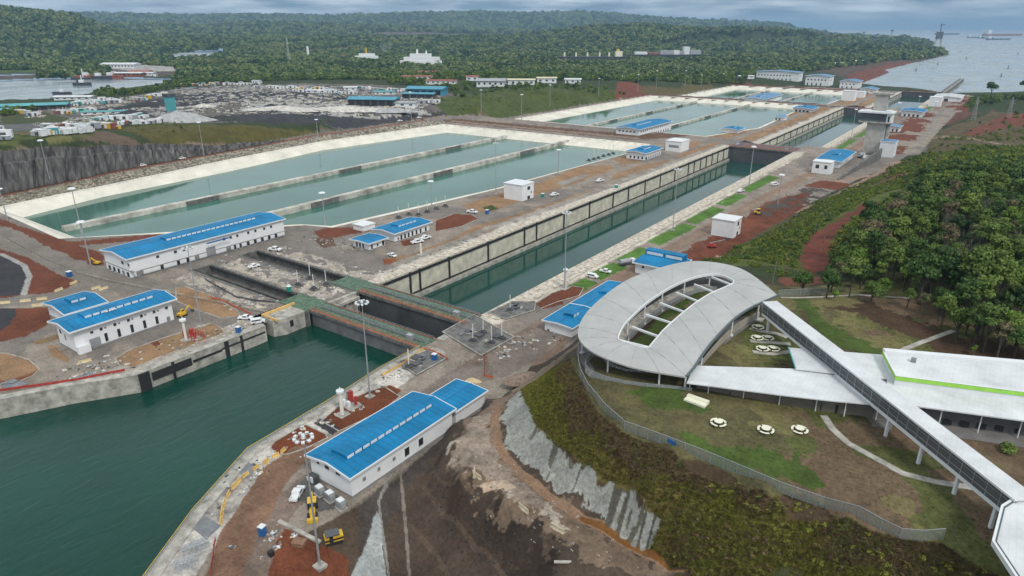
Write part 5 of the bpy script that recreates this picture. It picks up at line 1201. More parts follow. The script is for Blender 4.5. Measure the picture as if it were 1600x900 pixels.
g = MB(); Q = ats([(1232, 543), (1243, 576)], z2); g.beam((Q[0][0] - c1[0], Q[0][1] - c1[1], z2 - VZ + .1), (Q[1][0] - c1[0], Q[1][1] - c1[1], z2 - VZ + .1), .25, .2); g.build('edge_gutter', M['teal'], w2)
z3 = z2 + 2.2; up = [(1381, 549), (1400, 587), (1600, 612), (1800, 642), (1800, 600), (1600, 568)]
U = [(x - c1[0], y - c1[1]) for x, y in ats(up, z3)]
MB().prism(U, z2 - VZ - .1, z3 - VZ - .55).build('upper_wall', M['trim'], w2)
MB().prism(U, z3 - VZ - .5, z3 - VZ - .2).build('upper_roof', M['vcwhite'], w2)
MB().ribbon([U[0], U[1], U[2], U[3]], .35, z3 - VZ - .95, z3 - VZ + .0).build('lime_fascia', M['lime'], w2)
MB().ribbon([U[0], U[1], U[2], U[3]], .5, z3 - VZ + .0, z3 - VZ + .1).build('fascia_cap', M['trim'], w2)
MB().ribbon([U[0], U[5], U[4]], 1.6, z3 - VZ - .2, z3 - VZ + .5).build('rear_parapet', M['trim'], w2)
for k in (.35,): 
    MB().box(U[0][0] + 4 * k * 4, U[0][0] + 4 * k * 4 + 1, U[0][1] - 2, U[0][1] - 1, z3 - VZ - .2, z3 - VZ + .7).build('roof_vent', M['skirt'], w2)
F0 = ats([(1440, 668), (1500, 675), (1600, 690), (1760, 715)], VZ); F0 = [(x - c1[0], y - c1[1] + 2.4) for x, y in F0]
MB().ribbon([(-26, F0[0][1] + 7)] + F0, .3, -.3, z2 - VZ - .3).build('front_wall', mat('centre_wall', (.12, .12, .13), .8, .2, .3), w2)
MB().ribbon([(p[0], p[1] - 2.6) for p in F0], 4.6, -.4, .12).build('walkway', M['deckfloor'], w2)
for x in range(1470, 1700, 27): 
    X, Y = at(x, 668 + (x - 1440) * .125, VZ); MB().box(X - c1[0], X - c1[0] + 1.5, Y - c1[1] + 2.0, Y - c1[1] + 2.2, .5, 1.6).build('louvre', M['dark'], w2)
for x in range(1465, 1720, 62): X, Y = at(x, 668 + (x - 1460) * .13, VZ); MB().cyl((X - c1[0], Y - c1[1], -.3), (X - c1[0], Y - c1[1], z2 - VZ - .2), .13, n=8).build('column', M['trim'], w2)
# raised covered walkway crossing over the wings
A0, B0 = Vector((-41.4, 175.2, 0)), Vector((14.6, 116.0, 0))
br = empty('raised_walkway', (-13.5, 145.5, VZ), math.atan2(B0.y - A0.y, B0.x - A0.x), 'elevated covered walkway with white roof crossing diagonally over the wings', 'walkway')
HL = (B0 - A0).length / 2
MB().prism([(-HL, -1.9), (HL, -1.9), (HL, 1.9), (-HL, 1.9)], 7.85, 8.05).build('roof', M['vcwhite'], br)
MB().box(-HL, HL, -2.0, -1.9, 7.7, 8.08).box(-HL, HL, 1.9, 2.0, 7.7, 8.08).build('roof_fascia', M['trim'], br)
MB().box(-HL, HL, -1.5, 1.5, 4.3, 4.6).build('deck', M['conc'], br)
MB().box(-HL, HL, -1.75, -1.5, 4.1, 4.75).box(-HL, HL, 1.5, 1.75, 4.1, 4.75).build('side_beam', M['trim'], br)
dk = bpy.data.materials.new('dark_walkway_screen'); dk.use_nodes = True; b = dk.node_tree.nodes['Principled BSDF']; b.inputs['Base Color'].default_value = (.12, .125, .13, 1); b.inputs['Alpha'].default_value = .72; b.inputs['Roughness'].default_value = .5
MB().box(-HL, HL, -1.62, -1.58, 4.75, 7.75).box(-HL, HL, 1.58, 1.62, 4.75, 7.75).build('side_screen', dk, br)
m = MB(); n = 30
for k in range(n + 1):
    for s in (-1.64, 1.64): m.box(-HL + 2 * HL * k / n - .05, -HL + 2 * HL * k / n + .05, s - .05, s + .05, 4.6, 7.85)
for s in (-1.66, 1.66): m.box(-HL, HL, s - .04, s + .04, 5.6, 5.68); m.box(-HL, HL, s - .04, s + .04, 6.9, 6.96)
m.build('screen_frame', M['steel'], br)
for k in (-.93, -.52, .06, .27, .50, .72, .92):
    MB().box(HL * k - .25, HL * k + .25, -1.4, -.9, -1.5, 4.3).box(HL * k - .25, HL * k + .25, -1.4, 1.4, 4.0, 4.3).build('support', M['trim'], br)
oc = at(1640, 860, VZ + 8); oc = (oc[0], oc[1])
og = empty('octagonal_pavilion', (oc[0], oc[1], VZ), 0, 'eight-sided white roof cut off by the right edge of the picture', 'pavilion')
OP = [(x - oc[0], y - oc[1]) for x, y in ats([(1604, 768), (1567, 791), (1553, 846), (1592, 905), (1640, 960), (1720, 960), (1760, 880), (1740, 800), (1680, 765)], VZ + 7.5)]
MB().prism(OP, 6.9, 7.5).build('roof', M['vcwhite'], og); MB().ribbon(OP, .5, 6.8, 7.62, closed=True).build('roof_edge', M['trim'], og)
MB().ribbon([(p[0] * .965, p[1] * .965) for p in OP], .2, 7.5, 7.66, closed=True).build('edge_gutter', M['gutter'], og)
MB().prism([(p[0] * .4, p[1] * .4) for p in OP], -1, 6.9).build('core_wall', M['skirt'], og)
# ------------------------------------------------------------------ vegetation
rng = np.random.default_rng(5)
def leafmat(name, c1, c2, c3=None, scale=.05):
    m = bpy.data.materials.new(name); m.use_nodes = True; t = m.node_tree; b = t.nodes['Principled BSDF']
    b.inputs['Roughness'].default_value = .75; b.inputs['Specular IOR Level'].default_value = .25
    oi = t.nodes.new('ShaderNodeObjectInfo'); g = t.nodes.new('ShaderNodeNewGeometry')
    n = t.nodes.new('ShaderNodeTexNoise'); n.inputs['Scale'].default_value = scale; n.inputs['Detail'].default_value = 3
    t.links.new(g.outputs['Position'], n.inputs[0])
    ad = t.nodes.new('ShaderNodeMath'); ad.operation = 'ADD'
    s1 = t.nodes.new('ShaderNodeMath'); s1.operation = 'MULTIPLY'; s1.inputs[1].default_value = .72; t.links.new(oi.outputs['Random'], s1.inputs[0])
    t.links.new(s1.outputs[0], ad.inputs[0]); t.links.new(n.outputs[0], ad.inputs[1])
    r = t.nodes.new('ShaderNodeValToRGB'); r.color_ramp.elements[0].position = .45; r.color_ramp.elements[0].color = (*c1, 1)
    r.color_ramp.elements[1].position = 1.05 if False else 1.0; r.color_ramp.elements[1].color = (*(c3 or c2), 1)
    e = r.color_ramp.elements.new(.75); e.color = (*c2, 1)
    t.links.new(ad.outputs[0], r.inputs[0])
    # leaf-to-leaf variation
    n2 = t.nodes.new('ShaderNodeTexNoise'); n2.inputs['Scale'].default_value = 1.1 if scale > .01 else .12; n2.inputs['Detail'].default_value = 2; t.links.new(g.outputs['Position'], n2.inputs[0])
    mr = t.nodes.new('ShaderNodeMapRange'); mr.inputs['From Min'].default_value = .3; mr.inputs['From Max'].default_value = .7; mr.inputs['To Min'].default_value = .55; mr.inputs['To Max'].default_value = 1.5
    t.links.new(n2.outputs[0], mr.inputs['Value'])
    mx = t.nodes.new('ShaderNodeMixRGB'); mx.blend_type = 'MULTIPLY'; mx.inputs[0].default_value = 1
    t.links.new(r.outputs[0], mx.inputs[1]); t.links.new(mr.outputs[0], mx.inputs[2]); t.links.new(mx.outputs[0], b.inputs['Base Color'])
    return m
L_dark = leafmat('dark_green_leaves', (.032, .065, .018), (.055, .105, .026), (.09, .14, .03))
L_mid = leafmat('green_leaves', (.042, .085, .022), (.075, .13, .03), (.13, .19, .04))
L_lime = leafmat('light_green_leaves', (.09, .15, .02), (.12, .20, .03), (.14, .2, .04))
L_wood = leafmat('bright_wood_leaves', (.05, .085, .018), (.085, .14, .028), (.13, .17, .03))
L_dry = leafmat('dry_brown_leaves', (.13, .11, .06), (.17, .14, .08), (.14, .15, .06))
L_far = leafmat('far_forest_leaves', (.022, .054, .024), (.05, .10, .036), (.16, .20, .07), scale=.004)

def leaves_mesh(name, m, R_, H_, n, leaf, blobs, z0, squash=.8, seed=0, sparse=False):
    r = np.random.default_rng(seed); vs = []; fs = []
    cs = []
    for k in range(blobs):
        a = r.uniform(0, 6.28); q = r.uniform(0, 1) ** .5 * R_ * .68; h = r.uniform(0, 1)
        q *= (1 - .55 * h)
        cs.append((q * math.cos(a), q * math.sin(a), z0 + H_ * (.22 + .58 * h), R_ * r.uniform(.28, .46)))
    C_ = np.array(cs); pick = r.integers(0, blobs, n)
    d = r.normal(size=(n, 3)); d /= np.linalg.norm(d, axis=1)[:, None]; d[:, 2] = np.where(d[:, 2] < -.35, -d[:, 2], d[:, 2])
    rad = C_[pick, 3] * r.uniform(.72, 1.08, n)
    P = C_[pick, :3] + d * rad[:, None] * np.array([1, 1, squash])
    nn = d + r.normal(size=(n, 3)) * .55; nn /= np.linalg.norm(nn, axis=1)[:, None]
    t1 = np.cross(nn, r.normal(size=(n, 3))); t1 /= np.linalg.norm(t1, axis=1)[:, None]; t2 = np.cross(nn, t1)
    s = leaf * r.uniform(.6, 1.3, n)[:, None]
    V = np.stack([P + t1 * s, P + t2 * s * .7, P - t1 * s, P - t2 * s * .7], 1).reshape(-1, 3)
    me = bpy.data.meshes.new(name); me.vertices.add(len(V)); me.vertices.foreach_set('co', V.ravel())
    me.loops.add(4 * n); me.loops.foreach_set('vertex_index', np.arange(4 * n, dtype=np.int32))
    me.polygons.add(n); me.polygons.foreach_set('loop_start', np.arange(0, 4 * n, 4, dtype=np.int32)); me.polygons.foreach_set('loop_total', np.full(n, 4, np.int32))
    me.update(calc_edges=True); me.materials.append(m); return me, cs
def tree(label, group, m, R_, H_, tr, n=1500, leaf=.5, blobs=16, seed=0, bark='bark_dark', name='broadleaf_tree', lean=0, loc=(0, 0, 0)):
    e = empty(name, loc, 0, label, 'tree', group)
    me, cs = leaves_mesh('crown', m, R_, H_, n, leaf, blobs, tr, seed=seed)
    tk = MB(); top_ = (lean, 0, tr + H_ * .45)
    tk.cyl((0, 0, -1), (lean * .5, 0, tr * .7), .32 * R_ / 4, .22 * R_ / 4, n=7); tk.cyl((lean * .5, 0, tr * .7), top_, .22 * R_ / 4, .07, n=6)
    for c in cs[:9]: tk.cyl((lean * .5, 0, tr * (.55 + .04 * (cs.index(c)))), (c[0] + lean, c[1], c[2]), .13 * R_ / 4, .03, n=5)
    t_ = tk.build('trunk', M[bark], e)
    if n: 
        c = bpy.data.objects.new('crown', me); C.objects.link(c); c.parent = e; c.location.x = lean
    return e
def bare_tree(label, group, H_, seed, loc=(0, 0, 0), m='bark'):
    """leafless pale tree"""
    e = empty('bare_tree', loc, 0, label, 'tree', group); r = random.Random(seed); tk = MB()
    def br(p, d, L, rad, k):
        q = p + d * L; tk.cyl(p, q, rad, rad * .62, n=5, caps=False)
        if k == 0: return
        for i in range(3 if k > 1 else 4):
            a = r.uniform(0, 6.28); nd = (d + Vector((math.cos(a), math.sin(a), r.uniform(.0, .5))) * r.uniform(.5, .85)).normalized()
            br(q, nd, L * r.uniform(.55, .8), rad * .55, k - 1)
    br(Vector((0, 0, -1)), Vector((r.uniform(-.15, .15), r.uniform(-.15, .15), 1)).normalized(), H_ * .42, .28, 4)
    tk.build('trunk', M[m], e); return e

protos = [tree('dark green broadleaf tree with rounded crown in the wood right of the pavilion', 'trees of the wood right of the pavilion', L_dark, 4.6, 7.5, 5.5, 2200, .42, 20, 11),
          tree('tall mid green broadleaf tree with uneven crown in the wood right of the pavilion', 'trees of the wood right of the pavilion', L_mid, 4.0, 7.0, 7.0, 1900, .40, 16, 12),
          tree('low spreading dark green tree in the wood right of the pavilion', 'trees of the wood right of the pavilion', L_dark, 5.2, 6.0, 3.5, 2400, .42, 22, 13),
          tree('dry brownish tree with thin crown in the wood right of the pavilion', 'trees of the wood right of the pavilion', L_dry, 4.2, 7.0, 6.5, 750, .36, 14, 14, bark='bark'),
          tree('fresh light green tree with loose crown in the wood right of the pavilion', 'trees of the wood right of the pavilion', L_lime, 3.6, 5.5, 4.0, 1500, .38, 13, 15)]
wood = ats([(1230, 452), (1262, 455), (1290, 463), (1400, 478), (1440, 495), (1520, 545), (1600, 575), (1720, 590), (1760, 300), (1640, 225), (1500, 243), (1452, 268), (1412, 312), (1352, 350), (1318, 400), (1296, 450)], 25)
wa = np.array(wood); pts = []
tries = 0
while len(pts) < 900 and tries < 60000:
    tries += 1; x = rng.uniform(wa[:, 0].min(), wa[:, 0].max()); y = rng.uniform(wa[:, 1].min(), wa[:, 1].max())
    if not inpoly(np.array([x]), np.array([y]), wood)[0]: continue
    sp = (4.6 if y < 330 else 6.5) * (1 + .55 * fbm(np.array([x]), np.array([y]), 28, 2, 19)[0])
    if any((x - a) ** 2 + (y - b_) ** 2 < sp * sp for a, b_ in pts): continue
    fwd = -x * sA + y * cA; sd_ = x * cA + y * sA
    if sd_ / fwd > .86: continue
    pts.append((x, y))
pts.sort(key=lambda p: p[0] ** 2 + p[1] ** 2)
near_p, rest_p = pts[:285], pts[285:]
KIND = ['dark green rounded tree', 'tall mid green uneven tree', 'low spreading dark green tree', 'dry brownish thin-crowned tree', 'fresh light green loose tree']
LM = {'at the wood edge beside the short mesh fence': (1300, 462), 'by the lower end of the red clearing': (1300, 430), 'along the middle of the red clearing': (1335, 350), 'at the top of the red clearing': (1400, 310), 'in the wood above the upper brown lawn': (1400, 450), 'at the wood edge before the small path end': (1480, 510),
      'behind the lime green roof edge': (1440, 490), 'near the bright green rounded tree': (1550, 520), 'in the wood at the right picture edge': (1610, 440), 'in the middle of the wood': (1480, 400), 'on the upper crest of the wood': (1500, 320), 'at the upper right of the wood': (1580, 350), 'in the wood behind the pale leafless tree': (1370, 380), 'deep in the wood right of its centre': (1540, 420)}
LMW = {k: at(*v, 25) for k, v in LM.items()}
def zone(x, y): return min(LMW, key=lambda k: (LMW[k][0] - x) ** 2 + (LMW[k][1] - y) ** 2)
zz = height(np.array([p[0] for p in near_p]), np.array([p[1] for p in near_p])); used = set()
for (x, y), z in zip(near_p, zz):
    u = rng.uniform(); dryf = fbm(np.array([x]), np.array([y]), 45, 2, 8)[0]
    k = 3 if (dryf > .22 and u < .5) else (0 if u < .24 else 1 if u < .52 else 2 if u < .76 else 3 if u < .84 else 4)
    o = protos[k] if k not in used else copy_tree(protos[k]); used.add(k)
    s = (rng.uniform(.5, .95) if rng.uniform() < .7 else rng.uniform(.95, 1.25)) * (1.0 if y > 215 else .85); o.location = (x, y, z - .2); o.scale = (s, s, s * rng.uniform(.85, 1.15)); o.rotation_euler.z = rng.uniform(0, 6.28); o['label'] = KIND[k] + ' ' + zone(x, y)
for i, (px, py, H_, lb) in enumerate([(1362, 400, 13, 'pale leafless tree at the left edge of the wood, by the red clearing'), (1455, 462, 10, 'pale leafless tree standing at the front edge of the wood'), (1520, 470, 12, 'whitish bare tree deep in the wood with tall forked trunk'),
                                      (1420, 455, 8, 'thin bare tree at the front of the wood'), (1555, 480, 9, 'bare grey tree near the bright green tree'), (1480, 380, 12, 'tall bare grey tree rising above the brownish part of the wood'),
                                      (1340, 420, 9, 'thin bare tree by the low end of the red clearing'), (1395, 395, 11, 'slender bare tree behind the pale leafless one'), (1500, 430, 12, 'bare tree left of the whitish forked one'), (1585, 420, 12, 'bare tree near the right picture edge'), (1435, 350, 10, 'bare grey tree on the upper slope of the wood'), (1540, 350, 10, 'bare tree on the crest of the wood')]):
    q = hit(px, py); bare_tree(lb, 'bare trees in the wood', H_, 30 + i, (q[0], q[1], q[2]))
def one(px, py, m, R_, H_, tr, lb, seed, n=1300, leaf=.32, lean=0, name='broadleaf_tree', bark='bark'):
    q = hit(px, py); return tree(lb, None, m, R_, H_, tr, n, leaf, 13, seed, bark=bark, lean=lean, loc=q, name=name)
one(1560, 542, L_lime, 3.6, 5.6, 4.5, 'bright green rounded tree with leaning pale trunk at the edge of the wood', 51, 2600, .26, lean=1.6)
one(1521, 556, L_lime, 1.2, 2.2, .8, 'small slim bright green sapling behind the visitor centre roof', 52, 500, .2)
one(1303, 470, L_lime, 1.3, 2.2, 1.4, 'small round light green tree at the end of the short mesh fence', 53, 600, .22)
one(1573, 706, L_mid, 1.9, 1.4, .2, 'leafy green bush growing alone on the brown lawn right of the walkway', 54, 700, .2, name='bush')
q = hit(1548, 149); tree('lone flat-topped tree on the skyline against the sea', None, L_dark, 12, 13, 10, 900, 1.6, 12, 55, loc=q, name='umbrella_tree')
q = hit(1600, 147); tree('tree cut by the right picture edge against the sea', None, L_dark, 11, 14, 14, 700, 1.6, 10, 56, loc=q, name='umbrella_tree')

# --- scattered growth as geometry nodes: points in world, leafy pieces picked at random
def scatter(name, P, scl, meshes, label=None):
    me = bpy.data.meshes.new(name); me.vertices.add(len(P)); me.vertices.foreach_set('co', np.asarray(P, np.float32).ravel())
    a = me.attributes.new('scl', 'FLOAT', 'POINT'); a.data.foreach_set('value', np.asarray(scl, np.float32))
    a = me.attributes.new('rz', 'FLOAT', 'POINT'); a.data.foreach_set('value', rng.uniform(0, 6.28, len(P)).astype(np.float32))
    a = me.attributes.new('pick', 'INT', 'POINT'); a.data.foreach_set('value', rng.integers(0, len(meshes), len(P)).astype(np.int32))
    o = bpy.data.objects.new(name, me); C.objects.link(o); o['kind'] = 'stuff'
    if label: o['label'] = label
    col_ = bpy.data.collections.new(name + '_pieces')
    for i, m_ in enumerate(meshes):
        s = bpy.data.objects.new('%s_piece_%d' % (name, i), m_); col_.objects.link(s)
    g = bpy.data.node_groups.new(name, 'GeometryNodeTree')
    g.interface.new_socket('Geometry', in_out='INPUT', socket_type='NodeSocketGeometry'); g.interface.new_socket('Geometry', in_out='OUTPUT', socket_type='NodeSocketGeometry')
    n = g.nodes; l = g.links; gi = n.new('NodeGroupInput'); go = n.new('NodeGroupOutput'); ip = n.new('GeometryNodeInstanceOnPoints'); ci = n.new('GeometryNodeCollectionInfo')
    ci.inputs['Collection'].default_value = col_; ci.inputs['Separate Children'].default_value = True; ci.inputs['Reset Children'].default_value = True
    ip.inputs['Pick Instance'].default_value = True
    def na(nm, ty):
        q = n.new('GeometryNodeInputNamedAttribute'); q.data_type = ty; q.inputs['Name'].default_value = nm; return q.outputs['Attribute']
    cb = n.new('ShaderNodeCombineXYZ'); l.new(na('rz', 'FLOAT'), cb.inputs['Z'])
    l.new(gi.outputs[0], ip.inputs['Points']); l.new(ci.outputs[0], ip.inputs['Instance']); l.new(na('pick', 'INT'), ip.inputs['Instance Index']); l.new(cb.outputs[0], ip.inputs['Rotation']); l.new(na('scl', 'FLOAT'), ip.inputs['Scale'])
    l.new(ip.outputs[0], go.inputs[0]); md = o.modifiers.new('scatter', 'NODES'); md.node_group = g; return o
def coremesh(name, m, R_, H_, n, leaf, seed):
    me, _ = leaves_mesh(name, m, R_, H_, n, leaf, 7, 0, seed=seed, squash=.75); return me
far_meshes = [coremesh('far_crown_%d' % k, L_far, 1, [1.25, 1.5, 1.1, 1.7, 1.3][k], 130, .26, 60 + k) for k in range(5)]
near_meshes = [coremesh('mid_crown_%d' % k, [L_dark, L_mid, L_mid, L_wood][k], 1, [1.5, 1.7, 1.3, 1.6][k], 420, .13, 80 + k) for k in range(4)]
# far woods
NOFOR = [ats(P, z) for P, z in [
    ([(-400, 108), (60, 107), (62, 131), (170, 118), (170, 105), (205, 96), (270, 101), (280, 112), (262, 131), (240, 133), (320, 130), (460, 126), (600, 128), (612, 122), (640, 118), (705, 118), (760, 128), (830, 130), (830, 122), (930, 122), (940, 133), (965, 124), (1110, 121), (1180, 108), (1250, 106), (1300, 100), (1345, 95), (1392, 88), (1440, 84), (1490, 84), (1490, 60), (1900, 60), (1900, 1200), (-400, 1200)], -2),
    ([(560, 63.5), (790, 61.5), (1000, 66), (1000, 69), (800, 70), (640, 68)], -10)] + [(P, -6) for P in FCL]] + [SEA, ARM, ARM2, POND]
PTS = []; SC = []
r_edges = np.geomspace(650, 13500, 60)
for i in range(59):
    r0, r1 = r_edges[i], r_edges[i + 1]; sp = max(8.5, r0 * .0062); th0, th1 = AZ - R(43), AZ + R(43)
    nn = int((th1 - th0) * (r1 ** 2 - r0 ** 2) / 2 / sp ** 2 * .92)
    rr = np.sqrt(rng.uniform(r0 ** 2, r1 ** 2, nn)); tt = rng.uniform(th0, th1, nn)
    x = -rr * np.sin(tt); y = rr * np.cos(tt)
    bad = np.zeros(nn, bool)
    for P in NOFOR: bad |= inpoly(x, y, P)
    x = x[~bad]; y = y[~bad]; z = height(x, y); s = sp * rng.uniform(.5, .85, len(x)) * (1 + .25 * fbm(x, y, 120, 2, 6)); k = z > -25
    PTS.append(np.stack([x, y, z - s * .35], 1)[k]); SC.append(s[k])
PTS = np.concatenate(PTS); SC = np.concatenate(SC)
scatter('far_forest', PTS, SC, far_meshes, 'dense rainforest covering the plain and hills to the horizon')
print('far crowns', len(PTS))
def region(name, px, z, n, smin, smax, meshes, label, minz=-99, maxz=999, sink=.25, cond=None):
    poly = ats(px, z); a = np.array(poly); out_ = []
    x = rng.uniform(a[:, 0].min(), a[:, 0].max(), n * 12); y = rng.uniform(a[:, 1].min(), a[:, 1].max(), n * 12)
    k = inpoly(x, y, poly); 
    if cond: k &= cond(x, y)
    x = x[k][:n]; y = y[k][:n]; zz = height(x, y); k = (zz > minz) & (zz < maxz) & ~inpoly(x, y, PLAT); x, y, zz = x[k], y[k], zz[k]
    s = rng.uniform(smin, smax, len(x)); return np.stack([x, y, zz - s * sink], 1), s
def multi(name, label, meshes, specs):
    P, S_ = zip(*[region(name, *s) for s in specs]); return scatter(name, np.concatenate(P), np.concatenate(S_), meshes, label)
# rest of the right-hand wood and thickets around it
rp = np.array(rest_p); rz_ = height(rp[:, 0], rp[:, 1])
a_ = region('', [(1440, 262), (1500, 243), (1640, 240), (1800, 240), (1800, 300), (1560, 330), (1480, 320), (1400, 330), (1380, 330)], 14, 700, 2, 4.2, None, None)
b_ = region('', [(1500, 200), (1560, 178), (1700, 176), (1700, 200), (1600, 205), (1540, 210)], -4, 40, 2, 4, None, None)
c_ = region('', [(1480, 152), (1620, 149), (1700, 149), (1700, 163), (1560, 160), (1490, 165)], -12, 140, 5, 9, None, None)
d_ = region('', [(690, 160), (690, 152), (760, 140), (930, 133), (990, 136), (940, 140), (800, 145)], 6, 60, 4, 7, None, None)
f_2 = region('', [(700, 118), (830, 122), (940, 124), (1110, 112), (1180, 108), (1180, 118), (1100, 120), (960, 128), (700, 128)], 0, 260, 6, 10, None, None, -99, 999, .25, lambda x, y: fbm(x, y, 60, 2, 3) > -.15)
g_2 = region('', [(0, 165), (40, 163), (60, 168), (20, 176), (0, 180)], 9, 40, 4, 7, None, None)
h_2 = region('', [(140, 146), (160, 136), (180, 136), (200, 142), (240, 134), (300, 128), (300, 132), (180, 150)], 2, 70, 5, 8, None, None)
PP = np.concatenate([np.stack([rp[:, 0], rp[:, 1], rz_ + 1.5], 1)] + [q[0] for q in (a_, b_, c_, d_, f_2, g_2, h_2)]); SS = np.concatenate([rng.uniform(3.4, 5.6, len(rp))] + [q[1] for q in (a_, b_, c_, d_, f_2, g_2, h_2)])
scatter('woodland', PP, SS, near_meshes, 'thick green woodland behind the front trees and along the far banks')
# scrub: tufts of blades and small leaves
def tuft(name, m, n, h, seed, spread=.5):
    r = np.random.default_rng(seed); vs = []; fs = []
    for k in range(n):
        a = r.uniform(0, 6.28); q = r.uniform(0, spread); b0 = np.array([q * math.cos(a), q * math.sin(a), 0]); d = np.array([math.cos(a) * .6, math.sin(a) * .6, 1.0]) + r.normal(size=3) * .3; d /= np.linalg.norm(d); hh = h * r.uniform(.5, 1.2)
        s = np.cross(d, [0.3, .9, .1]); s /= np.linalg.norm(s); w = .07 * r.uniform(.6, 1.5); i = len(vs)
        vs += [b0 - s * w, b0 + s * w, b0 + d * hh + s * w * .3 - np.array([0, 0, .1]), b0 + d * hh - s * w * .3]; fs.append((i, i + 1, i + 2, i + 3))
    me = bpy.data.meshes.new(name); me.from_pydata([tuple(v) for v in vs], [], fs); me.materials.append(m); return me
L_scrub = leafmat('scrub_leaves', (.13, .09, .04), (.17, .15, .035), (.20, .21, .035), scale=.12)
L_scrub2 = leafmat('reddish_scrub_leaves', (.12, .075, .05), (.17, .11, .065), (.15, .14, .045), scale=.12)
L_slope = leafmat('yellow_green_bushes', (.07, .09, .015), (.11, .15, .02), (.17, .20, .03), scale=.03)
tufts = [tuft('tuft_a', L_scrub, 26, .8, 1), tuft('tuft_b', L_scrub, 22, 1.0, 2), tuft('tuft_c', L_scrub2, 24, .8, 3)]
bush = [coremesh('bush_piece_a', L_scrub, 1, 1.0, 130, .14, 5), coremesh('bush_piece_b', L_scrub2, 1, .9, 110, .13, 6)]
def rpoly(poly, n, smin, smax, cond, sink=.05):
    a = np.array(poly); x = rng.uniform(a[:, 0].min(), a[:, 0].max(), n * 14); y = rng.uniform(a[:, 1].min(), a[:, 1].max(), n * 14)
    k = inpoly(x, y, poly); x, y = x[k], y[k]; z = height(x, y); k = cond(x, y, z); x, y, z = x[k][:n], y[k][:n], z[k][:n]; s = rng.uniform(smin, smax, len(x))
    return np.stack([x, y, z - s * sink], 1), s
facew = ats([(806, 606, 8), (822, 628, 11.7), (835, 660, 12.8), (872, 699, 13), (911, 730, 13), (942, 753, 13), (989, 777, 13), (1034, 815, 12.5), (1018, 860, 7), (1000, 900, 7), (923, 801, 7), (780, 680, 7)])
nf = lambda x, y: ~inpoly(x, y, facew)
bankw = ats(BANKP)
P1, S1 = rpoly(bankw, 15000, .3, .62, lambda x, y, z: nf(x, y) & (z + fbm(x, y, 8, 3, 41) * 4 < 19.6))
P1b, S1b = rpoly(bankw, 13000, .28, .58, lambda x, y, z: nf(x, y) & (z + fbm(x, y, 8, 3, 41) * 4 > 19.2))
P2, S2 = region('', [(1040, 830), (1090, 790), (1350, 840), (1480, 870), (1600, 1000), (1080, 1000), (1040, 870)], 15, 1100, .35, .95, None, None, 8, 22.5, .2, nf)
scatter('undergrowth', P1, S1, tufts[:2], 'yellow-green scrub of grasses on the lower part of the steep bank')
scatter('dry_undergrowth', P1b, S1b, [tufts[2], tuft('tuft_d', L_scrub2, 20, .7, 9)], 'brown dry scrub on the upper part of the steep bank below the fence')
scatter('bank_bushes', P2, S2, bush + tufts[:1], 'low tangled bushes at the lower right foot of the bank')
slope = [coremesh('slope_bush_a', L_slope, 1, 1.1, 160, .14, 15), coremesh('slope_bush_b', L_slope, 1, .9, 140, .14, 16), coremesh('slope_bush_c', L_mid, 1, 1.3, 160, .14, 17)]
P3, S3 = region('', [(1110, 408), (1135, 398), (1240, 338), (1330, 292), (1440, 264), (1452, 275), (1400, 300), (1352, 320), (1300, 345), (1262, 380), (1245, 405), (1240, 445), (1200, 432), (1160, 412)], 10, 1800, .8, 2.0, None, None, 2, 30, .3)
P3b, S3b = region('', [(1370, 322), (1420, 300), (1440, 285), (1440, 330), (1350, 400), (1300, 452), (1290, 440), (1300, 380), (1330, 345)], 15, 420, 1, 2.6, None, None, 4, 40, .3)
P3d, S3d = region('', [(1395, 262), (1450, 238), (1520, 228), (1640, 225), (1800, 235), (1800, 300), (1500, 290), (1440, 290), (1400, 300)], 8, 900, 1.5, 3.4, None, None, -9, 40, .3)
P3f, S3f = region('', [(1120, 398), (1180, 368), (1245, 332), (1335, 285), (1420, 258), (1440, 262), (1340, 300), (1240, 350), (1150, 402)], 4, 700, .6, 1.6, None, None, .5, 30, .3)
P3g, S3g = region('', [(1378, 264), (1450, 240), (1520, 222), (1700, 220), (1800, 262), (1500, 266), (1400, 280)], 1, 900, 1.5, 3.6, None, None, -9, 40, .3)
P3e, S3e = region('', [(1000, 438), (1100, 392), (1150, 405), (1240, 445), (1215, 455), (1160, 415), (1100, 400)], 14, 160, .5, 1.2, None, None, 2, 40, .3)
P3c, S3c = region('', [(1380, 240), (1450, 215), (1520, 185), (1600, 172), (1700, 175), (1700, 240), (1500, 240)], -3, 320, 1.5, 3.5, None, None, -50, 40, .4, lambda x, y: fbm(x, y, 50, 2, 14) > .05)
scatter('slope_shrubs', np.concatenate([P3, P3b, P3c, P3d, P3e, P3f, P3g]), np.concatenate([S3, S3b, S3c, S3d, S3e, S3f, S3g]), slope, 'yellow-green shrubs covering the slope right of the lock road')
# short lawn grass tufts
P4, S4 = region('', [(900, 560), (1000, 470), (1110, 410), (1240, 462), (1420, 475), (1700, 560), (1700, 1000), (1480, 860), (1200, 775), (960, 672)], 24, 9000, .1, .28, None, None, 21, 40, .05, lambda x, y: fbm(x, y, 18, 3, 77) > -.05)
grass_m = [tuft('lawn_tuft_a', leafmat('lawn_blades', (.07, .06, .02), (.07, .09, .02), (.09, .12, .025), scale=.1), 20, .6, 21, 1.0)]
scatter('lawn_grass', P4, S4, grass_m, 'patchy grass on the visitor lawn')
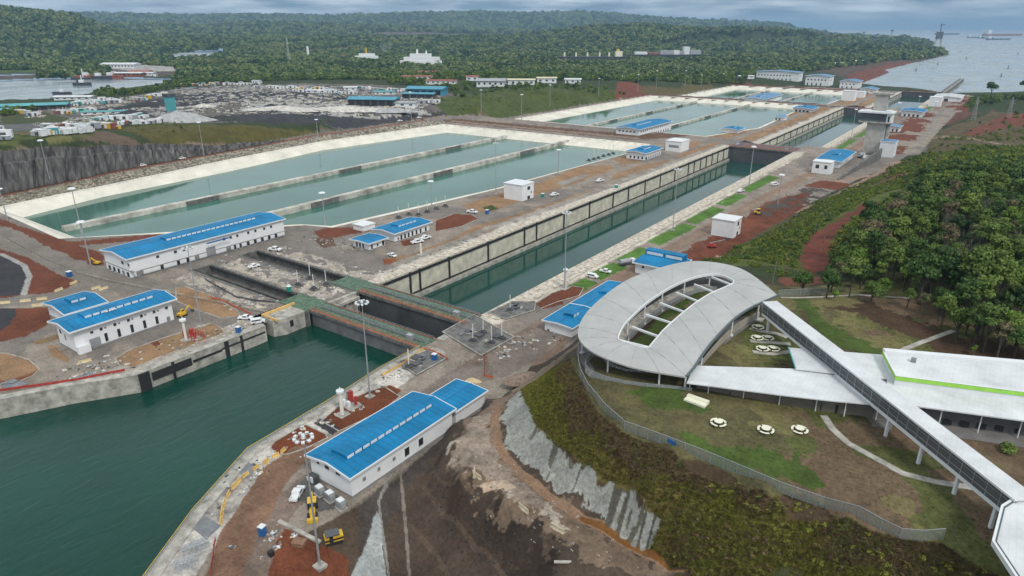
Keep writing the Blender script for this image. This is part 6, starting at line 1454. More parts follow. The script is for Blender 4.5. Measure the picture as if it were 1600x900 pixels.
# west banks
P5, S5 = region('', [(100, 190), (210, 176), (320, 188), (430, 183), (600, 180), (690, 165), (700, 155), (860, 137), (980, 135), (990, 145), (900, 164), (720, 182), (480, 222), (240, 226)], 9, 420, 1.0, 2.6, None, None, -50, 50, .4, lambda x, y: fbm(x, y, 40, 2, 17) > .2)
scatter('west_bank_bushes', P5, S5, slope, 'scattered bushes on the grassy banks behind the basins')
M['cream2'] = mat('pale_yellow_block', (.66, .55, .32), .7, .2, 1)
# ------------------------------------------------------------------ lamps, posts, barriers, machines
def zfor(bx, by, tx, ty):
    X, Y, Z = hit(bx, by); lo, hi = Z, Z + 150
    for _ in range(40):
        m = (lo + hi) / 2
        g = -X * sA + Y * cA; zz = m - CAMH; f = g * cP - zz * sP; u = g * sP + zz * cP
        if 450 - F * u / f > ty: lo = m
        else: hi = m
    return X, Y, Z, lo - Z
def mast():
    e = empty('floodlight_mast', (0, 0, 0), 0, None, 'street lamp', 'tall floodlight masts round the locks')
    MB().cyl((0, 0, 0), (0, 0, 30), .27, .1, n=10).build('pole', M['steel'], e)
    MB().box(-1.1, 1.1, -1.1, 1.1, -.3, .35).build('base', M['conc'], e)
    r = MB(); n = 16
    for k in range(n): r.beam((1.35 * math.cos(k * 6.283 / n), 1.35 * math.sin(k * 6.283 / n), 29.6), (1.35 * math.cos((k + 1) * 6.283 / n), 1.35 * math.sin((k + 1) * 6.283 / n), 29.6), .1)
    for k in range(4): r.beam((0, 0, 29.8), (1.35 * math.cos(k * 1.571), 1.35 * math.sin(k * 1.571), 29.6), .08)
    r.build('crown_ring', M['steel'], e)
    h0 = None
    for k in range(9):
        a = k * 6.283 / 9
        if h0 is None: h0 = MB().box(1.3, 1.95, -.3, .3, 29.3, 29.62).build('lamp_head', M['trim'], e)
        else: h0 = h0.copy(); C.objects.link(h0); h0.parent = e
        h0.rotation_euler.z = a
    MB().cyl((0, 0, 29.4), (0, 0, 30.2), .45, .3, n=8).build('hub', M['trim'], e)
    return e
def smallmast():
    e = empty('floodlight_mast', (0, 0, 0), 0, None, 'street lamp', 'tall floodlight masts round the locks')
    MB().cyl((0, 0, -.3), (0, 0, 30), .36, .16, n=6).build('pole', M['steel'], e)
    MB().cyl((0, 0, 29.2), (0, 0, 29.9), 1.9, 1.4, n=9).build('crown_ring', M['trim'], e)
    return e
mA = mast(); mB = smallmast(); uA = uB = False
for bx, by, tx, ty, near, lb in [
    (500, 885, 480, 680, 1, 'floodlight mast nearest the camera, standing by the yellow machines'), (578, 620, 566, 470, 1, 'floodlight mast on the soil bed between the lake and the nearest blue roof'),
    (315, 510, 300, 385, 1, 'floodlight mast by the red frame in front of the long quay building'), (882, 452, 882, 330, 1, 'floodlight mast on the red soil bed left of the low blue roofs'),
    (129, 368, 120, 293, 0, 'floodlight mast at the near edge of the first basin, left of the longest building'), (142, 415, 135, 345, 0, 'floodlight mast on red soil at the left end of the longest building'),
    (80, 289, 65, 218, 0, 'floodlight mast before the dark rock face at the far left'), (319, 244, 313, 190, 0, 'floodlight mast at the thin right end of the rock face'), (12, 344, 0, 296, 0, 'floodlight mast at the left picture edge by the basin corner'),
    (775, 303, 773, 222, 1, 'floodlight mast left of the blank white cube building'), (1051, 360, 1058, 263, 1, 'floodlight mast beside the green strips right of the near chamber'),
    (1170, 291, 1175, 228, 0, 'floodlight mast on the chamber bank near the far gate'), (1215, 320, 1218, 272, 0, 'floodlight mast on the dirt road beside red soil and green strips'), (872, 272, 873, 238, 0, 'floodlight mast by the water of the first basin, near its posts'),
    (675, 330, 675, 292, 0, 'floodlight mast behind the row of six basin posts'), (508, 352, 505, 300, 0, 'floodlight mast at the water edge right of the longest building'),
    (497, 216, 496, 188, 0, 'floodlight mast on the grassy bank at mid left'), (643, 190, 643, 143, 0, 'floodlight mast beside two cars on the bank road'), (752, 175, 752, 140, 0, 'floodlight mast at the foot of the green bank'),
    (815, 190, 815, 147, 0, 'floodlight mast at the near corner of the second basin'), (859, 167, 859, 132, 0, 'floodlight mast along the far edge of the second basin, first of the row'), (935, 152, 935, 122, 0, 'floodlight mast along the far edge of the second basin, second of the row'),
    (996, 143, 997, 116, 0, 'floodlight mast in front of the red earth mound'), (1025, 140, 1026, 110, 0, 'floodlight mast just right of the red earth mound'), (1070, 135, 1071, 110, 0, 'floodlight mast at the far corner bank of the third basin'), (1095, 137, 1096, 117, 0, 'floodlight mast at the left corner of the farthest basin'),
    (1330, 215, 1332, 170, 0, 'floodlight mast left of the control tower shaft'), (1398, 200, 1399, 160, 0, 'floodlight mast right of the control tower'), (1432, 178, 1433, 150, 0, 'floodlight mast beside the farthest chamber'), (1492, 172, 1493, 140, 0, 'floodlight mast by the grey-white shed near the jetty'), (1455, 196, 1456, 158, 0, 'floodlight mast on the red slope beyond the tower')]:
    X, Y, Z, h = zfor(bx, by, tx, ty); h = max(18, min(36, h))
    if near: o = mA if not uA else copy_tree(mA); uA = True
    else: o = mB if not uB else copy_tree(mB); uB = True
    o.location = (X, Y, Z); o.scale = (1, 1, h / 30); o['label'] = lb
# hoist posts
def hoist(h=6.5):
    e = empty('hoist_post', (0, 0, 0), 0, None, 'post', 'white hoist posts over the culvert valves')
    MB().cyl((0, 0, .8), (0, 0, h), .16, n=8).build('post', M['pole'], e)
    b = MB().box(-1.1, 1.1, -.8, .8, 0, .9).box(-.5, .5, -.5, .5, .9, 1.4).build('hoist_box', M['greysteel'], e)
    MB().box(-1.8, 1.8, -1.3, 1.3, -.2, .18).build('base_slab', M['conc_dark'], e)
    return e
hp = hoist(); u = False
for grp, names, P in (('left', ['farthest left', 'second', 'front', 'right-hand'], [(466, 447), (485, 436), (491, 453), (510, 446)]),
                      ('basin', ['first', 'second', 'third', 'fourth', 'fifth', 'sixth'], [(623, 341), (639, 336), (654, 337), (668, 332), (682, 327), (696, 323)]),
                      ('right', ['leftmost', 'rear', 'front middle', 'rightmost'], [(739, 535), (755, 522), (768, 538), (784, 531)]),
                      ('mid', ['first', 'second', 'third', 'fourth', 'fifth', 'sixth'], [(920, 252), (928, 250), (935, 248), (943, 245), (951, 243), (958, 241)]), ('solo', [''], [(639, 576)]), ('solo2', [''], [(797, 487)])):
    for nm, (x, y) in zip(names, P):
        X, Y, Z = hit(x, y); o = hp if not u else copy_tree(hp); u = True; o.location = (X, Y, max(Z, 0) + .3)
        o['label'] = {'left': '%s of the four white posts between the two gate slots' % nm, 'basin': '%s from the left of six white posts along the basin edge behind the blue roof' % nm, 'right': '%s of the four white posts on the slab right of the gates' % nm,
                      'mid': '%s from the left of six distant posts at the far basin edge' % nm, 'solo': 'single white post on the slab right of the nearest gate', 'solo2': 'single post beside the chamber near the red soil bed'}[grp]
        if grp == 'mid': o.scale = (1, 1, 1.3)
# white signal columns
def column(label, px, py, h, s=1, head=True):
    X, Y, Z = hit(px, py); e = empty('signal_column', (X, Y, 0), 0, label, 'column')
    MB().cyl((0, 0, 0), (0, 0, h), .55 * s, n=14).build('column', M['pole'], e); MB().box(-1.6, 1.6, -1.6, 1.6, -.2, .14).build('base_slab', M['conc'], e)
    if head: MB().lathe([(.55, h), (1.1, h + .1), (1.1, h + .7), (.2, h + .8), (.15, h + 1.6), (.01, h + 1.7)], n=12).build('head', M['trim'], e)
    return e
column('white tubular column with round head beside the red tanks near the lake edge', 535, 648, 7)
column('white tubular column beside the red pipe frame on the quay', 291, 531, 7, .8)
column('white tubular column on the red soil bed left of the low blue roofs', 883, 450, 7.5, 1)
column('white marker column on brown ground right of the small blue-roofed buildings', 658, 398, 5.5, .8, False)
def boxes(name, label, cat, px, py, specs, rz=0, z=None, group=None):
    """thing of several named boxes: (part, material, x0, x1, y0, y1, z0, z1)"""
    X, Y, Z = hit(px, py); e = empty(name, (X, Y, Z if z is None else z), rz, label, cat, group)
    for nm, m_, *b in specs: MB().box(*b).build(nm, M[m_], e)
    return e
e = empty('pipe_frame', (*at(303, 527), 0), 0, 'red painted pipe frame and railings round equipment on the quay', 'pipe frame')
m = MB()
for x in (-3.4, -1.7, 0, 1.7, 3.4):
    for y in (-1.8, 1.8): m.box(x - .09, x + .09, y - .09, y + .09, 0, 2.0)
for z_ in (1.0, 1.9):
    for y in (-1.8, 1.8): m.box(-3.4, 3.4, y - .07, y + .07, z_, z_ + .14)
    for x in (-3.4, 3.4): m.box(x - .07, x + .07, -1.8, 1.8, z_, z_ + .14)
m.build('railing', M['redpaint'], e); MB().cyl((-1.2, 0, 0), (-1.2, 0, 2.8), .7, n=12).build('tank', M['redpaint'], e); MB().cyl((.8, 0, 0), (.8, 0, 2.2), .5, n=12).build('valve', M['redpaint'], e); MB().box(-3, 3, -1.5, 1.5, -.1, .12).build('slab', M['conc'], e)
boxes('equipment_set', 'red tanks and white cabinets on a slab beside the white column by the lake', 'equipment', 548, 632, [('slab', 'conc', -3.5, 3, -2.2, 2.2, -.1, .14), ('red_tank', 'redpaint', -1.6, -.6, .2, 1.4, .14, 3.6), ('red_tank', 'redpaint', 1, 1.6, .6, 1.3, .14, 2.8), ('cabinet', 'trim', -1.8, -.8, -1.7, -.9, .14, 1.5), ('cabinet', 'trim', .2, 1.3, -1.5, -.7, .14, 1.7), ('cabinet', 'steel', -2.8, -2.1, .4, 1.2, .14, 3.0)], R(-10))
for x, y, lb in [(500, 772, 'grey transformer box closest to the corner of the nearest blue-roofed building, leftmost of three'), (516, 781, 'middle one of three grey transformer boxes by the nearest building'), (533, 793, 'right-hand one of three grey transformer boxes by the nearest building')]:
    boxes('transformer', lb, 'transformer', x, y, [('tank', 'steel', -.9, .9, -.8, .8, .2, 2.1), ('radiator', 'gravel', -1.25, -.95, -.65, .65, .5, 1.8), ('radiator', 'gravel', .95, 1.25, -.65, .65, .5, 1.8), ('plinth', 'conc', -1.3, 1.3, -1, 1, -.2, .2), ('lid', 'trim', -.8, .8, -.7, .7, 2.1, 2.25)], R(-8), 0, 'transformers beside the nearest building')
boxes('pump_unit', 'dark and white machinery unit against the end wall of the nearest building', 'equipment', 490, 752, [('frame', 'greysteel', -1.2, 1.2, -.8, .8, 0, 1.8), ('tank', 'trim', -1, -.2, -1.1, -.8, .5, 1.6), ('unit', 'trim', .2, 1, -1.0, -.8, .4, 1.9)], 0, 0)
# portable toilets
def toilet(px, py, mt, lb, s=1):
    X, Y, Z = hit(px, py); e = empty('portable_toilet', (X, Y, Z), R(12), lb, 'portable toilet')
    MB().box(-.62 * s, .62 * s, -.62 * s, .62 * s, .05, 2.25).build('cabin', M[mt], e); MB().box(-.68 * s, .68 * s, -.68 * s, .68 * s, 2.25, 2.42).build('roof', M['trim'], e); MB().box(.62 * s, .66 * s, -.35 * s, .35 * s, .2, 2.05).build('door', M['bluebox' if mt == 'bluebox' else 'greenbox'], e)
toilet(411, 836, 'bluebox', 'blue portable toilet with white roof on the dirt road near the yellow barriers'); toilet(373, 520, 'bluebox', 'blue portable toilet near the quay edge by the white pickup', 1.1); toilet(679, 563, 'bluebox', 'blue portable toilet on the slab with orange fencing right of the nearest gate', 1.1)
toilet(109, 432, 'bluebox', 'blue portable toilet on red soil by the left road junction', 1.4); toilet(761, 334, 'bluebox', 'blue portable toilet near a white pickup in front of the blank white cube', 1.3); toilet(848, 308, 'greenbox', 'green portable toilet right of the blank white cube', 1.4); toilet(963, 294, 'greenbox', 'green portable toilet on the strip above the chamber wall', 1.5)
X, Y, Z = hit(452, 455); e = empty('water_tank', (X, Y, 0), 0, 'teal tank with white cap between the two gate slots', 'tank'); MB().cyl((0, 0, 0), (0, 0, 2.2), 1, n=16).build('tank', M['greenbox'], e); MB().lathe([(1, 2.2), (.4, 2.6), (.35, 3), (.01, 3.1)], n=14).build('cap', M['trim'], e)
# barriers
def barrier(nm, mt, L=2.9, h=.95, lb=None, cat='barrier', group=None):
    e = empty(nm, (0, 0, 0), 0, lb, cat, group)
    MB().add([(-L / 2, -.32, 0), (L / 2, -.32, 0), (L / 2, .32, 0), (-L / 2, .32, 0), (-L / 2, -.12, h * .45), (L / 2, -.12, h * .45), (L / 2, .12, h * .45), (-L / 2, .12, h * .45), (-L / 2, -.09, h), (L / 2, -.09, h), (L / 2, .09, h), (-L / 2, .09, h)],
             [(0, 3, 2, 1), (0, 1, 5, 4), (1, 2, 6, 5), (2, 3, 7, 6), (3, 0, 4, 7), (4, 5, 9, 8), (5, 6, 10, 9), (6, 7, 11, 10), (7, 4, 8, 11), (8, 9, 10, 11)]).build('barrier_body', M[mt], e)
    MB().box(-L * .36, -L * .28, -.33, .33, -.02, .18).box(L * .28, L * .36, -.33, .33, -.02, .18).build('foot', M[mt], e)
    return e
yb = barrier('road_barrier', 'barrier'); yb['category'] = 'barrier'; cb0 = barrier('road_block', 'cream2'); cb0['category'] = 'barrier'; u = False
chain = [at(*p) for p in [(345, 822), (347, 800), (352, 782), (362, 766), (376, 750), (392, 738), (408, 728), (424, 718), (438, 709), (447, 702)]]
LP = []
for a, b_ in zip(chain[:-1], chain[1:]):
    L = math.hypot(b_[0] - a[0], b_[1] - a[1]); n = max(1, int(L / 1.9))
    for k in range(n): LP.append((a[0] + (b_[0] - a[0]) * (k + .5) / n, a[1] + (b_[1] - a[1]) * (k + .5) / n, math.atan2(b_[1] - a[1], b_[0] - a[0])))
for k, (x, y, r) in enumerate(LP):
    o = yb if not u else copy_tree(yb); u = True; o.location = (x, y, .02); o.rotation_euler.z = r + rng.uniform(-.12, .12); o.scale = (.62, 1, 1)
    o['label'] = 'yellow barrier in the curved line along the road by the lake'; o['group'] = 'yellow barriers curving along the lake road'
for k, (x, y, dr) in enumerate([(40, 471, 0), (66, 468, 0), (92, 454, .4), (59, 478, 0), (115, 443, .5), (162, 452, .2), (8, 474, 0), (133, 566, .3), (150, 451, .2)]):
    o = copy_tree(cb0); X, Y, Z = hit(x, y); q = at(x + 10, y - (2.0 if y < 466 else 1.0) - dr * 5, 0); o.location = (X, Y, Z); o.rotation_euler.z = math.atan2(q[1] - Y, q[0] - X); o.scale = (1.25, 1.2, 1)
    o['label'] = ['third pale yellow block in the row beside the black pit', 'pale yellow block right of the kerb of the black pit', 'pale yellow block at the road corner below the red soil', 'low pale yellow block behind the small blue roof', 'pale yellow block beside the blue toilet at the road corner', 'pale yellow block in front of the longest building, right of two', 'pale yellow block at the left picture edge', 'yellow block in front of the quay building annex', 'pale yellow block in front of the longest building, left of two'][k]; o['group'] = 'pale yellow road blocks at the left junction'
for ch in list(cb0.children): bpy.data.objects.remove(ch)
bpy.data.objects.remove(cb0)
cb = barrier('jersey_barrier', 'cbarrier', 3.0, 1.0); u = False
for x, y, tx, ty, lb in [(745, 745, 752, 753, 'pair-like pale barrier on the dirt bench, highest of three'), (818, 797, 827, 806, 'pale barrier on the dirt bench, middle of three'), (872, 829, 884, 836, 'pale barrier on the dirt bench, lowest of three')]:
    a = hit(x, y); b_ = hit(tx, ty); o = cb if not u else copy_tree(cb); u = True; o.location = (a[0], a[1], a[2]); o.rotation_euler.z = math.atan2(b_[1] - a[1], b_[0] - a[0]); o['label'] = lb.replace('pair-like ', ''); o['group'] = 'pale concrete barriers on the dirt bench'
o = copy_tree(cb); a = hit(741, 741); o.location = a; o.rotation_euler.z = R(-52); o['label'] = 'dark weathered barrier leaning against the highest pale barrier'; o['group'] = 'pale concrete barriers on the dirt bench'
a = hit(884, 880); o = MB().cyl((-2.2, 0, .3), (2.2, 0, .3), .3, n=10).build('concrete_pipe', M['conc']); o.location = a; o.rotation_euler.z = R(35); tag(o, 'grey concrete pipe lying at the bottom of the dirt bench', 'pipe')
# railing and orange fences
fence('quay_railing', 'yellow railing along the curved lake quay', [(x + .6, y, .2) for x, y in LAKE_E[:-2]], 1.1, 'railing', m='mesh2', spacing=3)
bpy.context.view_layer.update()
for o in C.objects:
    if o.name.startswith('quay_railing'):
        for ch in o.children:
            if not ch.name.startswith('mesh_panel'): ch.data = ch.data.copy() if ch.data.users > 60 else ch.data; ch.data.materials[0] = M['yellow']
def tape(label, px, mt='orange'):
    P = [at(*p) for p in px]; o0 = P[0]; e = empty('safety_fence', (o0[0], o0[1], 0), 0, label, 'safety fence')
    m = MB(); Q = []
    for a, b_ in zip(P[:-1], P[1:]):
        n = max(1, int(math.hypot(b_[0] - a[0], b_[1] - a[1]) / 2)); Q += [(a[0] + (b_[0] - a[0]) * k / n - o0[0] + rng.uniform(-.15, .15), a[1] + (b_[1] - a[1]) * k / n - o0[1] + rng.uniform(-.15, .15)) for k in range(n)]
    Q.append((P[-1][0] - o0[0], P[-1][1] - o0[1])); MB().ribbon(Q, .06, .15, .9).build('netting', M[mt], e)
    for q in Q: MB().box(q[0] - .06, q[0] + .06, q[1] - .06, q[1] + .06, 0, 1.15).build('stake', M[mt], e)
tape('orange safety netting round the slab right of the nearest gate', [(663, 547), (672, 549), (688, 556), (700, 563)]); tape('orange safety netting along the road junction beyond the low blue annex', [(758, 552), (759, 575), (757, 588), (770, 592)])
tape('orange and black fence curving past the brown bed near the first gate slot', [(330, 466), (355, 474), (376, 485), (392, 492)], 'orange'); tape('dark fence winding beside the washed concrete of the first slot', [(320, 437), (345, 452), (370, 466), (400, 471), (430, 474)], 'greysteel')
tape('yellow railing at the lake edge beside the nearest gate', [(598, 588), (630, 570), (662, 546)], 'barrier'); tape('red and white road fence beside the dirt road at the bottom left', [(337, 845), (333, 870), (330, 898)], 'redpaint')
tape('red railing along the quay edge in front of the lake building', [(0, 612), (60, 604), (120, 595), (195, 580)], 'redpaint')
# slabs on the lake quay
for P, lb in (([(362, 727), (384, 720), (408, 735), (385, 748)], 'grey slab on the curved quay beside the upper yellow barriers'), ([(293, 818), (313, 802), (345, 822), (322, 843)], 'grey slab on the quay above the steel trusses'), ([(0, 600), (20, 592), (45, 600), (10, 610)], 'grey slab at the left edge of the lake quay'), ([(115, 592), (140, 580), (155, 585), (135, 596)], 'grey slab on the quay in front of the lake building')):
    P = ats(P); o = MB().prism(P, -.1, .16).build('concrete_slab', M['ramp']); tag(o, lb, 'slab')
# steel trusses
for x, y, rz, L, lb in ((306, 858, 70, 5.0, 'blue-grey steel truss lying on the quay at the bottom left'), (292, 884, 66, 4.2, 'second steel truss nearest the bottom picture edge')):
    X, Y, Z = hit(x, y); e = empty('steel_truss', (X, Y, .1), R(rz), lb, 'truss'); m = MB(); w = .8
    for a in (-w, w):
        for z_ in (0, 1.3): m.beam((-L / 2, a, z_), (L / 2, a, z_), .12)
    n = 6
    for k in range(n + 1):
        q = -L / 2 + L * k / n
        for a in (-w, w): m.beam((q, a, 0), (q, a, 1.3), .09)
        m.beam((q, -w, 1.3), (q, w, 1.3), .09)
        if k < n:
            m.beam((q, -w, 1.3), (q + L / n, w, 1.3), .07); m.beam((q, -w, 0), (q + L / n, -w, 1.3), .07); m.beam((q, w, 0), (q + L / n, w, 1.3), .07)
    m.build('lattice', mat('pale_blue_steel', (.32, .37, .42), .5, .1), e)
# vehicles
def car(kind, mt):
    nm = {'pickup': 'pickup_truck', 'van': 'white_van', 'truck': 'tanker_truck'}[kind]
    e = empty(nm, (0, 0, 0), 0, None, {'pickup': 'pickup', 'van': 'van', 'truck': 'truck'}[kind]); L = {'pickup': 5.2, 'van': 5.0, 'truck': 8.5}[kind]
    def prof(P, w, name, m_): n = len(P); mb = MB(); mb.add([(x, -w, z) for x, z in P] + [(x, w, z) for x, z in P], [tuple(range(n))[::-1], tuple(range(n, 2 * n))] + [(i, (i + 1) % n, n + (i + 1) % n, n + i) for i in range(n)]); return mb.build(name, M[m_], e)
    if kind == 'pickup':
        prof([(-2.6, .45), (2.5, .45), (2.6, .95), (1.3, 1.1), (.75, 1.72), (-.75, 1.75), (-.95, 1.1), (-1.1, .72), (-2.5, .72), (-2.55, 1.08), (-2.6, 1.08)], .92, 'body', mt)
        MB().box(-2.5, -1, .82, .9, .7, 1.08).box(-2.5, -1, -.9, -.82, .7, 1.08).build('bed_side', M[mt], e); MB().box(-.7, .7, -.94, .94, 1.15, 1.6).build('side_window', M['glass'], e); MB().add([(1.26, -.8, 1.14), (1.26, .8, 1.14), (.82, .75, 1.68), (.82, -.75, 1.68), (1.32, -.8, 1.16), (1.32, .8, 1.16), (.88, .75, 1.7), (.88, -.75, 1.7)], [(0, 1, 2, 3), (4, 7, 6, 5), (0, 4, 5, 1), (1, 5, 6, 2), (2, 6, 7, 3), (3, 7, 4, 0)]).build('windscreen', M['glass'], e)
        wh = (-1.65, 1.6)
    elif kind == 'van':
        prof([(-2.4, .4), (2.4, .4), (2.5, .95), (1.7, 1.15), (1.1, 1.9), (-2.3, 1.95), (-2.45, 1.2)], .92, 'body', mt); MB().box(-2.1, 1, -.94, .94, 1.2, 1.7).build('side_window', M['glass'], e); wh = (-1.55, 1.6)
    else:
        MB().box(-4, 4, -1, 1, .7, 1.0).build('chassis', M['greysteel'], e); MB().cyl((-3.9, 0, 2.0), (1.4, 0, 2.0), 1.1, n=14).build('tank', M['cargrey'], e); prof([(1.8, .7), (4.1, .7), (4.2, 1.5), (3.8, 2.7), (1.8, 2.8)], 1.1, 'cab', 'carwhite'); MB().box(3.2, 4.05, -1.12, 1.12, 1.7, 2.4).build('cab_window', M['glass'], e); wh = (-2.9, -1.6, 3.0)
    for x in wh:
        for s in (-1, 1): MB().cyl((x, s * .62, .38), (x, s * .95, .38), .38, n=10).build('wheel', M['tyre'], e)
    return e
pk, vn, tk_ = car('pickup', 'carwhite'), car('van', 'carwhite'), car('truck', 'carwhite'); used = set()
for kind, x, y, rz, lb in [('pickup', 613, 401, -10, 'white pickup parked beside the little cube-like blue-roofed building'), ('pickup', 652, 380, 70, 'white pickup at the corner of the small blue-roofed building, left of a second one'), ('pickup', 664, 374, 80, 'white pickup tucked closest to the wall of the small blue-roofed building'),
                           ('pickup', 738, 333, 10, 'white pickup at the tip of the red soil bed before the white cube'), ('pickup', 866, 306, 75, 'white pickup right of the green toilet by the white cube'), ('pickup', 937, 284, 75, 'white pickup on the middle road, far right of the white cube'), ('pickup', 384, 499, 35, 'white pickup on the quay near the orange and black fence'),
                           ('van', 403, 505, 62, 'long white van by the end of the quay near the footbridge'), ('pickup', 397, 418, 80, 'white pickup on the washed concrete between the slots'), ('van', 926, 434, 5, 'white van parked on the grass strip edge by the low blue roofs'), ('pickup', 946, 426, 5, 'white pickup next to the parked van by the low blue roofs'),
                           ('truck', 980, 414, 60, 'grey tanker truck beside the building with the raised blue roof strip'), ('pickup', 625, 190, 75, 'white pickup on the bank road, left of two beside the mast'), ('pickup', 655, 185, 75, 'white pickup on the bank road, right of two beside the mast'), ('pickup', 222, 260, 75, 'white pickup below the dark rock face on the red road'),
                           ('pickup', 284, 249, 75, 'second pickup farther along the red road below the rock face'), ('van', 1352, 248, 80, 'white van at the foot of the control tower'), ('truck', 1345, 246, 80, 'truck under the cab of the control tower'), ('pickup', 1157, 300, 80, 'white pickup on the dirt road past the white cube on red soil'),
                           ('pickup', 465, 775, 120, 'white pickup parked in front of the yellow backhoe and transformers'), ('van', 1210, 290, 70, 'white van at the far end of the green strips'), ('pickup', 430, 392, 20, 'white pickup behind the second gate slot')]:
    p0 = {'pickup': pk, 'van': vn, 'truck': tk_}[kind]; o = p0 if kind not in used else copy_tree(p0); used.add(kind)
    X, Y, Z = hit(x, y); s = 1.0 if y > 400 else 1.25; o.location = (X, Y, Z + .03); o.rotation_euler.z = R(rz); o.scale = (s, s, s); o['label'] = lb; o['group'] = 'white vehicles about the locks'
# yellow machines
def machine(label, px, py, rz, kind, s=1.0):
    X, Y, Z = hit(px, py); nm = {'exc': 'excavator', 'back': 'backhoe', 'gen': 'paver', 'roll': 'road_roller', 'lift': 'boom_lift'}[kind]
    e = empty(nm, (X, Y, Z), R(rz), label, {'exc': 'excavator', 'back': 'backhoe', 'gen': 'paver', 'roll': 'road roller', 'lift': 'boom lift'}[kind]); e.scale = (s, s, s); col_ = 'redpaint' if kind == 'lift' else 'yellow'
    if kind == 'exc':
        for y in (-1, 1): MB().prism([(-2, y - .3), (2, y - .3), (2, y + .3), (-2, y + .3)], 0, .8).build('track', M['tyre'], e)
        MB().box(-2, 1.4, -1.3, 1.3, .9, 1.9).build('body', M[col_], e); c = MB().box(.1, 1.5, .1, 1.3, 1.9, 3).build('cab', M[col_], e); MB().box(.3, 1.56, .05, 1.36, 2.2, 2.85).build('cab_window', M['glass'], c)
        MB().beam((1.3, -.2, 1.6), (4.2, -.2, 4), .5, .55).build('boom', M[col_], e); MB().beam((4.2, -.2, 4), (5.6, -.2, 1.6), .36, .4).build('stick', M[col_], e); MB().prism([(5.1, -.8), (6.1, -.8), (6.1, .4), (5.1, .4)], .5, 1.6).build('bucket', M['greysteel'], e)
    elif kind == 'back':
        for x, r in ((-1.5, .8), (1.6, .55)):
            for y in (-1, 1): MB().cyl((x, y * .75, r), (x, y * 1.15, r), r, n=14).build('wheel', M['tyre'], e)
        MB().box(-1.8, 2.3, -.6, .6, .7, 1.6).build('body', M[col_], e); c = MB().box(-1.6, .3, -.85, .85, 1.6, 2.9).build('cab', M['glass'], e); MB().box(-1.8, .5, -1, 1, 2.9, 3.05).build('cab_roof', M[col_], c)
        MB().beam((2.0, 0, 1.3), (3.4, 0, .5), .9, .25).build('loader_arm', M[col_], e); MB().prism([(3.2, -1.2), (4.1, -1.2), (4.1, 1.2), (3.2, 1.2)], .1, .95).build('front_bucket', M[col_], e)
        MB().beam((-1.8, 0, 1.2), (-3.2, 0, 3.3), .3, .35).build('rear_boom', M[col_], e); MB().beam((-3.2, 0, 3.3), (-4.1, 0, 1.1), .24, .3).build('rear_stick', M[col_], e); MB().box(-4.5, -3.7, -.4, .4, .5, 1.2).build('rear_bucket', M['greysteel'], e)
    elif kind == 'gen':
        MB().box(-1.9, 1.9, -1, 1, .7, 1.9).build('body', M[col_], e); MB().box(-1.7, 1.2, -1.05, 1.05, 2.2, 2.45).build('canopy', M['greysteel'], e); MB().box(-1.9, 1.9, -1.02, 1.02, 1.0, 1.5).box(-1, -.2, -1.04, 1.04, .7, 1.9).build('dark_panel', M['black'], e)
        for x in (-1.6, 1.1):
            for y in (-.9, .9): MB().cyl((x, y - .05, 1.9), (x, y + .05, 2.3), .06, n=6).build('post', M['greysteel'], e)
        for y in (-.8, .8): MB().box(-1.7, 1.7, y - .3, y + .3, 0, .7).build('track', M['tyre'], e)
    elif kind == 'roll':
        MB().cyl((1.6, -1, .75), (1.6, 1, .75), .75, n=16).build('drum', M['greysteel'], e); MB().box(-1.9, .9, -.9, .9, .7, 1.7).build('body', M[col_], e); MB().box(-.6, .7, -.8, .8, 1.7, 2.9).build('cab', M['glass'], e); MB().box(-.8, .9, -.95, .95, 2.9, 3.05).build('cab_roof', M[col_], e)
        for y in (-1, 1): MB().cyl((-1.3, y * .8, .7), (-1.3, y * 1.1, .7), .7, n=12).build('wheel', M['tyre'], e)
    else:
        MB().box(-1.8, 1.8, -1, 1, .6, 1.4).build('chassis', M[col_], e); MB().box(-1.2, .8, -.8, .8, 1.4, 2.3).build('turntable', M[col_], e); MB().beam((-1, 0, 2.4), (6.5, 0, 4.2), .35).build('boom', M['steel'], e); MB().box(6.2, 7.3, -.7, .7, 3.9, 4.9).build('basket', M['greysteel'], e)
        for x in (-1.3, 1.3):
            for y in (-1, 1): MB().cyl((x, y * .85, .55), (x, y * 1.2, .55), .55, n=12).build('wheel', M['tyre'], e)
    return e
machine('yellow excavator at the end of the quay building', 285, 494, 100, 'exc', .8); machine('yellow backhoe loader in front of the grey transformers', 489, 800, -40, 'back', .95); machine('yellow and black tracked paver beside the nearest mast', 522, 846, 60, 'gen', 1.0)
machine('small yellow roller on the dark heap right of the white cube on red soil', 1184, 335, 30, 'roll', 1.1); machine('red boom lift with grey arm beside the white cube on red soil', 1112, 387, 35, 'lift', 1.0); machine('small yellow excavator on red soil at the left end of the longest building', 152, 413, 200, 'exc', .7)
boxes('timber_stack', 'brown boarded crate on the red soil near the bottom mast', 'crate', 468, 851, [('crate', 'wood', -1.3, 1.3, -.9, .9, 0, .9), ('lid', 'wood', -1.4, 1.4, -1.0, 1.0, .9, 1.0)], R(25))
boxes('fuel_tank', 'dark drum unit standing in the red soil at the bottom', 'drum', 424, 868, [('drum', 'black', -.5, .5, -.5, .5, 0, 1.2), ('cap', 'trim', -.7, -.4, -.3, 0, .1, .6)])
a, b_ = at(436, 815), at(500, 848); o = MB().ribbon([a, b_], .9, -.1, .35).build('kerb_wall', M['conc']); tag(o, 'low concrete edge wall crossing the red soil near the bottom mast', 'wall')
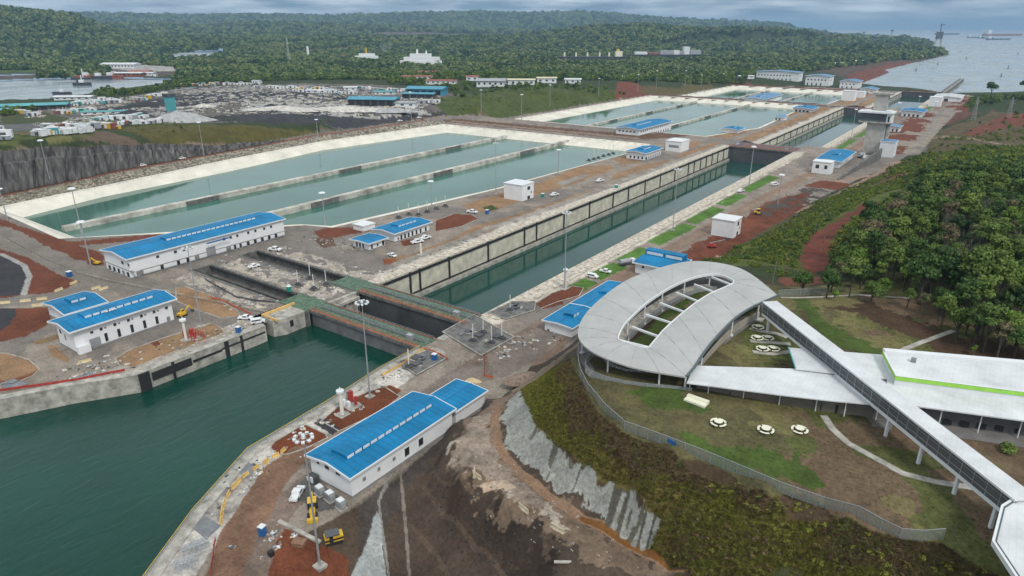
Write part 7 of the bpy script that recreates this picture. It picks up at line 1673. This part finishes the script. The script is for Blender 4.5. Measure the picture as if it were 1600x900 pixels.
for lb, P in (('raised grey slab carrying the four white posts right of the gates', [(690, 520), (740, 492), (805, 528), (752, 558)]), ('raised grey slab with single post right of the nearest gate', [(620, 567), (668, 548), (697, 562), (650, 588)]), ('low pale slab beside the chamber left of the red soil beds', [(762, 490), (800, 472), (838, 472), (836, 486), (790, 500)])):
    P = ats(P); cx_ = sum(p[0] for p in P) / len(P); cy_ = sum(p[1] for p in P) / len(P); e = empty('valve_slab', (cx_, cy_, 0), 0, lb, 'slab'); Q = [(x - cx_, y - cy_) for x, y in P]
    MB().prism(Q, -.1, .28).build('slab', M['conc_dark'], e); MB().ribbon([(x * .97, y * .97) for x, y in Q], .4, .28, .55, closed=True).build('upstand', M['conc'], e)
    for k in range(9):
        a = rng.uniform(-.7, .7, 2); w_ = rng.uniform(.5, 1.6, 2); x = (Q[0][0] * (1 - a[0]) + Q[2][0] * (1 + a[0])) / 2 * .75; y = (Q[0][1] * (1 - a[1]) + Q[2][1] * (1 + a[1])) / 2 * .75
        MB().box(x - w_[0], x + w_[0], y - w_[1], y + w_[1], .28, .34 + .25 * (k % 3)).build('cover_plate', M[['conc', 'ramp', 'greysteel'][k % 3]], e)
for k, (lb, P) in enumerate([('pale kerb round the long soil island in front of the nearest roof', [(423, 700), (428, 688), (452, 672), (478, 664), (508, 678), (512, 684), (480, 700), (450, 710), (430, 710)]), ('kerb round the soil bed with the mast beside the nearest roof', [(502, 658), (535, 630), (575, 612), (600, 604), (625, 620), (600, 640), (560, 660), (530, 674)]),
                             ('kerb round the large brown bed on the lake quay', [(180, 562), (200, 548), (250, 530), (330, 505), (345, 512), (352, 520), (300, 540), (250, 558), (210, 574), (188, 572)]), ('kerb round the brown bed behind the quay building mast', [(275, 450), (290, 448), (330, 462), (370, 485), (375, 494), (345, 497), (300, 482), (275, 470)]),
                             ('kerb round the brown bed at the left picture edge', [(-60, 552), (10, 552), (45, 562), (62, 577), (50, 588), (20, 600), (-60, 606)]), ('kerb round the red bed right of the small blue-roofed buildings', [(680, 345), (710, 334), (735, 335), (748, 342), (720, 354), (680, 362)]),
                             ('kerb round the red bed left of the low blue roofs', [(835, 475), (862, 458), (895, 447), (912, 450), (905, 462), (870, 472), (845, 482)])]):
    o = MB().ribbon(ats(P), .35, -.1, .16, closed=True).build('kerb', M['conc']); tag(o, lb, 'kerb')
# weep holes on the lined slope
n = 0; pr_ = None
for i in range(8):
    for j in range(5):
        px = 655 + i * 22 + j * 17; py = 722 + i * 17 + j * 35 + (i * 7 % 5)
        if py > 893 or px - 655 > 1.05 * (py - 705) + 60: continue
        q = hit(px, py)
        if pr_ is None: pr_ = MB().cyl((0, 0, -.2), (.12, -.1, .22), .2, n=8).build('drain_pipe', M['black']); o = pr_
        else: o = pr_.copy(); C.objects.link(o)
        o.location = q; tag(o, 'small black drain pipe end dotted on the dark sloping face', 'pipe', 'drain pipes dotted over the dark slope')
# wooden poles and a lattice tower on the right bank
for k, (bx, by, tx, ty, lb) in enumerate([(1206, 446, 1212, 406, 'brown wooden pole just behind the pavilion tip'), (1224, 428, 1229, 392, 'wooden pole on red soil behind the pavilion, by the slope bushes'), (1290, 345, 1292, 317, 'pale pole at the head of the red clearing'), (1269, 383, 1276, 346, 'pale pole on the left side of the red clearing'), (1284, 391, 1292, 357, 'pale leaning pole on the right side of the red clearing'), (1379, 304, 1382, 254, 'tall pole by the bright cut below the retaining wall')]):
    X, Y, Z, h = zfor(bx, by, tx, ty); o = MB().cyl((0, 0, -.3), (.4, 0, max(8, min(h, 20))), .2, .13, n=7).build('wooden_pole', M['bark']); o.location = (X, Y, Z); tag(o, lb, 'pole')
def lattice(label, bx, by, tx, ty, w=3.0, mt='steel', name='lattice_tower', n=8, arms=True):
    X, Y, Z, h = zfor(bx, by, tx, ty); e = empty(name, (X, Y, Z), .4, label, 'tower'); m = MB(); t_ = max(.12, w * .07)
    for k in range(n):
        z0, z1 = h * k / n, h * (k + 1) / n; w0, w1_ = w * (1 - .75 * k / n), w * (1 - .75 * (k + 1) / n)
        c0_ = [(-w0, -w0), (w0, -w0), (w0, w0), (-w0, w0)]; c1_ = [(-w1_, -w1_), (w1_, -w1_), (w1_, w1_), (-w1_, w1_)]
        for i in range(4):
            j = (i + 1) % 4; m.beam((*c0_[i], z0), (*c1_[i], z1), t_); m.beam((*c0_[i], z0), (*c1_[j], z1), t_ * .6); m.beam((*c1_[i], z1), (*c1_[j], z1), t_ * .6)
    m.build('lattice', M[mt], e)
    if arms:
        for f in (.72, .86): MB().beam((-w * 1.6, 0, h * f), (w * 1.6, 0, h * f), t_ * 1.3).build('cross_arm', M[mt], e)
    return e
lattice('steel lattice pylon on the slope before the red bank at the right', 1520, 188, 1528, 152, 2.2); lattice('second lattice pylon farther right near the red road', 1575, 185, 1578, 152, 2.2)
lattice('slender pale lattice communication mast rising over the forest', 452, 98, 451, 60, 3.6, 'pole', 'antenna_mast', 9, False)
# ------------------------------------------------------------------ industrial yard, town and ships
def shed(label, px, py, w, l, h, roof, wall='trim', rz=0.0, rise=None, open_=False, name='warehouse', cat='warehouse', group=None):
    X, Y, Z = hit(px, py); e = empty(name, (X, Y, Z), rz, label, cat, group); rise = rise or w * .1
    MB().box(-l / 2, l / 2, -w / 2, w / 2, -1.5, h).build('wall', M[wall], e)
    o_ = w * .06 + .4; MB().add([(-l / 2 - o_, -w / 2 - o_, h), (l / 2 + o_, -w / 2 - o_, h), (l / 2 + o_, w / 2 + o_, h), (-l / 2 - o_, w / 2 + o_, h), (-l / 2 - o_, 0, h + rise), (l / 2 + o_, 0, h + rise)], [(0, 1, 5, 4), (4, 5, 2, 3), (0, 4, 3), (1, 2, 5), (0, 3, 2, 1)]).build('roof', M[roof], e)
    n = max(2, int(l / 9))
    for k in range(n):
        x = -l / 2 + l * (k + .3) / n
        if open_: MB().box(x - l / n * .2, x + l / n * .55, -w / 2 - .1, -w / 2, -.5, h * .8).build('bay_opening', M['dark'], e)
        else: MB().box(x, x + l / n * .35, -w / 2 - .12, -w / 2, h * .35, h * .7).build('window', M['glass'], e)
    return e
D0 = AZ   # facing the camera side
for a in [('long teal roofed shed by the lake shore at the left edge', 38, 172, 22, 95, 6, 'teal', 'greysteel', D0 + .35, None, True), ('smaller teal roofed shed at the far left edge below trees', -4, 178, 18, 30, 5, 'teal', 'greysteel', D0 + .2, None, True), ('white low shed beside the moored dark tug', 118, 155, 18, 52, 4, 'vcwhite', 'trim', D0 + .1),
          ('big blue warehouse nearest the long white stone heaps', 585, 163, 26, 58, 7, 'teal2', 'greysteel', D0 - .15, None, True), ('pale low shed attached right of the big blue warehouse', 625, 166, 16, 42, 5, 'greyroof', 'trim', D0 - .1), ('tall blue warehouse at the right of the yard below the red roofs', 668, 150, 30, 52, 11, 'teal2', 'teal2', D0 - .2, None, True), ('dark fronted lower bay of the tall blue warehouse', 655, 153, 16, 44, 6, 'teal2', 'greysteel', D0 - .15, None, True),
          ('small teal roofed workshop among white yard huts', 602, 147, 14, 30, 4, 'teal', 'trim', D0), ('pale green curved roof shelter in the middle of the left yard', 165, 178, 10, 46, 3, 'teal', 'trim', D0 + .25),
          ('white roofed long hut at the edge of the forest by the yard', 500, 145, 12, 40, 4, 'vcwhite', 'trim', D0), ('white humped shed beside the forest edge', 548, 141, 14, 20, 5, 'vcwhite', 'trim', D0 + .1), ('white hut behind the container row at the yard', 402, 130, 10, 16, 5, 'greyroof', 'trim', D0),
          ('grey roofed hall at the edge of the town', 768, 134, 34, 46, 9, 'greyroof', 'trim', D0 - .1), ('long cream roofed hall behind the green bank', 812, 132, 20, 52, 8, 'creamroof', 'trim', D0 - .05), ('cream roofed block right of the longer cream hall', 854, 129, 20, 34, 8, 'creamroof', 'trim', D0), ('white block with pale roof right of the cream halls', 895, 130, 18, 28, 7, 'vcwhite', 'trim', D0 - .1),
          ('reddish roofed white house left of the grey hall', 738, 126, 16, 22, 8, 'redroof', 'trim', D0), ('long red roofed row house at the town edge', 690, 131, 16, 54, 6, 'redroof', 'trim', D0 - .1), ('red roofed long house left of its neighbour', 652, 123, 16, 60, 5, 'redroof', 'trim', D0 + .05), ('upper red roofed house among dark trees', 668, 116, 16, 40, 6, 'redroof', 'trim', D0),
          ('red roofed pale villa far in the forest', 535, 91, 20, 70, 10, 'redroof', 'trim', D0), ('white quarry hall across the lake arm', 190, 106, 40, 90, 10, 'vcwhite', 'trim', D0), ('red roofed quay hall across the lake arm', 222, 117, 26, 42, 8, 'redroof', 'trim', D0), ('white low quay hall with dark bays across the lake arm', 203, 119, 22, 60, 7, 'vcwhite', 'rust', D0), ('small white round-roofed hut right of the red quay hall', 232, 118, 18, 28, 6, 'vcwhite', 'trim', D0),
          ('pale hut on the far bank left of the white buildings', 1135, 119, 14, 40, 5, 'creamroof', 'trim', D0), ('white hut row on the far bank by the red road', 1165, 122, 14, 34, 5, 'vcwhite', 'trim', D0), ('pale ruin-like block among trees right of the red mound', 1080, 123, 14, 30, 5, 'greyroof', 'trim', D0), ('pale hall on the far spit of land', 1335, 98, 30, 80, 6, 'creamroof', 'trim', D0), ('small hall on the far spit beside the sea', 1305, 103, 26, 50, 8, 'vcwhite', 'trim', D0), ('white house among trees right of the white pale block', 972, 124, 14, 26, 6, 'vcwhite', 'trim', D0)]:
    shed(*a)
SHPX = [(768, 134), (812, 132), (854, 129), (895, 130), (738, 126), (690, 131), (652, 123), (668, 116), (668, 150), (655, 153), (602, 147), (1135, 119), (1165, 122), (1080, 123), (972, 124)]
SHW = [hit(*p)[:2] for p in SHPX]
def clear(x, y):
    k = np.ones(len(x), bool)
    for a, b_ in SHW:   # keep the ground before each house open
        dx, dy = x - a, y - b_; rr = math.hypot(a, b_); al = dx * a / rr + dy * b_ / rr; ac = np.abs(-dx * b_ / rr + dy * a / rr)
        k &= ~((ac < 36) & (al < 22) & (al > -70))
    return k
T1, U1 = region('', [(600, 118), (700, 114), (830, 118), (940, 122), (1110, 112), (1180, 104), (1186, 116), (1110, 119), (965, 126), (925, 131), (700, 140), (610, 137)], -2, 900, 5, 9.5, None, None, -99, 99, .3, clear)
T2, U2 = region('', [(640, 128), (760, 138), (760, 144), (700, 146), (640, 137)], 2, 60, 4, 7, None, None, -99, 99, .3, clear)
T3, U3 = region('', [(250, 130), (460, 122), (600, 122), (600, 128), (460, 127), (270, 133)], -2, 260, 5, 9, None, None, -99, 99, .3)
scatter('town_trees', np.concatenate([T1, T2, T3]), np.concatenate([U1, U2, U3]), near_meshes, 'green trees filling the town edge between the houses')
# parked machines, containers and cabins in the yard: small individual pieces
cont = []
for mt, nm, lb in (('trim', 'site_cabin', 'white site cabin standing in the crowded left yard'), ('teal', 'shipping_container', 'pale teal container standing in the left yard'), ('cargrey', 'shipping_container', 'grey container in the left yard'), ('yellow', 'yard_truck', 'yellow truck body parked in the left yard'), ('rust', 'shipping_container', 'rust red container standing in the left yard'), ('greenbox', 'shipping_container', 'green container standing in the yard')):
    e = empty(nm, (0, 0, 0), 0, lb, {'site_cabin': 'cabin', 'yard_truck': 'truck'}.get(nm, 'container'), 'cabins, containers and trucks crowding the yard')
    MB().box(-3, 3, -1.25, 1.25, .2, 2.8).build('body', M[mt], e); MB().box(-3.08, 3.08, -1.33, 1.33, 2.8, 2.95).build('roof', M['trim'] if mt != 'rust' else M['rust'], e); MB().box(-1, 1, -1.3, -1.25, .4, 2.2).build('door', M['greysteel'], e); cont.append(e)
first = [True] * 6
rows = [((272, 135), (410, 131), 26), ((400, 137), (520, 141), 16), ((60, 212), (145, 206), 20), ((75, 203), (150, 199), 14), ((100, 166), (190, 160), 22), ((90, 178), (150, 174), 10), ((150, 200), (188, 202), 7), ((190, 194), (255, 192), 12), ((460, 143), (560, 147), 14), ((560, 139), (640, 144), 12), ((215, 158), (262, 148), 9), ((120, 162), (185, 156), 12), ((30, 178), (70, 183), 5), ((150, 188), (235, 184), 10), ((0, 205), (12, 224), 4), ((590, 156), (640, 158), 6), ((660, 162), (690, 160), 4), ((160, 112), (250, 119), 12)]
rows_l = ['in the long row along the forest edge', 'at the right end of the forest edge row', 'in the front cluster above the rock face', 'at the back of the cluster above the rock face', 'by the lake side of the left yard', 'beside the pale green shelter', 'at the foot of the pale gravel heap', 'beside the front yard road', 'left of the small teal workshop', 'between the teal workshop and blue warehouses', 'near the black spoil heaps', 'behind the white low shed', 'among trees at the far left', 'in the middle of the left yard', 'at the left picture edge', 'beside the big blue warehouse', 'at the foot of the tall blue warehouse', 'on the quay across the lake arm']
CL = ['white site cabin', 'pale teal container', 'grey container', 'yellow truck body', 'rust red container', 'green container']
for ri, (a, b_, n) in enumerate(rows):
    n = int(n * 1.3)
    for k in range(n):
        s = (k + rng.uniform(-.2, .2)) / n; px, py = a[0] + (b_[0] - a[0]) * s, a[1] + (b_[1] - a[1]) * s + rng.uniform(-1.3, 1.3)
        t_ = int(rng.choice(6, p=[.58, .10, .16, .06, .06, .04])); o = cont[t_] if first[t_] else copy_tree(cont[t_]); first[t_] = False
        q = hit(px, py); f = rng.uniform(.8, 1.7); o['label'] = CL[t_] + ' ' + rows_l[ri]; o.location = q; o.rotation_euler.z = AZ + rng.uniform(-.5, .5) + (1.57 if rng.uniform() < .25 else 0); o.scale = (f, f, f * rng.uniform(.8, 1.2))
def junk(name, mats, seed):
    r = random.Random(seed); m = MB()
    for k in range(5):
        x, y = r.uniform(-1, 1), r.uniform(-1, 1); w, l, h = r.uniform(.15, .7), r.uniform(.15, .7), r.uniform(.06, .4); m.box(x - w, x + w, y - l, y + l, -.1, h, r.uniform(0, 3), (x, y))
    me = bpy.data.meshes.new(name); me.from_pydata(m.v, [], m.f)
    for q in mats: me.materials.append(M[q])
    for p in me.polygons: p.material_index = (p.index // 6) % len(mats)
    return me
JK = [junk('rubble_a', ['conc', 'trim', 'conc_strip'], 1), junk('rubble_b', ['wood', 'conc', 'greysteel'], 2), junk('rubble_c', ['trim', 'steel', 'cbarrier'], 3), junk('rubble_d', ['conc_dark', 'conc', 'black'], 4), junk('rubble_e', ['conc', 'cbarrier', 'conc_strip', 'trim', 'bluebox', 'conc_dark'], 5)]
J1, JS1 = region('', [(0, 210), (60, 214), (150, 204), (230, 188), (280, 190), (430, 182), (700, 172), (690, 150), (600, 136), (460, 132), (270, 134), (150, 152), (60, 168)], 9, 1250, 1.0, 3.2, None, None, -99, 99, .02, lambda x, y: fbm(x, y, 55, 3, 12) > .08)
scatter('yard_rubble', J1, JS1, JK, 'scrap, stone and building material strewn over the work yard')
def ontop(lines, n, smin, smax, w):
    P = []
    for a, b_ in lines:
        a, b_ = at(*a), at(*b_); t_ = rng.uniform(0, 1, n); P.append(np.stack([a[0] + (b_[0] - a[0]) * t_ + rng.normal(0, w, n), a[1] + (b_[1] - a[1]) * t_ + rng.normal(0, w, n), np.zeros(n)], 1))
    P = np.concatenate(P); P = P[inpoly(P[:, 0], P[:, 1], PLAT)]
    for q in PITS: P = P[~inpoly(P[:, 0], P[:, 1], q)]
    P[:, 2] = lvl(P[:, 1]); return P, rng.uniform(smin, smax, len(P))
Q1, QS1 = ontop([((360, 470), (470, 470)), ((345, 405), (520, 440)), ((470, 440), (540, 460)), ((560, 430), (640, 420)), ((640, 410), (900, 320)), ((900, 320), (1130, 235)), ((770, 485), (1000, 372)), ((1000, 372), (1230, 252)), ((590, 590), (660, 560)), ((300, 800), (420, 705)), ((420, 700), (600, 600)), ((420, 850), (540, 870)), ((250, 545), (400, 505)), ((100, 585), (200, 565)), ((480, 370), (560, 390)), ((760, 560), (860, 520)), ((690, 500), (800, 540)), ((1150, 215), (1330, 160)), ((1240, 250), (1330, 200))], 55, .2, .7, 3.2)
scatter('lock_rubble', Q1, QS1, JK, 'small rubble and leftover building material along the lock works')
J3, JS3 = region('', [(700, 690), (760, 640), (830, 600), (840, 640), (780, 690), (830, 760), (1000, 860), (1000, 900), (860, 850), (740, 780)], 7, 110, .1, .3, None, None, 3, 12, .05)
scatter('bench_stones', J3, JS3, [JK[0], JK[3]], 'loose stones lying on the dirt bench')
# heaps of pale stone and dark coal-like spoil
def heap(label, px, py, rx, ry, h, mt, seed):
    X, Y, Z = hit(px, py); m = MB(); n = 22; rr = random.Random(seed); vs = [(0, 0, h)]
    rings = 6
    for k in range(1, rings + 1):
        for i in range(n):
            a = i * 6.283 / n; f = k / rings; q = 1 + .18 * math.sin(a * 3 + seed) + rr.uniform(-.06, .06); vs.append((rx * f * q * math.cos(a), ry * f * q * math.sin(a), h * (1 - f ** 1.25) + rr.uniform(-.03, .03) * h - (.8 if k == rings else 0)))
    fs = [(0, 1 + i, 1 + (i + 1) % n) for i in range(n)] + [(1 + (k - 1) * n + i, 1 + k * n + i, 1 + k * n + (i + 1) % n, 1 + (k - 1) * n + (i + 1) % n) for k in range(1, rings) for i in range(n)]
    m.add(vs, fs); o = m.build('spoil_heap', mt, smooth=True); o.location = (X, Y, Z); o.rotation_euler.z = AZ; tag(o, label, 'heap')
hp_w = mat('pale_gravel', (.42, .42, .42), .95, .25, .2, bump=.3); hp_b = mat('dark_spoil', (.04, .04, .045), .95, .3, .2, bump=.3); hp_s = mat('white_stone_heap', (.62, .59, .54), .95, .3, .3, bump=.4)
for a in [('broad pale grey gravel heap in the left yard', 280, 188, 34, 16, 9, hp_w, 1), ('black spoil heap between white sheds and the pale gravel heap', 205, 182, 24, 12, 7, hp_b, 2), ('low black spoil heap left of the first black one', 232, 165, 30, 14, 5, hp_b, 3), ('white stone heap at the middle of the yard', 440, 172, 46, 16, 5, hp_s, 4), ('long white stone heap at the right of the yard', 540, 172, 55, 14, 5, hp_s, 5), ('small black heap on top of the white stone field', 425, 170, 14, 8, 6, hp_b, 6), ('white sand heap beside the teal crusher', 318, 168, 16, 8, 5, hp_s, 7), ('pale heap at the far end of the stone field', 610, 174, 30, 10, 4, hp_w, 8), ('cream heap on dirt beside the low blue annex', 738, 596, 3, 1.8, 1.2, mat('cream_sand', (.62, .50, .30), .9, .2, 1), 9), ('low stony mound at the start of the dirt bench', 826, 592, 7, 4, 2.0, mat('brown_stones', (.30, .22, .17), .95, .35, 1, bump=.3), 10)]: heap(*a)
e = boxes('crusher_tower', 'dark teal crusher tower in the middle of the yard', 'crusher', 268, 173, [('frame', 'teal', -4, 4, -4, 4, 0, 16), ('top_hopper', 'greysteel', -5, 5, -5, 5, 16, 19)], .3)
X, Y, Z, h = zfor(482, 91, 482, 75); o = MB().cyl((0, 0, 0), (0, 0, h + 6), 5, 4, n=12).build('white_chimney', M['white']); o.location = (X, Y, Z); tag(o, 'plain white chimney-like tower rising over the forest', 'tower')
# ships
def ship(label, px, py, z, L, Wd, Hh, hull, decks, rz, name='cargo_ship', cat='ship'):
    X, Y = at(px, py, z); e = empty(name, (X, Y, z), rz, label, cat); m = MB()
    n = 9; pl_ = []
    for s in (-1, 1):
        for k in range(n):
            f = k / (n - 1); w = Wd / 2 * min(1, .55 + f * 3) * (1 if f < .8 else (1 - ((f - .8) / .2) ** 2)); pl_.append((-L / 2 + L * f, s * w)) if s < 0 else pl_.append((L / 2 - L * f, s * Wd / 2 * min(1, .55 + (1 - f) * 3) * (1 if (1 - f) < .8 else (1 - (((1 - f) - .8) / .2) ** 2))))
    m.prism(pl_, -1.5, Hh); m.build('hull', M[hull], e)
    for nm, mt, a, b_, c_, z0, z1 in decks: MB().box(L * a, L * b_, -Wd / 2 * c_, Wd / 2 * c_, Hh + z0, Hh + z1).build(nm, M[mt], e)
    return e
ship('dark tug with white wheelhouse afloat in the middle of the lake arm', 129, 133, -6, 32, 11, 5, 'hull', [('wheelhouse', 'trim', -.15, .12, .6, 0, 5), ('funnel', 'hull', -.28, -.2, .3, 0, 6), ('mast', 'trim', -.02, .02, .08, 5, 14)], AZ + .3, 'tug', 'tug')
ship('dark low tug moored beside the white shed', 98, 147, -6, 34, 10, 3.6, 'hull', [('wheelhouse', 'trim', -.1, .1, .5, 0, 4), ('mast', 'trim', -.01, .01, .06, 4, 11)], AZ - .1, 'tug', 'tug')
ship('dark barge with crane lying by the far quay of the lake arm', 127, 124, -6, 40, 12, 4, 'hull', [('deckhouse', 'rust', -.3, .1, .7, 0, 4), ('crane', 'trim', .1, .14, .15, 0, 18)], AZ + .1, 'barge', 'barge')
for k, (x, y) in enumerate([(105, 117), (140, 122), (160, 123), (178, 122)]): ship(['rusty barge at the left end of the far quay', 'dark work boat at the far quay, beside the crane barge', 'dark work boat in the middle of the far quay', 'work boat at the right end of the far quay'][k], x, y, -5, 44, 12, 6, 'rust' if k % 2 else 'hull', [('deckhouse', 'trim', -.3, -.05, .6, 0, 6)], AZ, 'work_boat', 'boat')
ship('loaded container ship in the far canal with white bridge tower and stacked boxes', 1036, 91, -10, 285, 34, 14, 'hull', [('container_stack', 'cargrey', -.05, .12, .95, 0, 13), ('container_stack', 'trim', .125, .2, .95, 0, 14), ('bridge_tower', 'trim', .26, .33, .9, 0, 27), ('container_stack', 'cargrey', .34, .48, .95, 0, 15), ('container_stack', 'cargrey', .205, .255, .95, 0, 11), ('container_stack', 'rust', -.2, -.06, .95, 0, 6), ('container_stack', 'trim', -.38, -.22, .95, 0, 9)], AZ)
e = ship('bulk ship with cream deckhouse and five deck cranes far behind the trees', 925, 93, -4, 230, 30, 10, 'hull', [('deckhouse', 'cream', .34, .44, .9, 0, 16), ('funnel', 'yellow', .36, .40, .3, 16, 24)] + [('deck_crane', 'cream', q, q + .022, .2, 0, 13) for q in (-.42, -.25, -.08, .1, .24)], AZ)
ship('bright white ship superstructure rising above the forest', 658, 101, -2, 120, 30, 12, 'white', [('deck', 'white', -.4, .45, .9, 0, 9), ('bridge', 'white', -.25, .25, .8, 9, 18), ('mast', 'white', -.1, -.06, .2, 18, 30), ('mast', 'white', .12, .15, .2, 18, 26)], AZ, 'white_ship')
ship('small white ship with yellow mast glimpsed over the forest', 573, 92, -2, 80, 24, 10, 'white', [('deck', 'white', -.3, .35, .8, 0, 8), ('mast', 'yellow', -.03, .03, .15, 8, 26)], AZ, 'white_ship')
for k, (x, y, L) in enumerate([(1525, 59, 260), (1540, 60, 220), (1560, 62, 300), (1480, 54, 500), (1567, 56, 700)]):
    ship(['grey ship anchored far out at sea, left of a pair', 'grey ship anchored far out at sea, right of a pair', 'long low ship farther right on the sea', 'vessel right of the bridge pylon on the horizon', 'reddish vessels near the far sea horizon'][k], x, y, -27, L, L * .14, L * .04, 'hull' if k < 4 else 'rust', [('deckhouse', 'trim', -.45, -.36, .8, 0, L * .08)], AZ + .2)
# buoys on the sea
for k, (x, y) in enumerate([(1431, 111), (1465, 101), (1575, 107), (1564, 120), (1590, 85), (1510, 92), (1500, 82)]):
    X, Y = at(x, y, -27); o = MB().lathe([(3, -1), (3, 1), (1, 2), (.8, 9), (.1, 10)], n=8).build('buoy', M['hull']); o.location = (X, Y, -27); tag(o, 'dark channel buoy on the pale sea beyond the locks', 'buoy', 'dark buoys scattered on the sea')
# bridge pylon under construction with crane
X, Y = at(1464, 74, -27); e = empty('bridge_pylon', (X, Y, -27), .3, 'tall bridge pylon under construction with crane on the tip of the headland', 'pylon')
MB().box(-60, 60, -45, 45, -2, 8).build('foundation', M['conc'], e); MB().beam((-28, 0, 8), (-12, 0, 100), 14).beam((28, 0, 8), (12, 0, 100), 14).build('legs', M['conc'], e); MB().box(-26, 26, -12, 12, 66, 122).build('formwork', M['greysteel'], e); MB().box(-3, 3, -3, 3, 122, 185).build('crane_mast', M['greysteel'], e); e.scale = (.72, .72, .8); MB().beam((-14, 0, 172), (30, 0, 176), 5).build('crane_jib', M['greysteel'], e)
for k, (x, y, t_) in enumerate([(1348, 62, 52), (1370, 64, 55), (1391, 64, 49), (1412, 65, 56), (1282, 57, 52)]):
    X, Y, Z, h = zfor(x, y, x, t_); Z = max(Z, -27); e = empty('bridge_pier', (X, Y, Z), .3, ['second bridge pier from the left, topped by dark formwork', 'thin bridge pier between two taller ones on the headland', 'tall thin bridge pier with small top at mid headland', 'thin bridge pier nearest the big pylon', 'short bridge pier at the left start of the headland'][k], 'pier')
    hh = max(40, min(130, h)); MB().box(-4, 4, -4, 4, -6, hh).build('shaft', M['conc'], e); MB().box(-9, 9, -7, 7, hh, hh + 12).build('pier_head', M['greysteel'], e)
# smoke over the forest
X, Y, Z = hit(600, 88); m = MB(); vs = []
o = MB().lathe([(3, 0), (12, 20), (26, 50), (30, 80), (20, 110), (2, 125)], n=14).build('smoke', None, smooth=True); o.location = (X, Y, Z); o.rotation_euler = (R(18), R(34), 0); o['kind'] = 'stuff'; o['label'] = 'thin grey smoke drifting over the forest'
sm_ = bpy.data.materials.new('smoke'); sm_.use_nodes = True; t = sm_.node_tree; t.nodes.clear(); ov = t.nodes.new('ShaderNodeOutputMaterial'); pv_ = t.nodes.new('ShaderNodeVolumePrincipled'); pv_.inputs['Color'].default_value = (.8, .85, .9, 1); pv_.inputs['Density'].default_value = .002; gg = t.nodes.new('ShaderNodeNewGeometry'); ns = t.nodes.new('ShaderNodeTexNoise'); ns.inputs['Scale'].default_value = .03; ns.inputs['Detail'].default_value = 3; rm = t.nodes.new('ShaderNodeMapRange'); rm.inputs['From Min'].default_value = .48; rm.inputs['From Max'].default_value = .75; rm.inputs['To Max'].default_value = .008; t.links.new(gg.outputs['Position'], ns.inputs[0]); t.links.new(ns.outputs[0], rm.inputs['Value']); t.links.new(rm.outputs[0], pv_.inputs['Density']); t.links.new(pv_.outputs[0], ov.inputs['Volume']); o.data.materials.append(sm_)
# ------------------------------------------------------------------ air: one even haze box
hz = MB().box(-45000, 45000, -3000, 60000, -80, 420).build('haze', None, kind='stuff')
hm = bpy.data.materials.new('haze'); hm.use_nodes = True; t = hm.node_tree; t.nodes.clear(); ov = t.nodes.new('ShaderNodeOutputMaterial'); pv_ = t.nodes.new('ShaderNodeVolumePrincipled')
pv_.inputs['Color'].default_value = (.42, .66, .92, 1); pv_.inputs['Density'].default_value = .000055; pv_.inputs['Anisotropy'].default_value = 0
t.links.new(pv_.outputs[0], ov.inputs['Volume']); hz.data.materials.append(hm)

for o in C.objects:
    l = o.get('label')
    if l and len(l.split()) > 16: print('LONG', len(l.split()), l)
